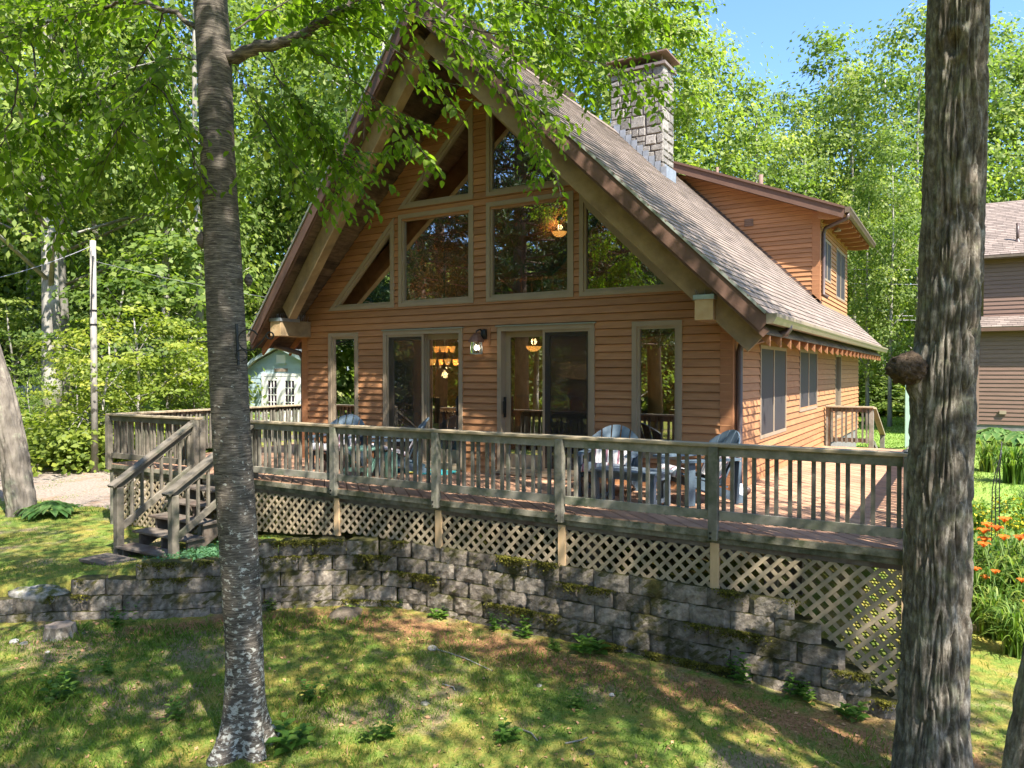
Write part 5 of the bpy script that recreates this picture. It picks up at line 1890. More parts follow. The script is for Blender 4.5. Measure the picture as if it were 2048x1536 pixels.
def mdisp_old(th, z):
    cx_, sx_ = np.cos(th), np.sin(th)
    w = 0.5 * fbm(cx_ * 3, sx_ * 3, z * 2.5)
    n1 = vnoise(cx_ * 5.5 + w * 1.6 + 9, sx_ * 5.5 + w * 1.6, z * 2.6)
    n2 = vnoise(cx_ * 11 + w * 2, sx_ * 11 + 4, z * 6 + 3)
    r1 = 1 - np.abs(2 * n1 - 1)
    r2 = 1 - np.abs(2 * n2 - 1)
    return -0.030 * np.clip(r1 - 0.55, 0, 1) / 0.45 - 0.010 * r2 + 0.012 * (fbm(cx_ * 14, sx_ * 14, z * 14) - 0.5) + 0.012 * (fbm(cx_ * 1.5, sx_ * 1.5, z * 1.5) - 0.5) + 0.012


gz_m = G(mp[0][0], mp[0][1])
TB = math.atan2(-RT[1], -RT[0]) % (2 * math.pi)
mroot = lambda th, z: np.exp(-np.maximum(z - gz_m, 0) / 0.2) * 0.09 * (0.7 + 0.3 * np.cos(5 * th)) + 0.075 * np.exp(-(((th - TB + math.pi) % (2 * math.pi) - math.pi) / 0.55) ** 2 - ((z - 1.44) / 0.15) ** 2)
maple = empty('maple_tree', (mp[0][0], mp[0][1], gz_m), 'big furrowed maple trunk with a burl, in front of the right deck corner', 'tree')
V_, F_ = bole(mp, mr, 230, 420, mdisp, mroot)
link('trunk', npmesh('trunk', V_, F_, None, True), Mt['maple'], maple)
# burl
n1, n2 = 40, 28
bc = pix(1814, 737, MD - 0.05)
TH, PH = np.meshgrid(np.linspace(0, 2 * math.pi, n1, endpoint=False), np.linspace(0.02, math.pi - 0.02, n2))
dirv = np.stack([np.sin(PH) * np.cos(TH), np.sin(PH) * np.sin(TH), np.cos(PH)], -1)
rr = 0.122 + 0.075 * (fbm(dirv[..., 0] * 3.5 + 3, dirv[..., 1] * 3.5, dirv[..., 2] * 3.5) - 0.5) + 0.03 * (fbm(dirv[..., 0] * 9, dirv[..., 1] * 11, dirv[..., 2] * 11) - 0.5)
Vb = (bc + dirv * rr[..., None] * np.array([1, 1, 0.9])).reshape(-1, 3)
i = (np.arange(n2 - 1)[:, None] * n1 + np.arange(n1)[None, :])
j = (np.arange(n2 - 1)[:, None] * n1 + (np.arange(n1)[None, :] + 1) % n1)
Fb = np.stack([i.ravel(), (i + n1).ravel(), (j + n1).ravel(), j.ravel()], 1)
Mt['burl'] = MAT('burl_bark', (0.035, 0.024, 0.015), (0.15, 0.105, 0.07), 24, rough=0.95, bump=1.0, bdist=0.03)
bo = link('burl', npmesh('burl', Vb, Fb, None, True), Mt['burl'], maple)
bo['label'] = 'dark rough burl bulging from the left side of the trunk'
# knot hole near the top
upper_crown('crown', maple, mp[-2][0] + 0.9, mp[-2][1] - 0.6, 5.4, 13, 3.1, 80, 46, 0.15, 72, Mt['leaf_far'], spread=0.5)

upper_crown('crown', maple, -0.3, -2.75, 6.9, 10.8, 2.2, 60, 50, 0.15, 75, Mt['leaf_far'], spread=0.45)  # unseen crown lobe above the frame, added to keep sun off the facade
upper_crown('crown', maple, 3.2, -2.2, 7.4, 10.6, 1.6, 40, 46, 0.15, 76, Mt['leaf_far'], spread=0.4)  # another unseen lobe, added to shade the front of the roof
# ---- leaning trunks at the frame edges
lt = empty('leaning_tree', tuple(pix(50, 1030, 13.2)), 'leaning grey trunk at the left edge beside the hosta', 'tree')
lp = px_path([(50, 1075), (44, 1020), (27, 900), (3, 790), (-30, 690), (-70, 540), (-130, 360), (-190, 100), (-230, -200)], 13.2)
V_, F_ = bole(lp, [0.30, 0.235, 0.22, 0.215, 0.21, 0.205, 0.19, 0.15, 0.07], 90, 160, lambda th, z: 0.9 * mdisp(th, z))
link('trunk', npmesh('trunk', V_, F_, None, True), Mt['bark_pale'], lt)
upper_crown('crown', lt, lp[-2][0], lp[-2][1], 4.5, 11, 3.0, 60, 40, 0.18, 73, Mt['leaf_far'], spread=0.5)
rt2 = empty('slim_tree', tuple(pix(2060, 1700, 3.6)), 'slim dark leaning trunk cut by the lower right corner', 'tree')
rp2 = px_path([(2042, 1800), (2050, 1650), (2062, 1536), (2085, 1400), (2115, 1250), (2160, 1000), (2220, 700), (2300, 200), (2400, -600)], 3.6)
V_, F_ = bole(rp2, [0.13, 0.12, 0.115, 0.112, 0.11, 0.105, 0.10, 0.08, 0.05], 90, 200, lambda th, z: 0.45 * mdisp(th, z))
link('trunk', npmesh('trunk', V_, F_, None, True), Mt['maple'], rt2)
upper_crown('crown', rt2, rp2[-1][0] + 0.3, rp2[-1][1], 5.5, 9, 1.6, 30, 40, 0.12, 74, Mt['leaf_far'], spread=0.35)

# ---- shade trees beside and behind the viewer, outside the frame
def shade_tree(tx, ty, cx_, cy_, z0, z1, rad, clumps, per, seed, label):
    gz_ = G(tx, ty)
    o = empty('shade_tree', (tx, ty, gz_), label, 'tree', 'shade trees beside the lawn')
    c = upper_crown('crown', o, cx_, cy_, z0, z1, rad, clumps, per, 0.15, seed, Mt['leaf_far'], spread=0.5)
    mb = MB().tube([(tx, ty, gz_ - 0.2), (tx, ty, gz_ + 2.5), ((tx + cx_) / 2, (ty + cy_) / 2, z0), (cx_, cy_, (z0 + z1) / 2), (cx_, cy_, z1 - 0.5)], [0.24, 0.2, 0.16, 0.09, 0.02], 9)
    for k in range(9):
        a = k * 2.4
        zb_ = z0 + (z1 - z0) * 0.06 * k
        mb.tube([((tx + cx_ * 2) / 3, (ty + cy_ * 2) / 3, zb_), (cx_ + rad * 0.7 * math.cos(a), cy_ + rad * 0.7 * math.sin(a), zb_ + 1.2)], [0.05, 0.015], 5)
    mb.build('trunk', Mt['bark_far'], o, True)


shade_tree(1.0, -12.0, 0.2, -9.6, 5.0, 11.0, 3.4, 110, 56, 81, 'shade tree behind the viewer, its crown reaching over the left lawn')
shade_tree(5.4, -11.2, 4.3, -9.0, 5.0, 11.5, 3.2, 100, 52, 82, 'shade tree behind the viewer on the right')
shade_tree(8.0, -7.4, 7.4, -6.9, 4.6, 11.0, 2.7, 60, 44, 83, 'shade tree on the lawn right of the view')
shade_tree(7.0, -4.6, 6.3, -5.3, 4.0, 9.8, 2.4, 80, 50, 85, 'slim shade tree right of the view, beside the big maple')
upper_crown('crown', rt2, 2.2, -7.9, 6.0, 9.6, 1.8, 44, 50, 0.14, 77, Mt['leaf_far'], spread=0.4)  # unseen leaf lobe away from its trunk, added to shade birch and lawn
shade_tree(-3.2, -13.0, -3.6, -10.6, 5.6, 12.0, 2.8, 60, 44, 84, 'shade tree behind the viewer on the left')
# ------------------------------------------------------------------ inside the house (seen through the glass)
Mt['plaster'] = MAT('tan_wall', (0.30, 0.21, 0.13), (0.34, 0.24, 0.15), 4, bump=0.05)
Mt['pine_ceiling'] = MAT('pine_ceiling', (0.20, 0.11, 0.05), (0.30, 0.17, 0.08), 5, (8, 1, 8), bump=0.1)
Mt['floorwood'] = MAT('floor_wood', (0.16, 0.09, 0.05), (0.22, 0.13, 0.07), 5, (6, 1, 1), rough=0.4, bump=0.05)
Mt['darkwood'] = MAT('dark_wood', (0.03, 0.018, 0.012), (0.06, 0.035, 0.022), 6, rough=0.4, bump=0.08)
Mt['cream'] = MAT('cream_paint', (0.55, 0.50, 0.42), (0.6, 0.55, 0.47), 4, bump=0.04)
Mt['sofa'] = MAT('sofa_cloth', (0.16, 0.19, 0.18), (0.23, 0.26, 0.25), 40, bump=0.4)
Mt['amber'] = EMIT('amber_glass', (1.0, 0.42, 0.09), 1.5)
Mt['warmbulb'] = EMIT('warm_bulb', (1.0, 0.85, 0.62), 12.0)
IB = 6.5
MB().box(HXL + 0.14, 0.15, -0.049, -0.14, IB, -0.002).build('interior_floor', Mt['floorwood'], house)
MB().prism([(HXL + 0.14, IB, 0), (-0.14, IB, 0), (-0.14, IB, 2.42), (HXC, IB, 6.0), (HXL + 0.14, IB, 2.42)], (0, 0.1, 0)).build('interior_back_wall', Mt['plaster'], house)
for sg in (1, -1):
    MB().prism([(HXC, 0.15, 6.10), (HXC + sg * 3.61, 0.15, 2.49), (HXC + sg * 3.61, IB, 2.49), (HXC, IB, 6.10)][::sg], (0, 0, 0.03)).build('interior_ceiling', Mt['pine_ceiling'], house)
MB().box(-0.16, 0.15, 0, -0.141, IB, 2.5).build('interior_side_wall', Mt['plaster'], house)
iw = MB()
xi = HXL + 0.141
for y0, y1, z0, z1 in ((0.15, 2.25, 0, 2.5), (2.98, IB, 0, 2.5), (2.25, 2.98, 0, 0.88), (2.25, 2.98, 1.76, 2.5)):
    iw.box(xi, y0, z0, xi + 0.02, y1, z1)
iw.build('interior_side_wall', Mt['plaster'], house)
lf = MB().box(xi + 0.03, 3.7, 2.26, -0.17, IB - 0.01, 2.48)
lf.build('loft_floor', Mt['pine_ceiling'], house)
lr = MB().beam((-6.2, 3.74, 3.35), (-1.3, 3.74, 3.35), 0.07, 0.06)
for k in range(21): lr.box(-6.2 + k * 0.24, 3.72, 2.48, -6.17 + k * 0.24, 3.75, 3.34)
lr.build('loft_railing', Mt['pine_ceiling'], house)


def lamp(loc, e, col=(1.0, 0.62, 0.28), r=0.06):
    l = bpy.data.lights.new('bulb', 'POINT')
    l.energy = e
    l.color = col
    l.shadow_soft_size = r
    o = bpy.data.objects.new('bulb', l)
    COL.objects.link(o)
    o.location = loc
    return o


cx, cy = -5.9, 2.0
cha = empty('chandelier', (cx, cy, 1.55), 'lit two-tier chandelier with amber glass shades inside the left sliding door', 'chandelier')
s = MB().tube([(cx, cy, 1.52), (cx, cy, 1.66), (cx, cy, 1.95), (cx, cy, 3.9)], [0.012, 0.03, 0.018, 0.01], 8)
s.lathe([(0.0, 1.48), (0.03, 1.51), (0.05, 1.56), (0.02, 1.6)], 10, (cx, cy, 0))
s.build('stem', Mt['black'], cha, True)
for tier, (n, r, z) in enumerate(((6, 0.29, 1.60), (4, 0.15, 1.84))):
    for k in range(n):
        a = 2 * math.pi * (k + 0.3) / n
        dx, dy = math.cos(a), math.sin(a)
        MB().tube([(cx, cy, z + 0.03), (cx + dx * r * 0.5, cy + dy * r * 0.5, z - 0.06), (cx + dx * r * 0.95, cy + dy * r * 0.95, z - 0.03), (cx + dx * r, cy + dy * r, z + 0.0)], 0.008, 5).build('arm', Mt['black'], cha, True)
        MB().lathe([(0.02, 0.0), (0.042, 0.01), (0.05, 0.05), (0.056, 0.085), (0.068, 0.11), (0.062, 0.11), (0.048, 0.06), (0.0, 0.02)], 10, (cx + dx * r, cy + dy * r, z)).build('shade', Mt['amber'], cha, True)
lamp((cx, cy, 1.42), 40)
lamp((cx, cy, 2.15), 34)

sc = empty('wall_sconce', (xi + 0.02, 0.89, 1.92), 'lit wall sconce above the framed picture inside the narrow left window', 'sconce')
MB().lathe([(0.0, -0.07), (0.05, -0.04), (0.05, 0.04), (0.0, 0.07)], 10, (xi + 0.03, 0.80, 1.95)).build('back_plate', Mt['black'], sc, True)
MB().tube([(xi + 0.03, 0.80, 1.95), (xi + 0.12, 0.84, 2.04), (xi + 0.16, 0.90, 2.03), (xi + 0.16, 0.92, 1.97)], 0.008, 6).build('arm', Mt['black'], sc, True)
MB().lathe([(0.02, 0.0), (0.04, -0.02), (0.05, -0.07), (0.085, -0.13), (0.08, -0.13), (0.03, -0.03)], 12, (xi + 0.16, 0.92, 1.98)).build('shade', EMIT('sconce_glass', (1.0, 0.6, 0.25), 2.2), sc, True)
lamp((xi + 0.2, 0.92, 1.80), 5)
pi_ = MB()
ring(pi_, (xi + 0.021, 0, 0), (0, 1, 0), (1, 0, 0), rect(0.70, 0.99, 1.26, 1.70), rect(0.77, 1.06, 1.19, 1.63), 0.0, 0.04)
pic = pi_.build('picture', MAT('picture_frame', (0.10, 0.05, 0.03), (0.16, 0.09, 0.05), 9, rough=0.4))
tag(pic, 'dark framed picture on the wall inside the narrow left window', 'picture')
MB().box(xi + 0.022, 0.77, 1.06, xi + 0.03, 1.19, 1.63).build('canvas', MAT('dark_painting', (0.012, 0.012, 0.014), (0.10, 0.06, 0.05), 5, rough=0.3, bump=0), pic)


def bowl(name, x, y, z, ztop, label, e):
    b = empty(name, (x, y, z), label, 'lamp')
    MB().lathe([(0.0, -0.09), (0.07, -0.08), (0.13, -0.04), (0.165, 0.02), (0.155, 0.02), (0.1, -0.03), (0.0, -0.06)], 18, (x, y, z)).build('bowl', Mt['amber'], b, True)
    MB().tube([(x, y, z - 0.09), (x, y, z + 0.1), (x, y, ztop)], [0.012, 0.012, 0.012], 6).lathe([(0.0, 0.0), (0.07, 0.0), (0.02, -0.05)], 10, (x, y, ztop)).build('rod', Mt['black'], b, True)
    lamp((x, y, z + 0.12), e)
    return b


bowl('ceiling_lamp', -5.1, 4.0, 1.98, 2.25, 'lit amber bowl lamp hanging inside the right sliding door', 44)
bowl('ceiling_lamp', -5.03, 5.0, 4.48, 4.78, 'lit amber bowl lamp high up inside the large right window', 7)
s2 = empty('wall_sconce', (-6.06, IB - 0.05, 4.2), 'small lit wall sconce high up inside the large right window', 'sconce')
EMIT('sconce_glass_small', (1.0, 0.5, 0.12), 3.0)
MB().lathe([(0.0, -0.05), (0.05, -0.03), (0.05, 0.03), (0.0, 0.05)], 10, (-6.06, IB - 0.08, 4.27)).build('back_plate', Mt['black'], s2, True)
MB().lathe([(0.03, 0.06), (0.06, 0.0), (0.08, -0.06), (0.07, -0.06), (0.02, 0.04)], 10, (-6.06, IB - 0.14, 4.27)).build('shade', bpy.data.materials['sconce_glass_small'], s2, True)
lamp((-6.0, IB - 0.4, 4.1), 8)


def table_thing(name, x0, y0, x1, y1, z, mat, label, cat='table', leg=0.06):
    t = empty(name, ((x0 + x1) / 2, (y0 + y1) / 2, 0), label, cat)
    MB().box(x0, y0, z - 0.04, x1, y1, z).build('table_top', mat, t, bevel=0.006)
    for x in (x0 + 0.06, x1 - 0.06):
        for y in (y0 + 0.06, y1 - 0.06):
            MB().box(x - leg / 2, y - leg / 2, 0, x + leg / 2, y + leg / 2, z - 0.041).build('leg', mat, t)
    return t


table_thing('dining_table', -6.3, 1.4, -5.1, 2.5, 0.76, Mt['darkwood'], 'dark dining table behind the left sliding door')


def dining_chair(x, y, rz, label):
    c = empty('dining_chair', (x, y, 0), label, 'chair', 'dining chairs behind the left sliding door', rz=rz)
    L_ = dict(local=True)
    MB().box(-0.22, -0.22, 0.43, 0.22, 0.22, 0.47).build('seat', Mt['darkwood'], c, **L_)
    for sx in (-0.19, 0.19):
        MB().box(sx - 0.02, -0.2, 0, sx + 0.02, -0.16, 0.43).build('leg', Mt['darkwood'], c, **L_)
        MB().beam((sx, 0.19, 0), (sx, 0.27, 1.02), 0.04, 0.04, (1, 0, 0)).build('leg', Mt['darkwood'], c, **L_)
    MB().box(-0.21, 0.235, 0.93, 0.21, 0.27, 1.03).build('top_rail', Mt['darkwood'], c, **L_)
    for k in range(5):
        MB().beam((-0.13 + 0.065 * k, 0.2, 0.47), (-0.13 + 0.065 * k, 0.25, 0.94), 0.02, 0.02, (1, 0, 0)).build('spindle', Mt['darkwood'], c, **L_)
    return c


dining_chair(-5.9, 1.05, R(180), 'dark dining chair nearest the left sliding door')
dining_chair(-5.3, 1.1, R(170), 'dark dining chair right of the nearest one')
dining_chair(-4.85, 1.9, R(-90), 'dark dining chair at the right end of the table')
kc = empty('kitchen_counter', (-5.2, 6.0, 0), 'kitchen counter with cream cupboards under the loft', 'counter')
MB().box(-6.6, 5.75, 0, -3.6, 6.45, 0.88).build('base_cupboard', Mt['pine_ceiling'], kc)
MB().box(-6.65, 5.70, 0.881, -3.55, 6.46, 0.92).build('counter_top', Mt['mortar'], kc)
MB().box(-5.6, 6.1, 1.30, -4.5, 6.45, 1.72).build('wall_cupboard', Mt['cream'], kc, bevel=0.01)
so2 = empty('sofa', (-2.7, 1.2, 0), 'grey sofa with its back to the right sliding door', 'sofa')
MB().box(-3.5, 0.75, 0.12, -1.75, 1.55, 0.45).build('seat', Mt['sofa'], so2, bevel=0.04)
MB().box(-3.5, 0.72, 0.20, -1.75, 0.95, 0.86).build('backrest', Mt['sofa'], so2, bevel=0.06)
for x in (-3.62, -1.75): MB().box(x, 0.75, 0.1, x + 0.14, 1.6, 0.62).build('armrest', Mt['sofa'], so2, bevel=0.04)
table_thing('console_table', -1.25, 0.35, -0.3, 0.75, 0.66, Mt['cream'], 'small console table inside the tall right window')
vs_ = MB().lathe([(0.0, 0.0), (0.05, 0.0), (0.08, 0.06), (0.07, 0.13), (0.03, 0.18), (0.04, 0.21)], 14, (-0.75, 0.5, 0.66)).build('vase', MAT('teal_glaze', (0.01, 0.18, 0.24), (0.02, 0.26, 0.32), 8, rough=0.2, bump=0), None, True)
tag(vs_, 'teal vase on the console table inside the tall right window', 'vase')

# ------------------------------------------------------------------ lantern on the facade
la = empty('wall_lantern', (-3.71, -0.11, 1.92), 'lit copper-roofed glass lantern on the wall between the sliding doors', 'lantern')
MB().box(-3.73, -0.035, 1.86, -3.56, -0.017, 2.13).build('mounting_block', Mt['trim'], la)
MB().lathe([(0.0, -0.08), (0.045, -0.07), (0.05, 0.0), (0.045, 0.07), (0.0, 0.08)], 10, (-3.65, -0.06, 2.03)).build('back_plate', Mt['black'], la, True)
MB().tube([(-3.65, -0.06, 2.05), (-3.67, -0.14, 2.10), (-3.70, -0.19, 2.07), (-3.70, -0.19, 2.02)], 0.012, 6).build('arm', Mt['black'], la, True)
MB().lathe([(0.0, 0.11), (0.03, 0.10), (0.07, 0.07), (0.105, 0.02), (0.125, -0.02), (0.115, -0.025), (0.0, 0.0)], 8, (-3.70, -0.19, 1.935)).build('roof', Mt['copper'], la)
gl = MB().lathe([(0.082, 0.0), (0.088, -0.17)], 8, (-3.70, -0.19, 1.912)).build('glass', Mt['clearglass'], la)
fr_ = MB()
for k in range(8):
    a = 2 * math.pi * k / 8
    fr_.tube([(-3.70 + 0.083 * math.cos(a), -0.19 + 0.083 * math.sin(a), 1.912), (-3.70 + 0.09 * math.cos(a), -0.19 + 0.09 * math.sin(a), 1.742)], 0.005, 4)
fr_.lathe([(0.095, 0.0), (0.095, -0.012), (0.08, -0.012)], 8, (-3.70, -0.19, 1.745))
fr_.build('cage', Mt['metal'], la)
MB().lathe([(0.0, 0.03), (0.022, 0.01), (0.028, -0.02), (0.018, -0.045), (0.0, -0.05)], 10, (-3.70, -0.19, 1.84)).build('bulb', Mt['warmbulb'], la, True)

# ------------------------------------------------------------------ deck furniture
def adirondack(mat, seat_mat=None):
    c = empty('adirondack_chair', (0, 0, 0))
    K = dict(local=True)
    for sx in (-0.27, 0.27):
        MB().beam((sx, -0.30, 0.30), (sx, 0.42, 0.03), 0.025, 0.10).build('stringer', mat, c, **K)
        MB().box(sx - 0.045 if sx < 0 else sx + 0.013, -0.34, 0, sx - 0.013 if sx < 0 else sx + 0.045, -0.23, 0.51).build('leg', mat, c, bevel=0.004, **K)
        MB().beam((sx + (0.02 if sx > 0 else -0.02), 0.30, 0), (sx + (0.02 if sx > 0 else -0.02), 0.34, 0.50), 0.03, 0.09, (1, 0, 0)).build('leg', mat, c, **K)
        a = 0.36 if sx > 0 else -0.36
        b_ = 0.26 if sx > 0 else -0.26
        pts = [(b_, -0.40, 0.512), (a * 0.97, -0.42, 0.512), (a * 1.06, -0.30, 0.512), (a, 0.10, 0.512), (a * 0.9, 0.36, 0.512), (b_ * 1.05, 0.36, 0.512), (b_ * 1.0, 0.0, 0.512)]
        MB().prism(pts if sx > 0 else pts[::-1], (0, 0, 0.026)).build('armrest', mat, c, **K)
    for k in range(6):
        t = k / 5
        y, z = -0.33 + 0.50 * t, 0.365 - 0.155 * t + 0.012 * math.sin(t * 3.14)
        MB().beam((-0.285, y, z), (0.285, y, z), 0.085, 0.022, (0, 0.28, 1)).build('seat_slat', mat, c, **K)
    base, d = Vector((0, 0.16, 0.20)), Vector((0, 0.40, 0.92)).normalized()
    n_ = Vector((0, -0.92, 0.40)).normalized()
    for k in range(5):
        xm = (k - 2) * 0.105
        L = 0.70 - 0.030 * abs(k - 2) ** 1.8
        fan = 1.0 + 0.20
        w = 0.047
        top = []
        for q in range(7):
            f = q / 6
            xx = xm * fan - w * 1.12 + 2 * w * 1.12 * f
            zz = 0.72 - 0.55 * (xx / 0.62) ** 2 * 1.5
            top.append(base + d * zz + Vector((xx, 0, 0)) + n_ * (-0.06 * (1 - (xx / 0.3) ** 2) + 0.02))
        p = [base + Vector((xm - w, 0, 0)) + n_ * 0.0, base + Vector((xm + w, 0, 0))] + top[::-1]
        MB().prism([tuple(q) for q in p], tuple(n_ * 0.02)).build('back_slat', mat, c, **K)
    MB().beam((-0.27, 0.335, 0.50), (0.27, 0.335, 0.50), 0.03, 0.07).build('back_rail', mat, c, **K)
    return c


AD = 'adirondack chairs on the deck'
ad = adirondack(Mt['slate'])
spots = ((-1.30, -0.78, R(12), 'slate adirondack chair in front of the right sliding door with striped towel'), (-0.18, -0.74, R(-42), 'sunlit slate adirondack chair at the right house corner, turned sideways'),
         (-5.98, -0.72, R(18), 'slate adirondack chair in front of the narrow left window'), (-4.85, -0.62, R(-50), 'slate adirondack chair turned sideways before the left sliding door'))
chairs = []
for i, (x, y, rz, lab) in enumerate(spots):
    o = ad if i == 0 else copy_tree(ad)
    o.location = (x, y, DZ + 0.002)
    o.rotation_euler = (0, 0, rz)
    o.scale = (1, 1, 0.97)
    tag(o, lab, 'chair', AD)
    chairs.append(o)


def towel_mat():
    m, nt, b, out = _nodes('striped_towel')
    tc = nt.nodes.new('ShaderNodeTexCoord')
    sp = nt.nodes.new('ShaderNodeSeparateXYZ')
    nt.links.new(tc.outputs['Object'], sp.inputs[0])
    f = _math(nt, 'FRACT', _math(nt, 'MULTIPLY', sp.outputs[0], 6.5))
    col = _ramp(nt, f, [(0.0, (0.62, 0.58, 0.56)), (0.34, (0.62, 0.58, 0.56)), (0.36, (0.28, 0.13, 0.16)), (0.5, (0.28, 0.13, 0.16)), (0.52, (0.62, 0.58, 0.56)), (0.74, (0.35, 0.33, 0.36)), (0.84, (0.35, 0.33, 0.36)), (0.86, (0.62, 0.58, 0.56))], 'CONSTANT')
    nt.links.new(col, b.inputs['Base Color'])
    b.inputs['Roughness'].default_value = 1.0
    _bump(nt, _noise(nt, tc.outputs['Object'], 90), 0.4, 0.004, b)
    return m


Mt['towel'] = towel_mat()
# striped towels over the lower back and seat
nu, nv = 15, 22
us = np.linspace(-0.24, 0.24, nu)
prof_ = [(0.36, 0.60), (0.28, 0.45), (0.205, 0.30), (0.15, 0.255), (0.02, 0.305), (-0.15, 0.36), (-0.30, 0.40), (-0.37, 0.385), (-0.39, 0.30)]
pr_ = np.array(prof_)
ts = np.linspace(0, len(pr_) - 1, nv)
yy, zz = np.interp(ts, range(len(pr_)), pr_[:, 0]), np.interp(ts, range(len(pr_)), pr_[:, 1])
Vt = np.array([(u * (1 + 0.1 * math.sin(k * 0.7)), yy[k] - 0.035 + 0.006 * math.sin(u * 30 + k), zz[k] + 0.015 + 0.006 * math.sin(u * 25 + k * 0.8)) for k in range(nv) for u in us])
ii = (np.arange(nv - 1)[:, None] * nu + np.arange(nu - 1)[None, :]).ravel()
tme = npmesh('towel', Vt, np.stack([ii, ii + 1, ii + nu + 1, ii + nu], 1), None, True)
tme.materials.append(Mt['towel'])
for c, lab in ((chairs[0], 'striped towel on the chair by the right sliding door'), (chairs[1], 'striped towel on the sunlit chair at the house corner'), (chairs[2], 'striped towel on the chair by the narrow left window'), (chairs[3], 'striped towel on the chair by the left sliding door')):
    o = link('towel', tme, None, None, c.location)
    o.rotation_euler = c.rotation_euler
    sm = o.modifiers.new('thickness', 'SOLIDIFY')
    sm.thickness = 0.008
    tag(o, lab, 'towel', 'striped towels on the chairs')


def slat_table(x, y, rz, w, d, h, mat, label, shelf=True):
    t = empty('side_table', (x, y, DZ), label, 'table', rz=rz)
    K = dict(local=True)
    n = max(3, round(d / 0.1))
    for k in range(n):
        yy_ = -d / 2 + d * (k + 0.5) / n
        MB().box(-w / 2, yy_ - d / n / 2 + 0.004, h - 0.022, w / 2, yy_ + d / n / 2 - 0.004, h).build('top_slat', mat, t, **K)
    for sx in (-1, 1):
        for sy in (-1, 1):
            MB().box(sx * (w / 2 - 0.05) - 0.03, sy * (d / 2 - 0.05) - 0.03, 0, sx * (w / 2 - 0.05) + 0.03, sy * (d / 2 - 0.05) + 0.03, h - 0.023).build('leg', mat, t, **K)
        MB().box(-w / 2 + 0.08, sx * (d / 2 - 0.05) - 0.012, h - 0.10, w / 2 - 0.08, sx * (d / 2 - 0.05) + 0.012, h - 0.023).build('apron', mat, t, **K)
        MB().box(sx * (w / 2 - 0.05) - 0.012, -d / 2 + 0.08, h - 0.10, sx * (w / 2 - 0.05) + 0.012, d / 2 - 0.08, h - 0.023).build('apron', mat, t, **K)
        if shelf: MB().box(sx * (w / 2 - 0.05) - 0.015, -d / 2 + 0.08, 0.05, sx * (w / 2 - 0.05) + 0.015, d / 2 - 0.08, 0.09).build('stretcher', mat, t, **K)
    return t


slat_table(-0.78, -1.35, R(-6), 0.82, 0.46, 0.40, Mt['greyplastic'], 'low slate coffee table between the two right chairs')
# green folding side table: rounded slatted top on crossed legs
gt = empty('folding_table', (-4.98, -1.25, DZ), 'green slatted folding table between the two left chairs', 'table', rz=R(15))
for k in range(5):
    xk = -0.2 + 0.1 * k
    hl = 0.30 * math.sqrt(max(0.05, 1 - (xk / 0.30) ** 2))
    MB().box(xk - 0.045, -hl, 0.40, xk + 0.045, hl, 0.422).build('top_slat', Mt['greentable'], gt, local=True)
for sx in (-0.20, 0.20):
    for a, b in (((sx, -0.26, 0), (sx, 0.22, 0.39)), ((sx * 0.85, 0.26, 0), (sx * 0.85, -0.22, 0.39))):
        MB().beam(a, b, 0.022, 0.075, (0, -0.8, 0.6)).build('leg', Mt['greentable'], gt, local=True)
MB().beam((-0.2, -0.15, 0.12), (0.2, -0.15, 0.12), 0.02, 0.06).build('stretcher', Mt['greentable'], gt, local=True)
cl_ = MB().lathe([(0.0, 0.0), (0.085, 0.0), (0.095, 0.02), (0.09, 0.30), (0.08, 0.36), (0.05, 0.37), (0.0, 0.37)], 14, (-4.55, -1.12, DZ)).build('garden_stool', Mt['greentable'], None, True)
tag(cl_, 'round green pedestal stool right of the green folding table', 'stool')


def mat_mat():
    m, nt, b, out = _nodes('door_mat')
    v = _coord(nt)
    n1 = _noise(nt, v, 6, 2)
    n2 = _noise(nt, v, 11, 2)
    col = _ramp(nt, n1, [(0.38, (0.01, 0.12, 0.22)), (0.44, (0.02, 0.32, 0.32)), (0.56, (0.02, 0.25, 0.30)), (0.6, (0.6, 0.48, 0.06))], 'CONSTANT')
    col = _mix(nt, col, (0.55, 0.52, 0.35), _ramp(nt, n2, [(0.62, 0.0), (0.64, 1.0)]))
    nt.links.new(col, b.inputs['Base Color'])
    b.inputs['Roughness'].default_value = 1.0
    _bump(nt, _noise(nt, v, 180), 0.6, 0.006, b)
    return m


dm = MB()
pts = [(-5.10 + 0.62 + 0.60 * math.cos(a) * (1 if abs(math.cos(a)) < .8 else 1), -0.36 + 0.30 * math.copysign(abs(math.sin(a)) ** 0.45, math.sin(a)), DZ + 0.001) for a in np.linspace(0, 2 * math.pi, 28, endpoint=False)]
pts = [(-4.55 + 0.52 * math.copysign(abs(math.cos(a)) ** 0.4, math.cos(a)), -0.36 + 0.27 * math.copysign(abs(math.sin(a)) ** 0.4, math.sin(a)), DZ + 0.001) for a in np.linspace(0, 2 * math.pi, 32, endpoint=False)]
tag(dm.prism(pts, (0, 0, 0.015)).build('door_mat', mat_mat()), 'teal and yellow patterned mat before the left sliding door', 'mat')
jr = MB().lathe([(0.0, 0.0), (0.055, 0.0), (0.065, 0.02), (0.065, 0.12), (0.05, 0.15), (0.045, 0.18), (0.05, 0.19), (0.0, 0.19)], 14, (0.20, -0.42, DZ)).build('glass_vessel', MAT('cloudy_glass', (0.5, 0.55, 0.6), (0.6, 0.65, 0.7), 8, rough=0.15, bump=0), None, True)
tag(jr, 'small pale glass vessel standing on the deck at the house corner', 'vessel')
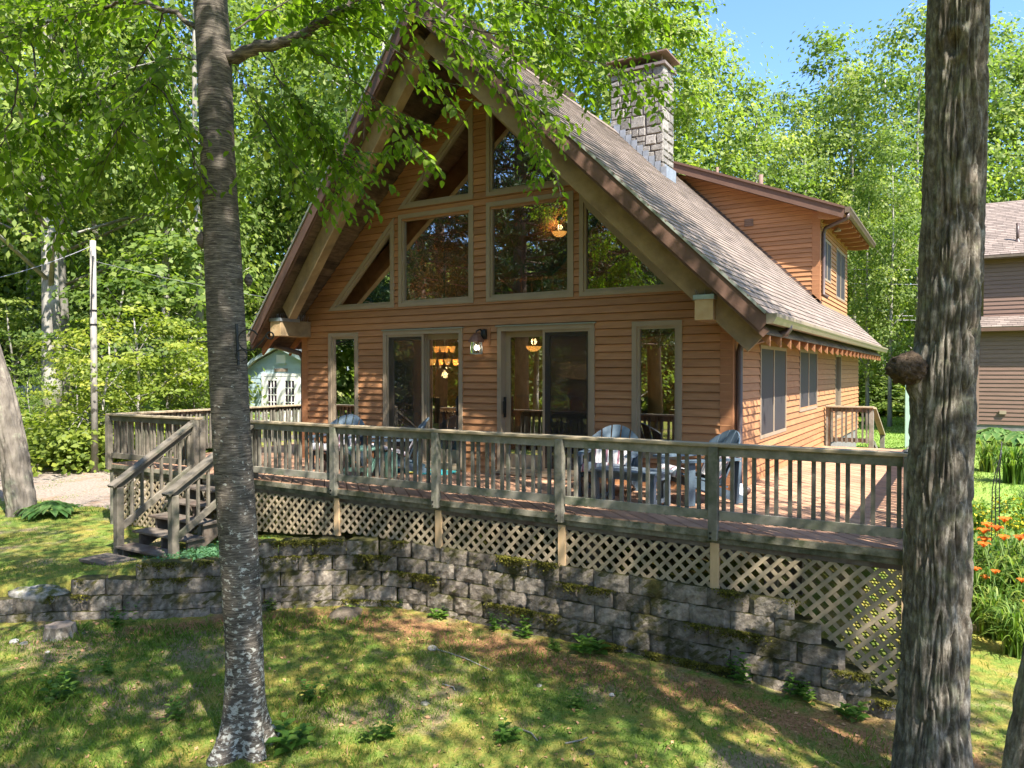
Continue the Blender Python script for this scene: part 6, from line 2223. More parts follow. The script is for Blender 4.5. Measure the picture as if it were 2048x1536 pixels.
# ------------------------------------------------------------------ garden shed
Mt['shedblue'] = MAT('shed_paint', (0.38, 0.49, 0.53), (0.43, 0.55, 0.59), 4, rough=0.6, bump=0.05, var=0.04)
Mt['shedtrim'] = MAT('shed_trim_paint', (0.42, 0.52, 0.53), (0.48, 0.58, 0.58), 4, rough=0.6, bump=0.05)
Mt['white'] = MAT('white_paint', (0.74, 0.74, 0.72), (0.8, 0.8, 0.78), 4, rough=0.5, bump=0.03)
Mt['shedroof'] = MAT('pale_roof', (0.5, 0.48, 0.5), (0.6, 0.58, 0.6), 6, rough=0.5)
Mt['panedark'] = MAT('dark_pane', (0.04, 0.03, 0.05), (0.07, 0.05, 0.07), 3, rough=0.1, spec=0.6, bump=0)
shed = empty('garden_shed', (-23.6, 14.5, -0.95), 'blue gambrel-roofed garden shed with white glazed double doors', 'shed')
SY, sgz = 13.7, -1.0
shx, shw = -23.5, 2.5
gam = [(shx - shw, sgz), (shx + shw, sgz), (shx + shw, 1.45), (shx + shw * 0.62, 1.98), (shx, 2.55), (shx - shw * 0.62, 1.98), (shx - shw, 1.45)]
MB().prism([(x, SY + 0.02, z) for x, z in gam], (0, 3.6, 0)).build('wall', Mt['shedblue'], shed)
k = 0
z = sgz
while z < 2.5:
    a, c = xsec(gam, z + 1e-3), xsec(gam, min(z + 0.22, 2.54))
    if a and c:
        MB().add([(a[0], SY, z), (a[1], SY, z), (c[1], SY + 0.012, z + 0.218), (c[0], SY + 0.012, z + 0.218), (a[0], SY + 0.02, z), (a[1], SY + 0.02, z), (c[1], SY + 0.02, z + 0.218), (c[0], SY + 0.02, z + 0.218)],
                 [(0, 1, 2, 3), (0, 4, 5, 1), (1, 5, 6, 2), (2, 6, 7, 3), (3, 7, 4, 0)]).build('siding_board', Mt['shedblue'], shed)
    z += 0.22
rl = [(shx - shw - 0.18, 1.30), (shx - shw * 0.62 - 0.04, 2.05), (shx, 2.66), (shx + shw * 0.62 + 0.04, 2.05), (shx + shw + 0.18, 1.30)]
for (a, b), (c, d) in zip(rl[:-1], rl[1:]):
    MB().prism([(a, SY - 0.24, b), (c, SY - 0.24, d), (c, SY + 3.8, d), (a, SY + 3.8, b)][::-1], (0, 0, 0.05)).build('roof_plane', Mt['shedroof'], shed)
    MB().beam((a, SY - 0.255, b - 0.03), (c, SY - 0.255, d - 0.03), 0.03, 0.14).build('rake_board', Mt['shedtrim'], shed)
dx0, dx1, dzb, dzt = -24.75, -22.25, -0.95, 1.42
fm = MB()
ring(fm, (0, SY, 0), (1, 0, 0), (0, -1, 0), rect(dx0, dzb, dx1, dzt), rect(dx0 + 0.13, dzb + 0.02, dx1 - 0.13, dzt - 0.13), 0.0, 0.05)
fm.build('door_frame', Mt['white'], shed)
for s_ in (0, 1):
    a0 = dx0 + 0.14 + s_ * 1.115
    a1 = a0 + 1.105
    fr2 = MB()
    gx0, gx1, gz0, gz1 = a0 + 0.26, a1 - 0.26, -0.5, 1.10
    ring(fr2, (0, SY, 0), (1, 0, 0), (0, -1, 0), rect(a0, dzb + 0.03, a1, dzt - 0.14), rect(gx0, gz0, gx1, gz1), 0.002, 0.04)
    for k in (1, 2): fr2.box(gx0 + (gx1 - gx0) * k / 3 - 0.018, SY - 0.035, gz0, gx0 + (gx1 - gx0) * k / 3 + 0.018, SY - 0.015, gz1)
    for k in range(1, 5): fr2.box(gx0, SY - 0.034, gz0 + (gz1 - gz0) * k / 5 - 0.018, gx1, SY - 0.016, gz0 + (gz1 - gz0) * k / 5 + 0.018)
    dr_ = fr2.build('door', Mt['white'], shed)
    for i in range(3):
        for j in range(5):
            MB().box(gx0 + (gx1 - gx0) * i / 3 + 0.01, SY - 0.014, gz0 + (gz1 - gz0) * j / 5 + 0.01, gx0 + (gx1 - gx0) * (i + 1) / 3 - 0.01, SY - 0.010, gz0 + (gz1 - gz0) * (j + 1) / 5 - 0.01).build('pane', Mt['panedark'], dr_)
MB().tube([(-23.42, SY - 0.05, 0.1), (-23.42, SY - 0.11, 0.1), (-23.30, SY - 0.11, 0.12)], 0.018, 5).build('handle', Mt['black'], shed)
MB().box(shx - 0.28, SY - 0.04, 1.87, shx + 0.28, SY - 0.005, 2.25).build('gable_vent', Mt['white'], shed)
MB().box(shx - 0.34, SY - 0.06, 1.83, shx + 0.34, SY - 0.004, 1.88).build('vent_sill', Mt['shedtrim'], shed)
sgn = MB().box(shx - 0.42, SY - 0.03, 1.50, shx + 0.42, SY - 0.006, 1.64).build('name_board', MAT('sign_wood', (0.16, 0.11, 0.08), (0.42, 0.34, 0.27), 16, (1, 1, 4), bump=0.2), shed)

# ------------------------------------------------------------------ neighbouring brown house, right
Mt['nbsiding'] = MAT('neighbour_siding', (0.14, 0.085, 0.062), (0.185, 0.112, 0.082), 3, (1, 1, 8), 0.6, 0.08, 0.004, 0.07)
nb = empty('neighbour_house', (5.5, 24, -0.6), 'brown clapboard neighbouring house at the right edge', 'house')
NX0, NY, NX1 = 2.82, 21.5, 14.0
wall_face(nb, (0, NY, 0), (1, 0, 0), (0, -1, 0), rect(NX0, -0.35, NX1, 3.10), [], -0.35, 0.145, Mt['nbsiding'], wallname='front_wall', maxlen=99)
wall_face(nb, (0, NY + 0.5, 0), (1, 0, 0), (0, -1, 0), rect(NX0 + 0.25, 3.4, NX1, 5.62), [], 3.4, 0.145, Mt['nbsiding'], wallname='upper_wall', maxlen=99)
MB().box(NX0, NY + 0.01, -0.8, NX1, NY + 10, -0.351).build('foundation', Mt['foundation'], nb)
MB().box(NX0 + 0.02, NY + 0.145, -0.35, NX1, NY + 10, 3.1).build('side_wall', Mt['nbsiding'], nb)
MB().box(NX0 + 0.27, NY + 0.65, 3.1, NX1, NY + 9.5, 5.6).build('upper_body', Mt['nbsiding'], nb)
MB().box(NX0 - 0.02, NY - 0.03, -0.38, NX0 + 0.13, NY - 0.001, 3.1).build('corner_board', MAT('brown_corner', (0.2, 0.125, 0.095), (0.24, 0.15, 0.115), 5), nb)


def shed_roof(parent, x0, x1, ya, za, yb, zb_, name):
    """straight roof pitch with courses of tabs"""
    L = math.hypot(yb - ya, zb_ - za)
    n = max(2, int(L / 0.16))
    dirv = Vector((0, (yb - ya) / L, (zb_ - za) / L))
    nr = Vector((0, -dirv.z, dirv.y))
    mb, rv_ = MB(), []
    base = MB().prism([(x0, ya, za - 0.02), (x1, ya, za - 0.02), (x1, yb, zb_ - 0.02), (x0, yb, zb_ - 0.02)], (0, 0, -0.12)).build(name, Mt['fascia'], parent)
    for i in range(n):
        x = x0 - random.uniform(0, 0.3)
        while x < x1:
            xa, xb = max(x, x0), min(x + 0.3, x1)
            p0, p1 = dirv * (L * i / n), dirv * (L * (i + 1.1) / n)
            vs = [Vector((xx, ya, za)) + p + nr * t for p, t in ((p0, 0.016), (p1, 0.001)) for xx in (xa + 0.004, xb - 0.004)] + [Vector((xx, ya, za)) + p0 - nr * 0.015 for xx in (xa + 0.004, xb - 0.004)]
            mb.add(vs, [(0, 1, 3, 2), (4, 5, 1, 0)])
            rv_ += [random.random()] * 6
            x += 0.3
    o = mb.build('shingle_field', Mt['shingle'], base)
    o.data.attributes.new('rnd', 'FLOAT', 'POINT').data.foreach_set('value', np.array(rv_, dtype=np.float32))
    o['kind'] = 'stuff'
    return base


shed_roof(nb, NX0 - 0.25, NX1, NY - 0.45, 3.02, NY + 0.52, 3.45, 'lower_roof')
shed_roof(nb, NX0 + 0.0, NX1, NY + 0.05, 5.55, NY + 4.5, 8.2, 'main_roof')
MB().beam((NX0 - 0.0, NY + 0.03, 5.49), (NX1, NY + 0.03, 5.49), 0.05, 0.08).build('gutter', Mt['gutter'], nb)
MB().tube([(4.08, NY + 1.0, 6.0), (4.08, NY + 1.0, 6.75)], 0.05, 8).lathe([(0.14, 0.0), (0.12, 0.04), (0.06, 0.16)], 10, (4.08, NY + 1.0, 6.02)).build('vent_pipe', Mt['spout'], nb, True)
MB().box(3.55, NY - 0.1, 0.02, 3.75, NY - 0.02, 0.14).build('outlet_box', Mt['frame'], nb)

# ------------------------------------------------------------------ pale house in the left woods
lh = empty('pale_house', (-43, 16, -1), 'pale clapboard house glimpsed through the woods at the left', 'house')
hp = pix(58, 745, 42)
hx, hy = hp[0], hp[1]
Mt['palewall'] = MAT('pale_siding', (0.50, 0.45, 0.42), (0.58, 0.53, 0.5), 2, (1, 1, 14), bump=0.15, bdist=0.02)
Mt['paleroof'] = MAT('grey_roof', (0.22, 0.20, 0.2), (0.3, 0.28, 0.28), 20)
gab = [(hx - 2.6, -1), (hx + 2.6, -1), (hx + 2.6, 2.2), (hx, 4.6), (hx - 2.6, 2.2)]
MB().prism([(x, hy, z) for x, z in gab], (0, 7, 0)).build('wall', Mt['palewall'], lh)
for sg in (-1, 1):
    MB().prism([(hx, hy - 0.3, 4.65), (hx + sg * 2.9, hy - 0.3, 1.97), (hx + sg * 2.9, hy + 7.3, 1.97), (hx, hy + 7.3, 4.65)][::-sg], (0, 0, 0.08)).build('roof_plane', Mt['paleroof'], lh)
    MB().beam((hx, hy - 0.31, 4.60), (hx + sg * 2.9, hy - 0.31, 1.92), 0.04, 0.18).build('rake_board', Mt['white'], lh)
w = MB()
ring(w, (0, hy, 0), (1, 0, 0), (0, -1, 0), rect(hx + 0.75, 1.6, hx + 1.75, 3.0), rect(hx + 0.87, 1.72, hx + 1.63, 2.88), 0.0, 0.06)
w.box(hx + 0.87, hy - 0.05, 2.27, hx + 1.63, hy - 0.02, 2.33)
w = w.build('window', Mt['white'], lh)
MB().box(hx + 0.87, hy - 0.02, 1.72, hx + 1.63, hy - 0.01, 2.88).build('pane', Mt['panedark'], w)
MB().box(hx - 0.6, hy - 2.4, -1, hx + 3.4, hy - 0.02, 0.75).build('porch', Mt['white'], lh)

# ------------------------------------------------------------------ utility pole and wires
pp0 = pix(188, 745, 18.5)
pole = empty('utility_pole', (pp0[0], pp0[1], -1.0), 'pale wooden utility pole at the edge of the left woods', 'pole')
pz = CAM[2] + (745 - 482) * 18.5 / 1490
MB().tube([(pp0[0], pp0[1], -1.3), (pp0[0], pp0[1], pz)], [0.085, 0.07], 12).build('shaft', MAT('pole_wood', (0.2, 0.185, 0.165), (0.34, 0.315, 0.285), 6, (3, 3, 0.3), rough=0.9, bump=0.3), pole, True)
cb = MB()
for zq in (pz - 1.75, pz - 2.1): cb.lathe([(0.085, 0.0), (0.085, 0.04)], 10, (pp0[0], pp0[1], zq))
cb.tube([(pp0[0] + 0.1, pp0[1] - 0.06, pz - 0.4), (pp0[0] + 0.13, pp0[1] - 0.1, pz - 0.9), (pp0[0] + 0.08, pp0[1] - 0.1, pz - 1.8)], 0.018, 5)
cb.build('clamp', Mt['black'], pole)
Mt['wire'] = MAT('wire_sheath', (0.2, 0.2, 0.21), (0.28, 0.28, 0.3), 5, rough=0.4, bump=0)


def wire(a, b, sag, r, label):
    a, b = Vector(a), Vector(b)
    pts_ = [a.lerp(b, t / 14) + Vector((0, 0, -sag * 4 * (t / 14) * (1 - t / 14))) for t in range(15)]
    o = MB().tube(pts_, r, 5).build('wire', Mt['wire'], None, True)
    tag(o, label, 'wire')


top = (pp0[0], pp0[1], pz - 0.12)
wire(top, pix(-160, 585, 15), 0.15, 0.009, 'thick service wire from the utility pole to the left edge')
wire((pp0[0], pp0[1], pz - 0.5), pix(640, 610, 24), 0.1, 0.005, 'thin service wire from the utility pole toward the house')
for v0, v1, r_, lab in ((538, 540, 0.014, 'uppermost power line right of the house'), (565, 570, 0.012, 'second power line right of the house'), (630, 632, 0.016, 'third power line right of the house, near the eave'), (638, 641, 0.018, 'lowest power line right of the house')):
    wire(pix(1500, v0 - 1, 34), pix(1960, v1, 33), 0.02, r_, lab)
ub = empty('utility_box', tuple(pix(1818, 850, 22)), 'tall pale green utility cabinet behind the big right trunk', 'cabinet')
up_ = pix(1823, 745, 22)
ugz = G(up_[0], up_[1])
MB().box(up_[0] - 0.16, up_[1] - 0.16, ugz - 0.05, up_[0] + 0.16, up_[1] + 0.16, 1.15).build('cabinet_body', MAT('pale_green_paint', (0.34, 0.46, 0.38), (0.4, 0.52, 0.44), 5, rough=0.5), ub, bevel=0.02)
MB().box(up_[0] - 0.18, up_[1] - 0.18, 1.151, up_[0] + 0.18, up_[1] + 0.18, 1.19).build('lid', bpy.data.materials['pale_green_paint'], ub, bevel=0.01)
# ------------------------------------------------------------------ garden plants
Mt['blade'] = LEAF('lily_blade', [(0.0, (0.05, 0.11, 0.02)), (0.6, (0.12, 0.20, 0.035)), (1.0, (0.26, 0.30, 0.07))], 0.4)
Mt['hosta'] = LEAF('hosta_leaf', [(0.0, (0.05, 0.12, 0.03)), (0.6, (0.11, 0.20, 0.05)), (1.0, (0.32, 0.36, 0.14))], 0.35)
Mt['weed'] = LEAF('weed_leaf', [(0.0, (0.05, 0.12, 0.02)), (0.6, (0.10, 0.19, 0.03)), (1.0, (0.2, 0.28, 0.06))], 0.4)
Mt['orange'] = LEAF('lily_petal', [(0.0, (0.45, 0.10, 0.012)), (1.0, (0.66, 0.2, 0.03))], 0.4, tcol=(1.0, 0.8, 0.6))
Mt['yellow'] = LEAF('yellow_petal', [(0.0, (0.55, 0.42, 0.02)), (1.0, (0.75, 0.62, 0.05))], 0.3, tcol=(1.0, 1.0, 0.6))


def blade_clump(seed, n, h, spread, w, segs=5):
    r_ = np.random.default_rng(seed)
    Vv, Ff, T_ = [], [], []
    for k in range(n):
        a = r_.uniform(0, 6.28)
        hh = h * r_.uniform(0.55, 1.1)
        rr_ = spread * r_.uniform(0.4, 1.1)
        bx, by = r_.normal(0, spread * 0.14, 2)
        dx, dy = math.cos(a), math.sin(a)
        b0 = len(Vv)
        tn = r_.random()
        for s_ in range(segs + 1):
            t = s_ / segs
            x, y = bx + dx * rr_ * t ** 1.5, by + dy * rr_ * t ** 1.5
            z = hh * (1 - (1 - t) ** 1.7) - hh * 0.42 * max(0, t - 0.55) ** 1.3 * 2.2
            ww = w * (1 - t ** 2.2) * 0.5 + 0.001
            Vv += [(x - dy * ww, y + dx * ww, z), (x + dy * ww, y - dx * ww, z)]
            T_ += [tn, tn]
        for s_ in range(segs):
            q = b0 + 2 * s_
            Ff.append((q, q + 1, q + 3, q + 2))
    return np.array(Vv), np.array(Ff), np.array(T_)


def broad_clump(seed, n, L, spread, h):
    """hosta rosette: broad arching leaves with a keel"""
    r_ = np.random.default_rng(seed)
    Vv, Ff, T_ = [], [], []
    for k in range(n):
        a = k * 2.4 + r_.uniform(-.3, .3)
        lay = k / n
        dx, dy = math.cos(a), math.sin(a)
        reach = spread * (1.05 - 0.75 * lay) * r_.uniform(0.85, 1.1)
        hh = h * (0.55 + 0.5 * lay)
        l = L * r_.uniform(0.8, 1.15)
        b0 = len(Vv)
        tn = r_.random()
        for s_ in range(6):
            t = s_ / 5
            q = reach - l * 0.75 + l * t
            z = hh + 0.10 * l - 0.55 * l * (t - 0.25) ** 2 * 1.6
            ww = l * 0.33 * math.sin(min(1, 0.08 + t * 0.98) * math.pi) ** 0.75
            for e, lift in ((-1, 0.10), (0, 0), (1, 0.10)):
                Vv.append((dx * q - dy * ww * e, dy * q + dx * ww * e, z + lift * ww))
                T_.append(min(1, tn * 0.5 + (0.45 if e else 0.0)))
        for s_ in range(5):
            for e in (0, 1):
                q = b0 + 3 * s_ + e
                Ff.append((q, q + 1, q + 4, q + 3))
    return np.array(Vv), np.array(Ff), np.array(T_)


def place(name, part, geo, loc, mat, label, cat, group, rz=0.0, s=1.0, me_=None):
    o = empty(name, loc, label, cat, group, rz=rz)
    o.scale = (s, s, s)
    if me_ is None:
        me_ = npmesh(part, *geo[:2], geo[2], True)
        me_.materials.append(mat)
    link(part, me_, None, o, local=True)
    return o


def foot(u, depth):
    p = pix(u, 745, depth)
    return (p[0], p[1], G(p[0], p[1]) - 0.02)


HG = 'hostas'
hm = npmesh('leaves', *broad_clump(5, 70, 0.21, 0.42, 0.22)[:2], broad_clump(5, 70, 0.21, 0.42, 0.22)[2], True)
hm.materials.append(Mt['hosta'])
for u, d_, s_, lab in ((98, 13.0, 1.15, 'green hosta at the foot of the leaning left trunk'), (45, 13.6, 0.7, 'small leafy plant left of the hosta, at the leaning trunk'), (1992, 21.6, 1.9, 'large hosta against the wall of the neighbouring house'), (2040, 21.0, 1.7, 'hosta at the right edge below the neighbouring wall')):
    place('hosta', 'leaves', None, foot(u, d_), None, lab, 'plant', HG, random.uniform(0, 6), s_, hm)
LG = 'daylily clumps in the right flower bed'
lms = []
for k in range(3):
    g_ = blade_clump(40 + k, 150, 0.68, 0.42, 0.022)
    m_ = npmesh('blades', *g_[:2], g_[2], True)
    m_.materials.append(Mt['blade'])
    lms.append(m_)
lil = []
for k, (u, d_, s_, lab) in enumerate(((1965, 8.6, 1.3, 'daylily clump touching the right side of the big trunk'), (2010, 8.9, 1.35, 'daylily clump with orange flowers in the middle of the bed'), (2050, 8.6, 1.35, 'daylily clump at the right edge of the bed'), (1995, 8.1, 0.95, 'low daylily clump at the front of the bed'), (2040, 7.6, 0.9, 'front daylily clump at the right edge of the view'),
                                       (1980, 15.5, 1.2, 'grassy clump on the lawn behind the garden trellis'), (2030, 14.0, 1.3, 'grassy clump on the lawn at the right edge'), (1955, 11.5, 0.9, 'dark grassy clump behind the big trunk'), (2075, 11.5, 1.2, 'grassy clump half outside the right edge'), (1975, 9.4, 1.35, 'tall daylily clump behind the flowering ones, next to the trunk'), (2030, 9.5, 1.4, 'tall daylily clump behind the flowering ones, below the trellis'), (2068, 9.2, 1.4, 'tall daylily clump cut by the right edge of the view'))):
    o = place('daylily', 'blades', None, foot(u, d_), None, lab, 'plant', LG, random.uniform(0, 6), s_, lms[k % 3])
    lil.append(o)


def flower(parent, x, y, h, seed):
    r_ = random.Random(seed)
    a = r_.uniform(0, 6.28)
    tip = Vector((x + 0.10 * math.cos(a), y + 0.10 * math.sin(a), h))
    MB().tube([(x, y, 0), (x + 0.02, y, h * 0.5), tuple(tip)], 0.004, 4).build('stalk', Mt['weedstem'], parent, local=True)
    Vv, Ff, T_ = [], [], []
    for k in range(6):
        an = k * math.pi / 3 + a
        d = Vector((math.cos(an), math.sin(an), 0))
        s = Vector((-math.sin(an), math.cos(an), 0))
        b0 = len(Vv)
        for t, w, z in ((0.0, 0.006, 0.0), (0.45, 0.02, 0.035), (0.8, 0.018, 0.045), (1.0, 0.003, 0.03)):
            for e in (-1, 1): Vv.append(tuple(tip + d * 0.06 * t + s * w * e + Vector((0, 0, z))))
        for q in range(3): Ff.append((b0 + 2 * q, b0 + 2 * q + 1, b0 + 2 * q + 3, b0 + 2 * q + 2))
    T_ = [r_.random()] * len(Vv)
    m_ = npmesh('flower', np.array(Vv), np.array(Ff), np.array(T_), True)
    m_.materials.append(Mt['orange'])
    link('flower', m_, None, parent, local=True)


Mt['weedstem'] = MAT('green_stem', (0.10, 0.16, 0.04), (0.15, 0.22, 0.06), 9, bump=0)
k = 0
for o, n in ((lil[0], 4), (lil[1], 5), (lil[3], 4), (lil[4], 1), (lil[2], 3)):
    for q in range(n):
        flower(o, random.uniform(-.25, .25), random.uniform(-.25, .25), random.uniform(0.62, 0.82), k)
        k += 1
# yellow flowering perennial
for u, d_, lab in ((1975, 10.6, 'yellow flowering plant left of the garden trellis'), (2020, 10.8, 'yellow flowering plant behind the daylilies'), (2052, 10.3, 'yellow flowering plant at the right edge')):
    o = empty('yellow_perennial', foot(u, d_), lab, 'plant', 'yellow flowering plants in the bed', rz=random.uniform(0, 6))
    P_, nrm, tone, C_, r_ = crown_points(int(u), 0.05, 0.75, 0.28, 26, 26, spread=0.09)
    V_, F_ = quads(P_, nrm, 0.07, 0.4, r_)
    m_ = npmesh('leaves', V_, F_, np.repeat(tone, 4))
    m_.materials.append(Mt['weed'])
    link('leaves', m_, None, o, local=True)
    sel = P_[P_[:, 2] > 0.35][::3]
    V_, F_ = quads(sel, unit(r_.normal(size=sel.shape) + np.array([0, 0, 0.8])), 0.05, 0.9, r_)
    m_ = npmesh('flowers', V_, F_, r_.random(len(V_)))
    m_.materials.append(Mt['yellow'])
    link('flowers', m_, None, o, local=True)['kind'] = 'stuff'
# garden trellis of black wire
tp = pix(1994, 745, 9.9)
tg = G(tp[0], tp[1])
tr = empty('garden_trellis', (tp[0], tp[1], tg), 'narrow black wire trellis with curved top in the flower bed', 'trellis')
T0 = np.array([tp[0], tp[1], tg])
zt_ = CAM[2] + (745 - 883) * 9.9 / 1490 - tg
for sx, lean in ((-0.055, 0.02), (0.0, 0.05), (0.055, 0.085)):
    pts_ = [T0 + RT * (sx + 0.05 * 0) + np.array([0, 0, -0.05])] + [T0 + RT * (sx * (1 - 0.2 * t) + (0.09 - sx) * max(0, t - 0.75) * 3.2 * (t > 0.75)) + np.array([0, 0, zt_ * t * (1 - 0.08 * abs(sx - 0.055) / 0.11)]) for t in np.linspace(0.1, 1, 10)]
    MB().tube(pts_, 0.007, 5).build('upright', Mt['black'], tr, True)
for k in range(12):
    t = 0.08 + 0.068 * k
    MB().tube([T0 + RT * -0.055 * (1 - 0.2 * t) + np.array([0, 0, zt_ * t]), T0 + RT * 0.055 * (1 - 0.2 * t) + np.array([0, 0, zt_ * (t + 0.045)])], 0.003, 4).build('cross_wire', Mt['black'], tr)

# ------------------------------------------------------------------ small weeds along the wall and on the lawn
def weed_mesh(seed, n, h, L):
    r_ = np.random.default_rng(seed)
    Bp, Dp, Np, Lp, Tp = [], [], [], [], []
    for st_ in range(n):
        a = r_.uniform(0, 6.28)
        dx, dy = math.cos(a) * 0.35, math.sin(a) * 0.35
        hh = h * r_.uniform(0.5, 1.0)
        ox, oy = r_.normal(0, 0.035, 2)
        for k in range(9):
            t = (k + 1) / 9
            p = (ox + dx * hh * t, oy + dy * hh * t, hh * t)
            an = k * 2.4 + a
            Bp.append(p)
            Dp.append((math.cos(an), math.sin(an), 0.35))
            Np.append((-0.3 * math.cos(an), -0.3 * math.sin(an), 1))
            Lp.append(L * (1.1 - 0.6 * t) * r_.uniform(0.8, 1.2))
            Tp.append(r_.random())
    V_, F_ = leaves(np.array(Bp), np.array(Dp), np.array(Np), np.array(Lp))
    m_ = npmesh('leaves', V_, F_, np.repeat(Tp, 6))
    m_.materials.append(Mt['weed'])
    return m_


WM = [weed_mesh(1, 7, 0.24, 0.07), weed_mesh(2, 5, 0.30, 0.09), weed_mesh(3, 9, 0.16, 0.06), weed_mesh(4, 3, 0.2, 0.12)]
GW = 'small weeds on the lawn'


def gpx(u, v, z=None):
    """ground point seen at a pixel"""
    d_ = FW * FPX + RT * (u - 1024) + UP * (768 - v)
    t = np.geomspace(2.0 / FPX, 60.0 / FPX, 1500)
    P_ = CAM + d_[None] * t[:, None]
    return P_[np.argmax(P_[:, 2] < ground(P_[:, 0], P_[:, 1]))]


for k, (u, v, s_, lab) in enumerate(((235, 1255, 1.1, 'leafy weed climbing the left end of the block wall'), (540, 1222, 0.7, 'small weed at the wall foot right of the birch'), (795, 1215, 0.8, 'narrow weed at the wall foot below the third post'), (875, 1235, 0.9, 'sunlit weed at the foot of the wall'), (990, 1262, 0.9, 'green weed at the wall foot, right of the sunlit one'),
                                      (1050, 1275, 1.0, 'spreading weed at the wall foot near the middle'), (1110, 1300, 0.8, 'weed at the wall foot below the fourth post'), (1185, 1310, 1.3, 'large dark weed at the wall foot'), (1440, 1345, 1.0, 'weed at the wall foot, right third'), (1480, 1365, 1.1, 'leafy weed leaning on the right wall blocks, before the fern-like one'),
                                      (1600, 1395, 1.5, 'big fern-like weed at the right end of the wall'), (1700, 1435, 0.9, 'low weed below the last wall blocks'), (140, 1370, 1.0, 'bright weed on the left lawn'), (125, 1400, 1.3, 'larger bright weed on the left lawn'), (215, 1345, 0.9, 'flat leafy weed on the left lawn'),
                                      (575, 1500, 1.3, 'broad-leaved seedling right of the birch foot'), (620, 1405, 1.0, 'weed on the lawn right of the birch'), (350, 1440, 0.9, 'yellowish weed left of the birch'), (760, 1480, 1.2, 'leafy weed on the central lawn'), (1010, 1480, 0.8, 'weed low on the right of the central lawn'), (1150, 1420, 0.8, 'weed on the bare right lawn'))):
    p = gpx(u, v)
    o = empty('weed', (p[0], p[1], G(p[0], p[1]) - 0.01), lab, 'weed', GW, rz=random.uniform(0, 6))
    o.scale = (s_, s_, s_)
    link('leaves', WM[k % 4], None, o, local=True)
# pale green ground cover beside the stairs
V_, F_, T_, nb_ = [], [], [], 0
r_ = np.random.default_rng(8)
n = 2600
cxy = np.stack([r_.normal(-5.55, 0.35, n), r_.normal(-3.25, 0.28, n)], 1)
cxy = cxy[(cxy[:, 1] > ywall(cxy[:, 0]) + 0.12)]
zc = ground(cxy[:, 0], cxy[:, 1]) + 0.02 + 0.05 * r_.random(len(cxy))
gcv, gcf = quads(np.stack([cxy[:, 0], cxy[:, 1], zc], 1), unit(r_.normal(size=(len(cxy), 3)) * 0.5 + np.array([0, 0, 1])), 0.04, 0.8, r_)
gm = npmesh('ground_cover', gcv, gcf, np.repeat(r_.random(len(cxy)), 4))
gm.materials.append(LEAF('vinca_leaf', [(0.0, (0.06, 0.15, 0.07)), (1.0, (0.12, 0.25, 0.12))], 0.3))
tag(link('ground_cover', gm), 'blue-green ground cover between the stairs and the birch', 'ground cover', kind='stuff')

# ------------------------------------------------------------------ stumps, rocks
def lump(name, c, r, seed, mat, label, cat, flat=0.7, group=None):
    n1, n2 = 22, 12
    TH, PH = np.meshgrid(np.linspace(0, 2 * math.pi, n1, endpoint=False), np.linspace(0.03, math.pi - 0.03, n2))
    dv = np.stack([np.sin(PH) * np.cos(TH), np.sin(PH) * np.sin(TH), np.cos(PH)], -1)
    q = 1 + 0.7 * (fbm(dv[..., 0] * 1.6 + seed, dv[..., 1] * 1.6, dv[..., 2] * 1.6 + seed) - 0.5) + 0.2 * (fbm(dv[..., 0] * 6 + seed, dv[..., 1] * 6, dv[..., 2] * 6) - 0.5)
    V_ = (np.array(c) + dv * (q * r)[..., None] * np.array([1, 1, flat])).reshape(-1, 3)
    i = (np.arange(n2 - 1)[:, None] * n1 + np.arange(n1)[None, :])
    j = (np.arange(n2 - 1)[:, None] * n1 + (np.arange(n1)[None, :] + 1) % n1)
    F_ = np.stack([i.ravel(), (i + n1).ravel(), (j + n1).ravel(), j.ravel()], 1)
    return tag(link(name, npmesh(name, V_, F_, None, True), mat), label, cat, group)


Mt['rock'] = MAT('grey_rock', (0.18, 0.165, 0.15), (0.42, 0.39, 0.36), 9, rough=0.95, bump=0.6, bdist=0.02, c3=(0.07, 0.075, 0.02), c3scale=5, c3lo=0.5, c3hi=0.65, up=0.1)
p = gpx(120, 1272)
stp = empty('tree_stump', (p[0], p[1], G(p[0], p[1])), 'low sawn tree stump before the left end of the block wall', 'stump')
th = np.linspace(0, 2 * math.pi, 26, endpoint=False)
pr_ = []
for z, r0 in ((-0.05, 0.20), (0.02, 0.165), (0.08, 0.15), (0.125, 0.145)):
    pr_.append([(p[0] + (r0 + 0.012 * math.sin(7 * a) + 0.008 * math.sin(13 * a)) * math.cos(a), p[1] + (r0 + 0.012 * math.sin(7 * a)) * math.sin(a), stp.location.z + z) for a in th])
mb = MB()
n = len(th)
mb.v = [q for row in pr_ for q in row]
mb.f = [(i * n + k, i * n + (k + 1) % n, (i + 1) * n + (k + 1) % n, (i + 1) * n + k) for i in range(3) for k in range(n)]
mb.build('bark', Mt['maple'], stp)
MB().add([tuple(Vector(q) - Vector((0, 0, 0.004))) for q in pr_[-1]], [tuple(range(n))]).build('cut_face', MAT('stump_face', (0.16, 0.12, 0.09), (0.3, 0.24, 0.19), 30), stp)
p = gpx(690, 1232)
lump('rotten_stump', (p[0], p[1], G(p[0], p[1]) + 0.01), 0.19, 4.2, MAT('rotten_wood', (0.09, 0.07, 0.05), (0.2, 0.16, 0.12), 22, rough=1, bump=1.0, bdist=0.03, c3=(0.08, 0.10, 0.025), c3scale=5), 'rotten mossy stump at the foot of the wall right of the birch', 'stump', 0.5)
p = gpx(75, 1185)
lump('flat_rock', (p[0] - 0.1, p[1] + 0.15, G(p[0], p[1]) - 0.09), 0.38, 1.3, Mt['rock'], 'flat pale rock above the left end of the block wall', 'rock', 0.38)
RG = 'small stones on the lawn'
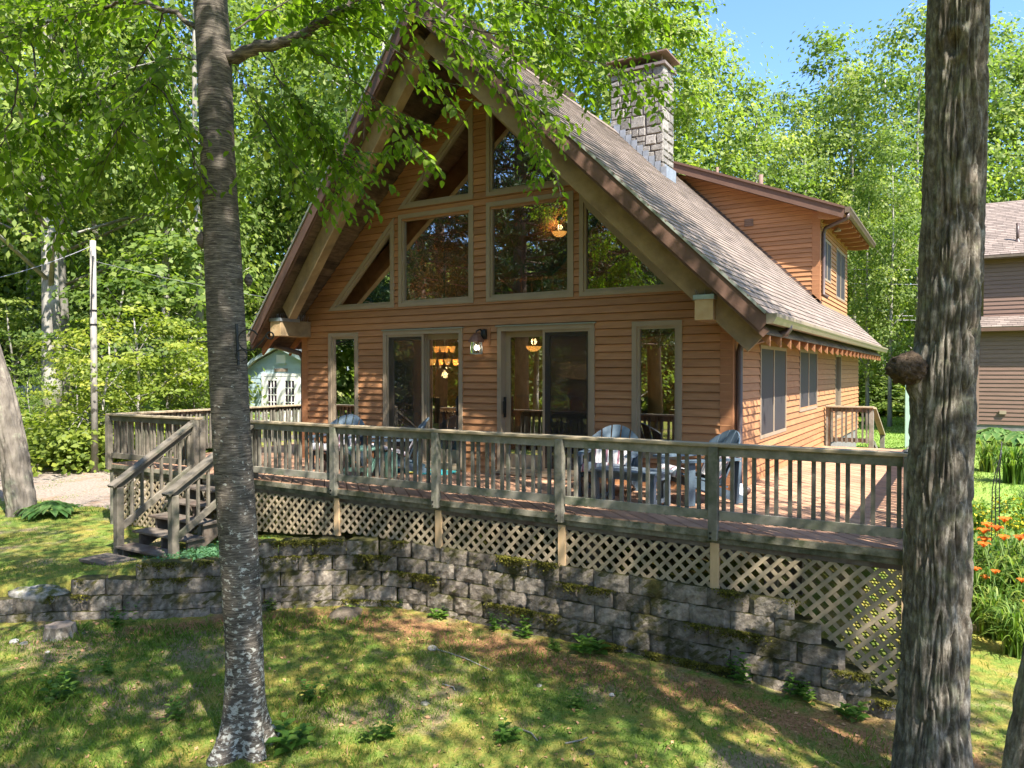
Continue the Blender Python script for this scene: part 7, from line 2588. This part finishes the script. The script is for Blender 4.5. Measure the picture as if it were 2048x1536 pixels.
for k, (u, v, r0, lab) in enumerate(((28, 1285, 0.045, 'white stone at the left edge below the wall'), (48, 1290, 0.04, 'smaller pale stone beside the white one at the left edge'), (165, 1268, 0.035, 'pale stone right of the sawn stump'), (95, 1306, 0.025, 'small white pebble on the left lawn'), (865, 1300, 0.05, 'grey stone on the lawn below the sunlit wall'), (1143, 1353, 0.02, 'pale stone on the right lawn, nearest the wall'), (1224, 1392, 0.026, 'white stone on the right lawn'), (1180, 1508, 0.035, 'pale stone at the lower right of the lawn'), (850, 1410, 0.035, 'pale chip on the central lawn'), (1078, 1372, 0.025, 'small pale chip left of the white stone'))):
    p = gpx(u, v)
    lump('stone', (p[0], p[1], G(p[0], p[1]) + r0 * 0.2), r0, k * 1.7, Mt['rock'] if k not in (0, 6) else MAT('white_stone', (0.3, 0.29, 0.27), (0.42, 0.41, 0.39), 8, bump=0.3), lab, 'stone', 0.6, RG)
p1, p2 = (-7.48, -3.7, -1.1), (-6.6, -3.72, -1.1)
lump('prop_stone', (-7.42, -3.74, -1.10), 0.10, 2.2, Mt['rock'], 'stone propping the left end of the bottom stair plank', 'stone', 0.7)
SGp = 'fallen sticks on the lawn'
for a, b, lab in (((865, 1300), (985, 1345), 'long thin stick on the lawn below the wall'), ((885, 1372), (910, 1384), 'short stick on the central lawn'), ((1030, 1458), (1075, 1485), 'curved stick at the bottom of the lawn'), ((1130, 1490), (1175, 1478), 'pale stick at the lower right of the lawn')):
    A, B_ = gpx(*a), gpx(*b)
    mid = (A + B_) / 2 + np.array([0.03, 0.03, 0])
    pts_ = [(q[0], q[1], G(q[0], q[1]) + 0.012) for q in (A, (A + mid) / 2, mid, (B_ + mid) / 2, B_)]
    tag(MB().tube(pts_, [0.008, 0.007, 0.007, 0.006, 0.003], 5).build('stick', Mt['bark_far'], None, True), lab, 'stick', SGp)

# ------------------------------------------------------------------ grass, moss and litter
Mt['grass'] = LEAF('grass_blade', [(0.0, (0.08, 0.155, 0.022)), (0.5, (0.155, 0.24, 0.035)), (0.8, (0.25, 0.27, 0.06)), (1.0, (0.42, 0.34, 0.16))], 0.3, gloss=0.15)


def grass(seed, n, x0, x1, y0, y1, dens, h, w, keep=None):
    r_ = np.random.default_rng(seed)
    x, y = r_.uniform(x0, x1, n), r_.uniform(y0, y1, n)
    k = r_.random(n) < dens(x, y)
    x, y = x[k], y[k]
    n = len(x)
    z = ground(x, y)
    a = r_.uniform(0, 6.28, n)
    tuft = fbm(x * 1.7 + 3, y * 1.7)
    hh = h * r_.uniform(0.4, 1.2, n) * (0.35 + 1.5 * np.clip(tuft - 0.28, 0, 1))
    ww = w * r_.uniform(0.7, 1.3, n)
    la = r_.uniform(0, 6.28, n)
    lx, ly = np.cos(la) * hh * r_.uniform(0.2, 0.9, n), np.sin(la) * hh * r_.uniform(0.2, 0.9, n)
    c, s = np.cos(a) * ww / 2, np.sin(a) * ww / 2
    V_ = np.stack([np.stack([x - c, y - s, z - 0.005], 1), np.stack([x + c, y + s, z - 0.005], 1), np.stack([x + c * 0.7 + lx * 0.4, y + s * 0.7 + ly * 0.4, z + hh * 0.6], 1), np.stack([x + lx, y + ly, z + hh], 1)], 1).reshape(-1, 3)
    F_ = np.arange(4 * n).reshape(n, 4)
    tone = np.clip(r_.normal(0.33, 0.22, n) + 0.9 * (fbm(x * 0.9, y * 0.9 + 7) - 0.5), 0, 1)
    return V_, F_, np.repeat(tone, 4)


def join(parts):
    Vs, Fs, Ts, nb = [], [], [], 0
    for a, b, c in parts:
        Vs.append(a)
        Fs.append(b + nb)
        Ts.append(c)
        nb += len(a)
    return np.concatenate(Vs), np.concatenate(Fs), np.concatenate(Ts)


bare = lambda x, y: sstep(0.40, 0.60, fbm(x * 0.9, y * 0.9)) 
offwall = lambda x, y: sstep(-0.15, -0.75, y - ywall(x))
low_d = lambda x, y: (0.35 + 0.65 * bare(x + 4, y + 9)) * (0.12 + 0.88 * offwall(x, y)) * (y < ywall(x) - 0.05)
up_d = lambda x, y: (0.25 + 0.75 * bare(x, y)) * (y > ywall(x) + 0.3) * np.where((x > DXL - 0.1) & (y > DYE - 0.05), 0, 1)
parts = [grass(1, 160000, -8.5, 2.4, -7.6, -2.3, low_d, 0.058, 0.0065),
         grass(2, 9000, -6, 0.5, -7, -3, lambda x, y: low_d(x, y) * sstep(0.5, 0.62, fbm(x * 1.1 + 9, y * 1.1)), 0.11, 0.005),
         grass(3, 60000, -16, -6.2, -6.5, 1.0, up_d, 0.05, 0.006),
         grass(4, 14000, -6.3, -3.4, -4.2, -2.2, up_d, 0.05, 0.006),
         grass(5, 70000, 2.3, 8, 2.0, 24, lambda x, y: 0.9 + 0 * x, 0.06, 0.012),
         grass(6, 14000, 2.2, 5, -4.0, 2.5, lambda x, y: 0.35 + 0 * x, 0.05, 0.006),
         grass(7, 40000, -3, 4, 13, 34, lambda x, y: 0.9 + 0 * x, 0.07, 0.02)]
V_, F_, T_ = join(parts)
gm = npmesh('grass', V_, F_, T_)
gm.materials.append(Mt['grass'])
tag(link('grass', gm), 'thin patchy grass growing on the lawn', 'grass', kind='stuff')
# pine needles and leaf litter
r_ = np.random.default_rng(31)
n = 26000
x, y = r_.uniform(-8, 3.4, n), r_.uniform(-7.5, -1.6, n)
pn = 0.12 + 0.9 * np.exp(-((y - ywall(x) + 0.5) / 0.6) ** 2) + 0.5 * (x > 2.0)
k = (r_.random(n) < pn) & ((y < ywall(x) - 0.04) | (x > 2.1))
x, y = x[k], y[k]
z = ground(x, y) + 0.006
ctr = np.stack([x, y, z], 1)
V_, F_ = quads(ctr, unit(r_.normal(size=ctr.shape) * 0.25 + np.array([0, 0, 1])), 0.085, 0.035, r_)
nd = 2600
xd, yd = r_.uniform(-8, 3.4, nd), r_.uniform(-7.5, -2.0, nd)
kd = (yd < ywall(xd) - 0.05) | (xd > 2.1)
xd, yd = xd[kd], yd[kd]
cd_ = np.stack([xd, yd, ground(xd, yd) + 0.012], 1)
V2, F2 = quads(cd_, unit(r_.normal(size=cd_.shape) * 0.35 + np.array([0, 0, 1])), 0.042, 0.6, r_)
nt_ = 420
xt, yt = r_.uniform(-8, 3.4, nt_), r_.uniform(-7.5, -2.0, nt_)
kt = (yt < ywall(xt) - 0.05)
xt, yt = xt[kt], yt[kt]
ct_ = np.stack([xt, yt, ground(xt, yt) + 0.014], 1)
V3, F3 = quads(ct_, unit(r_.normal(size=ct_.shape) * 0.15 + np.array([0, 0, 1])), 0.16, 0.035, r_)
tn = [r_.random(len(x)), r_.random(len(xd)), r_.random(len(xt)) * 0.4]
F_ = np.concatenate([F_, F2 + len(V_), F3 + len(V_) + len(V2)])
V_ = np.concatenate([V_, V2, V3])
lm_ = npmesh('pine_litter', V_, F_, np.repeat(np.concatenate(tn), 4))
lm_.materials.append(MAT('dry_needle', (0.26, 0.13, 0.06), (0.45, 0.27, 0.14), 30, bump=0, var=0.3, attr=True))
tag(link('pine_litter', lm_), 'dry orange pine needles, dead leaves and twigs scattered over the lawn', 'pine needles', kind='stuff')
# moss cushions on the block ledges
Vs, Fs, Ts, nb = [], [], [], 0
tops = []
for q in range(900):
    s_ = r_.uniform(0, arc[-1])
    x_, y_ = at_arc(s_)
    c = int(r_.integers(0, 5))
    wgt = fbm(np.array([x_ * 1.3 + c * 3]), np.array([y_ * 1.3]))[0]
    if wgt < 0.58 and not (x_ < -3.6 and c < 2 and r_.random() < 0.55): continue
    zt = -0.62 - BH * c
    lim = ((1.17, -4.98), (1.40, -5.85), (1.60, -6.5), (1.81, -7.05), (2.02, -7.3))[c]
    if not (lim[1] < x_ < lim[0]): continue
    m = int(r_.integers(40, 130))
    px_, py_ = x_ + r_.normal(0, 0.05, m), y_ - 0.012 * c + np.abs(r_.normal(0, 0.03, m)) - 0.015
    pz_ = zt + np.where(py_ < y_ - 0.012 * c - 0.0, -np.abs(r_.normal(0, 0.035, m)), 0.0) + r_.uniform(0, 0.014, m)
    ctr = np.stack([px_, py_, pz_], 1)
    V_, F_ = quads(ctr, unit(r_.normal(size=ctr.shape) * 0.6 + np.array([0, -0.5, 0.8])), 0.022, 0.8, r_)
    Vs.append(V_)
    Fs.append(F_ + nb)
    Ts.append(np.repeat(np.clip(r_.normal(0.4, 0.25, m), 0, 1), 4))
    nb += len(V_)
mm = npmesh('moss', np.concatenate(Vs), np.concatenate(Fs), np.concatenate(Ts))
mm.materials.append(LEAF('moss_tuft', [(0.0, (0.045, 0.045, 0.01)), (0.6, (0.11, 0.105, 0.02)), (1.0, (0.22, 0.19, 0.03))], 0.15, gloss=0.05))
tag(link('moss', mm), 'olive moss growing on the ledges of the block wall', 'moss', kind='stuff')
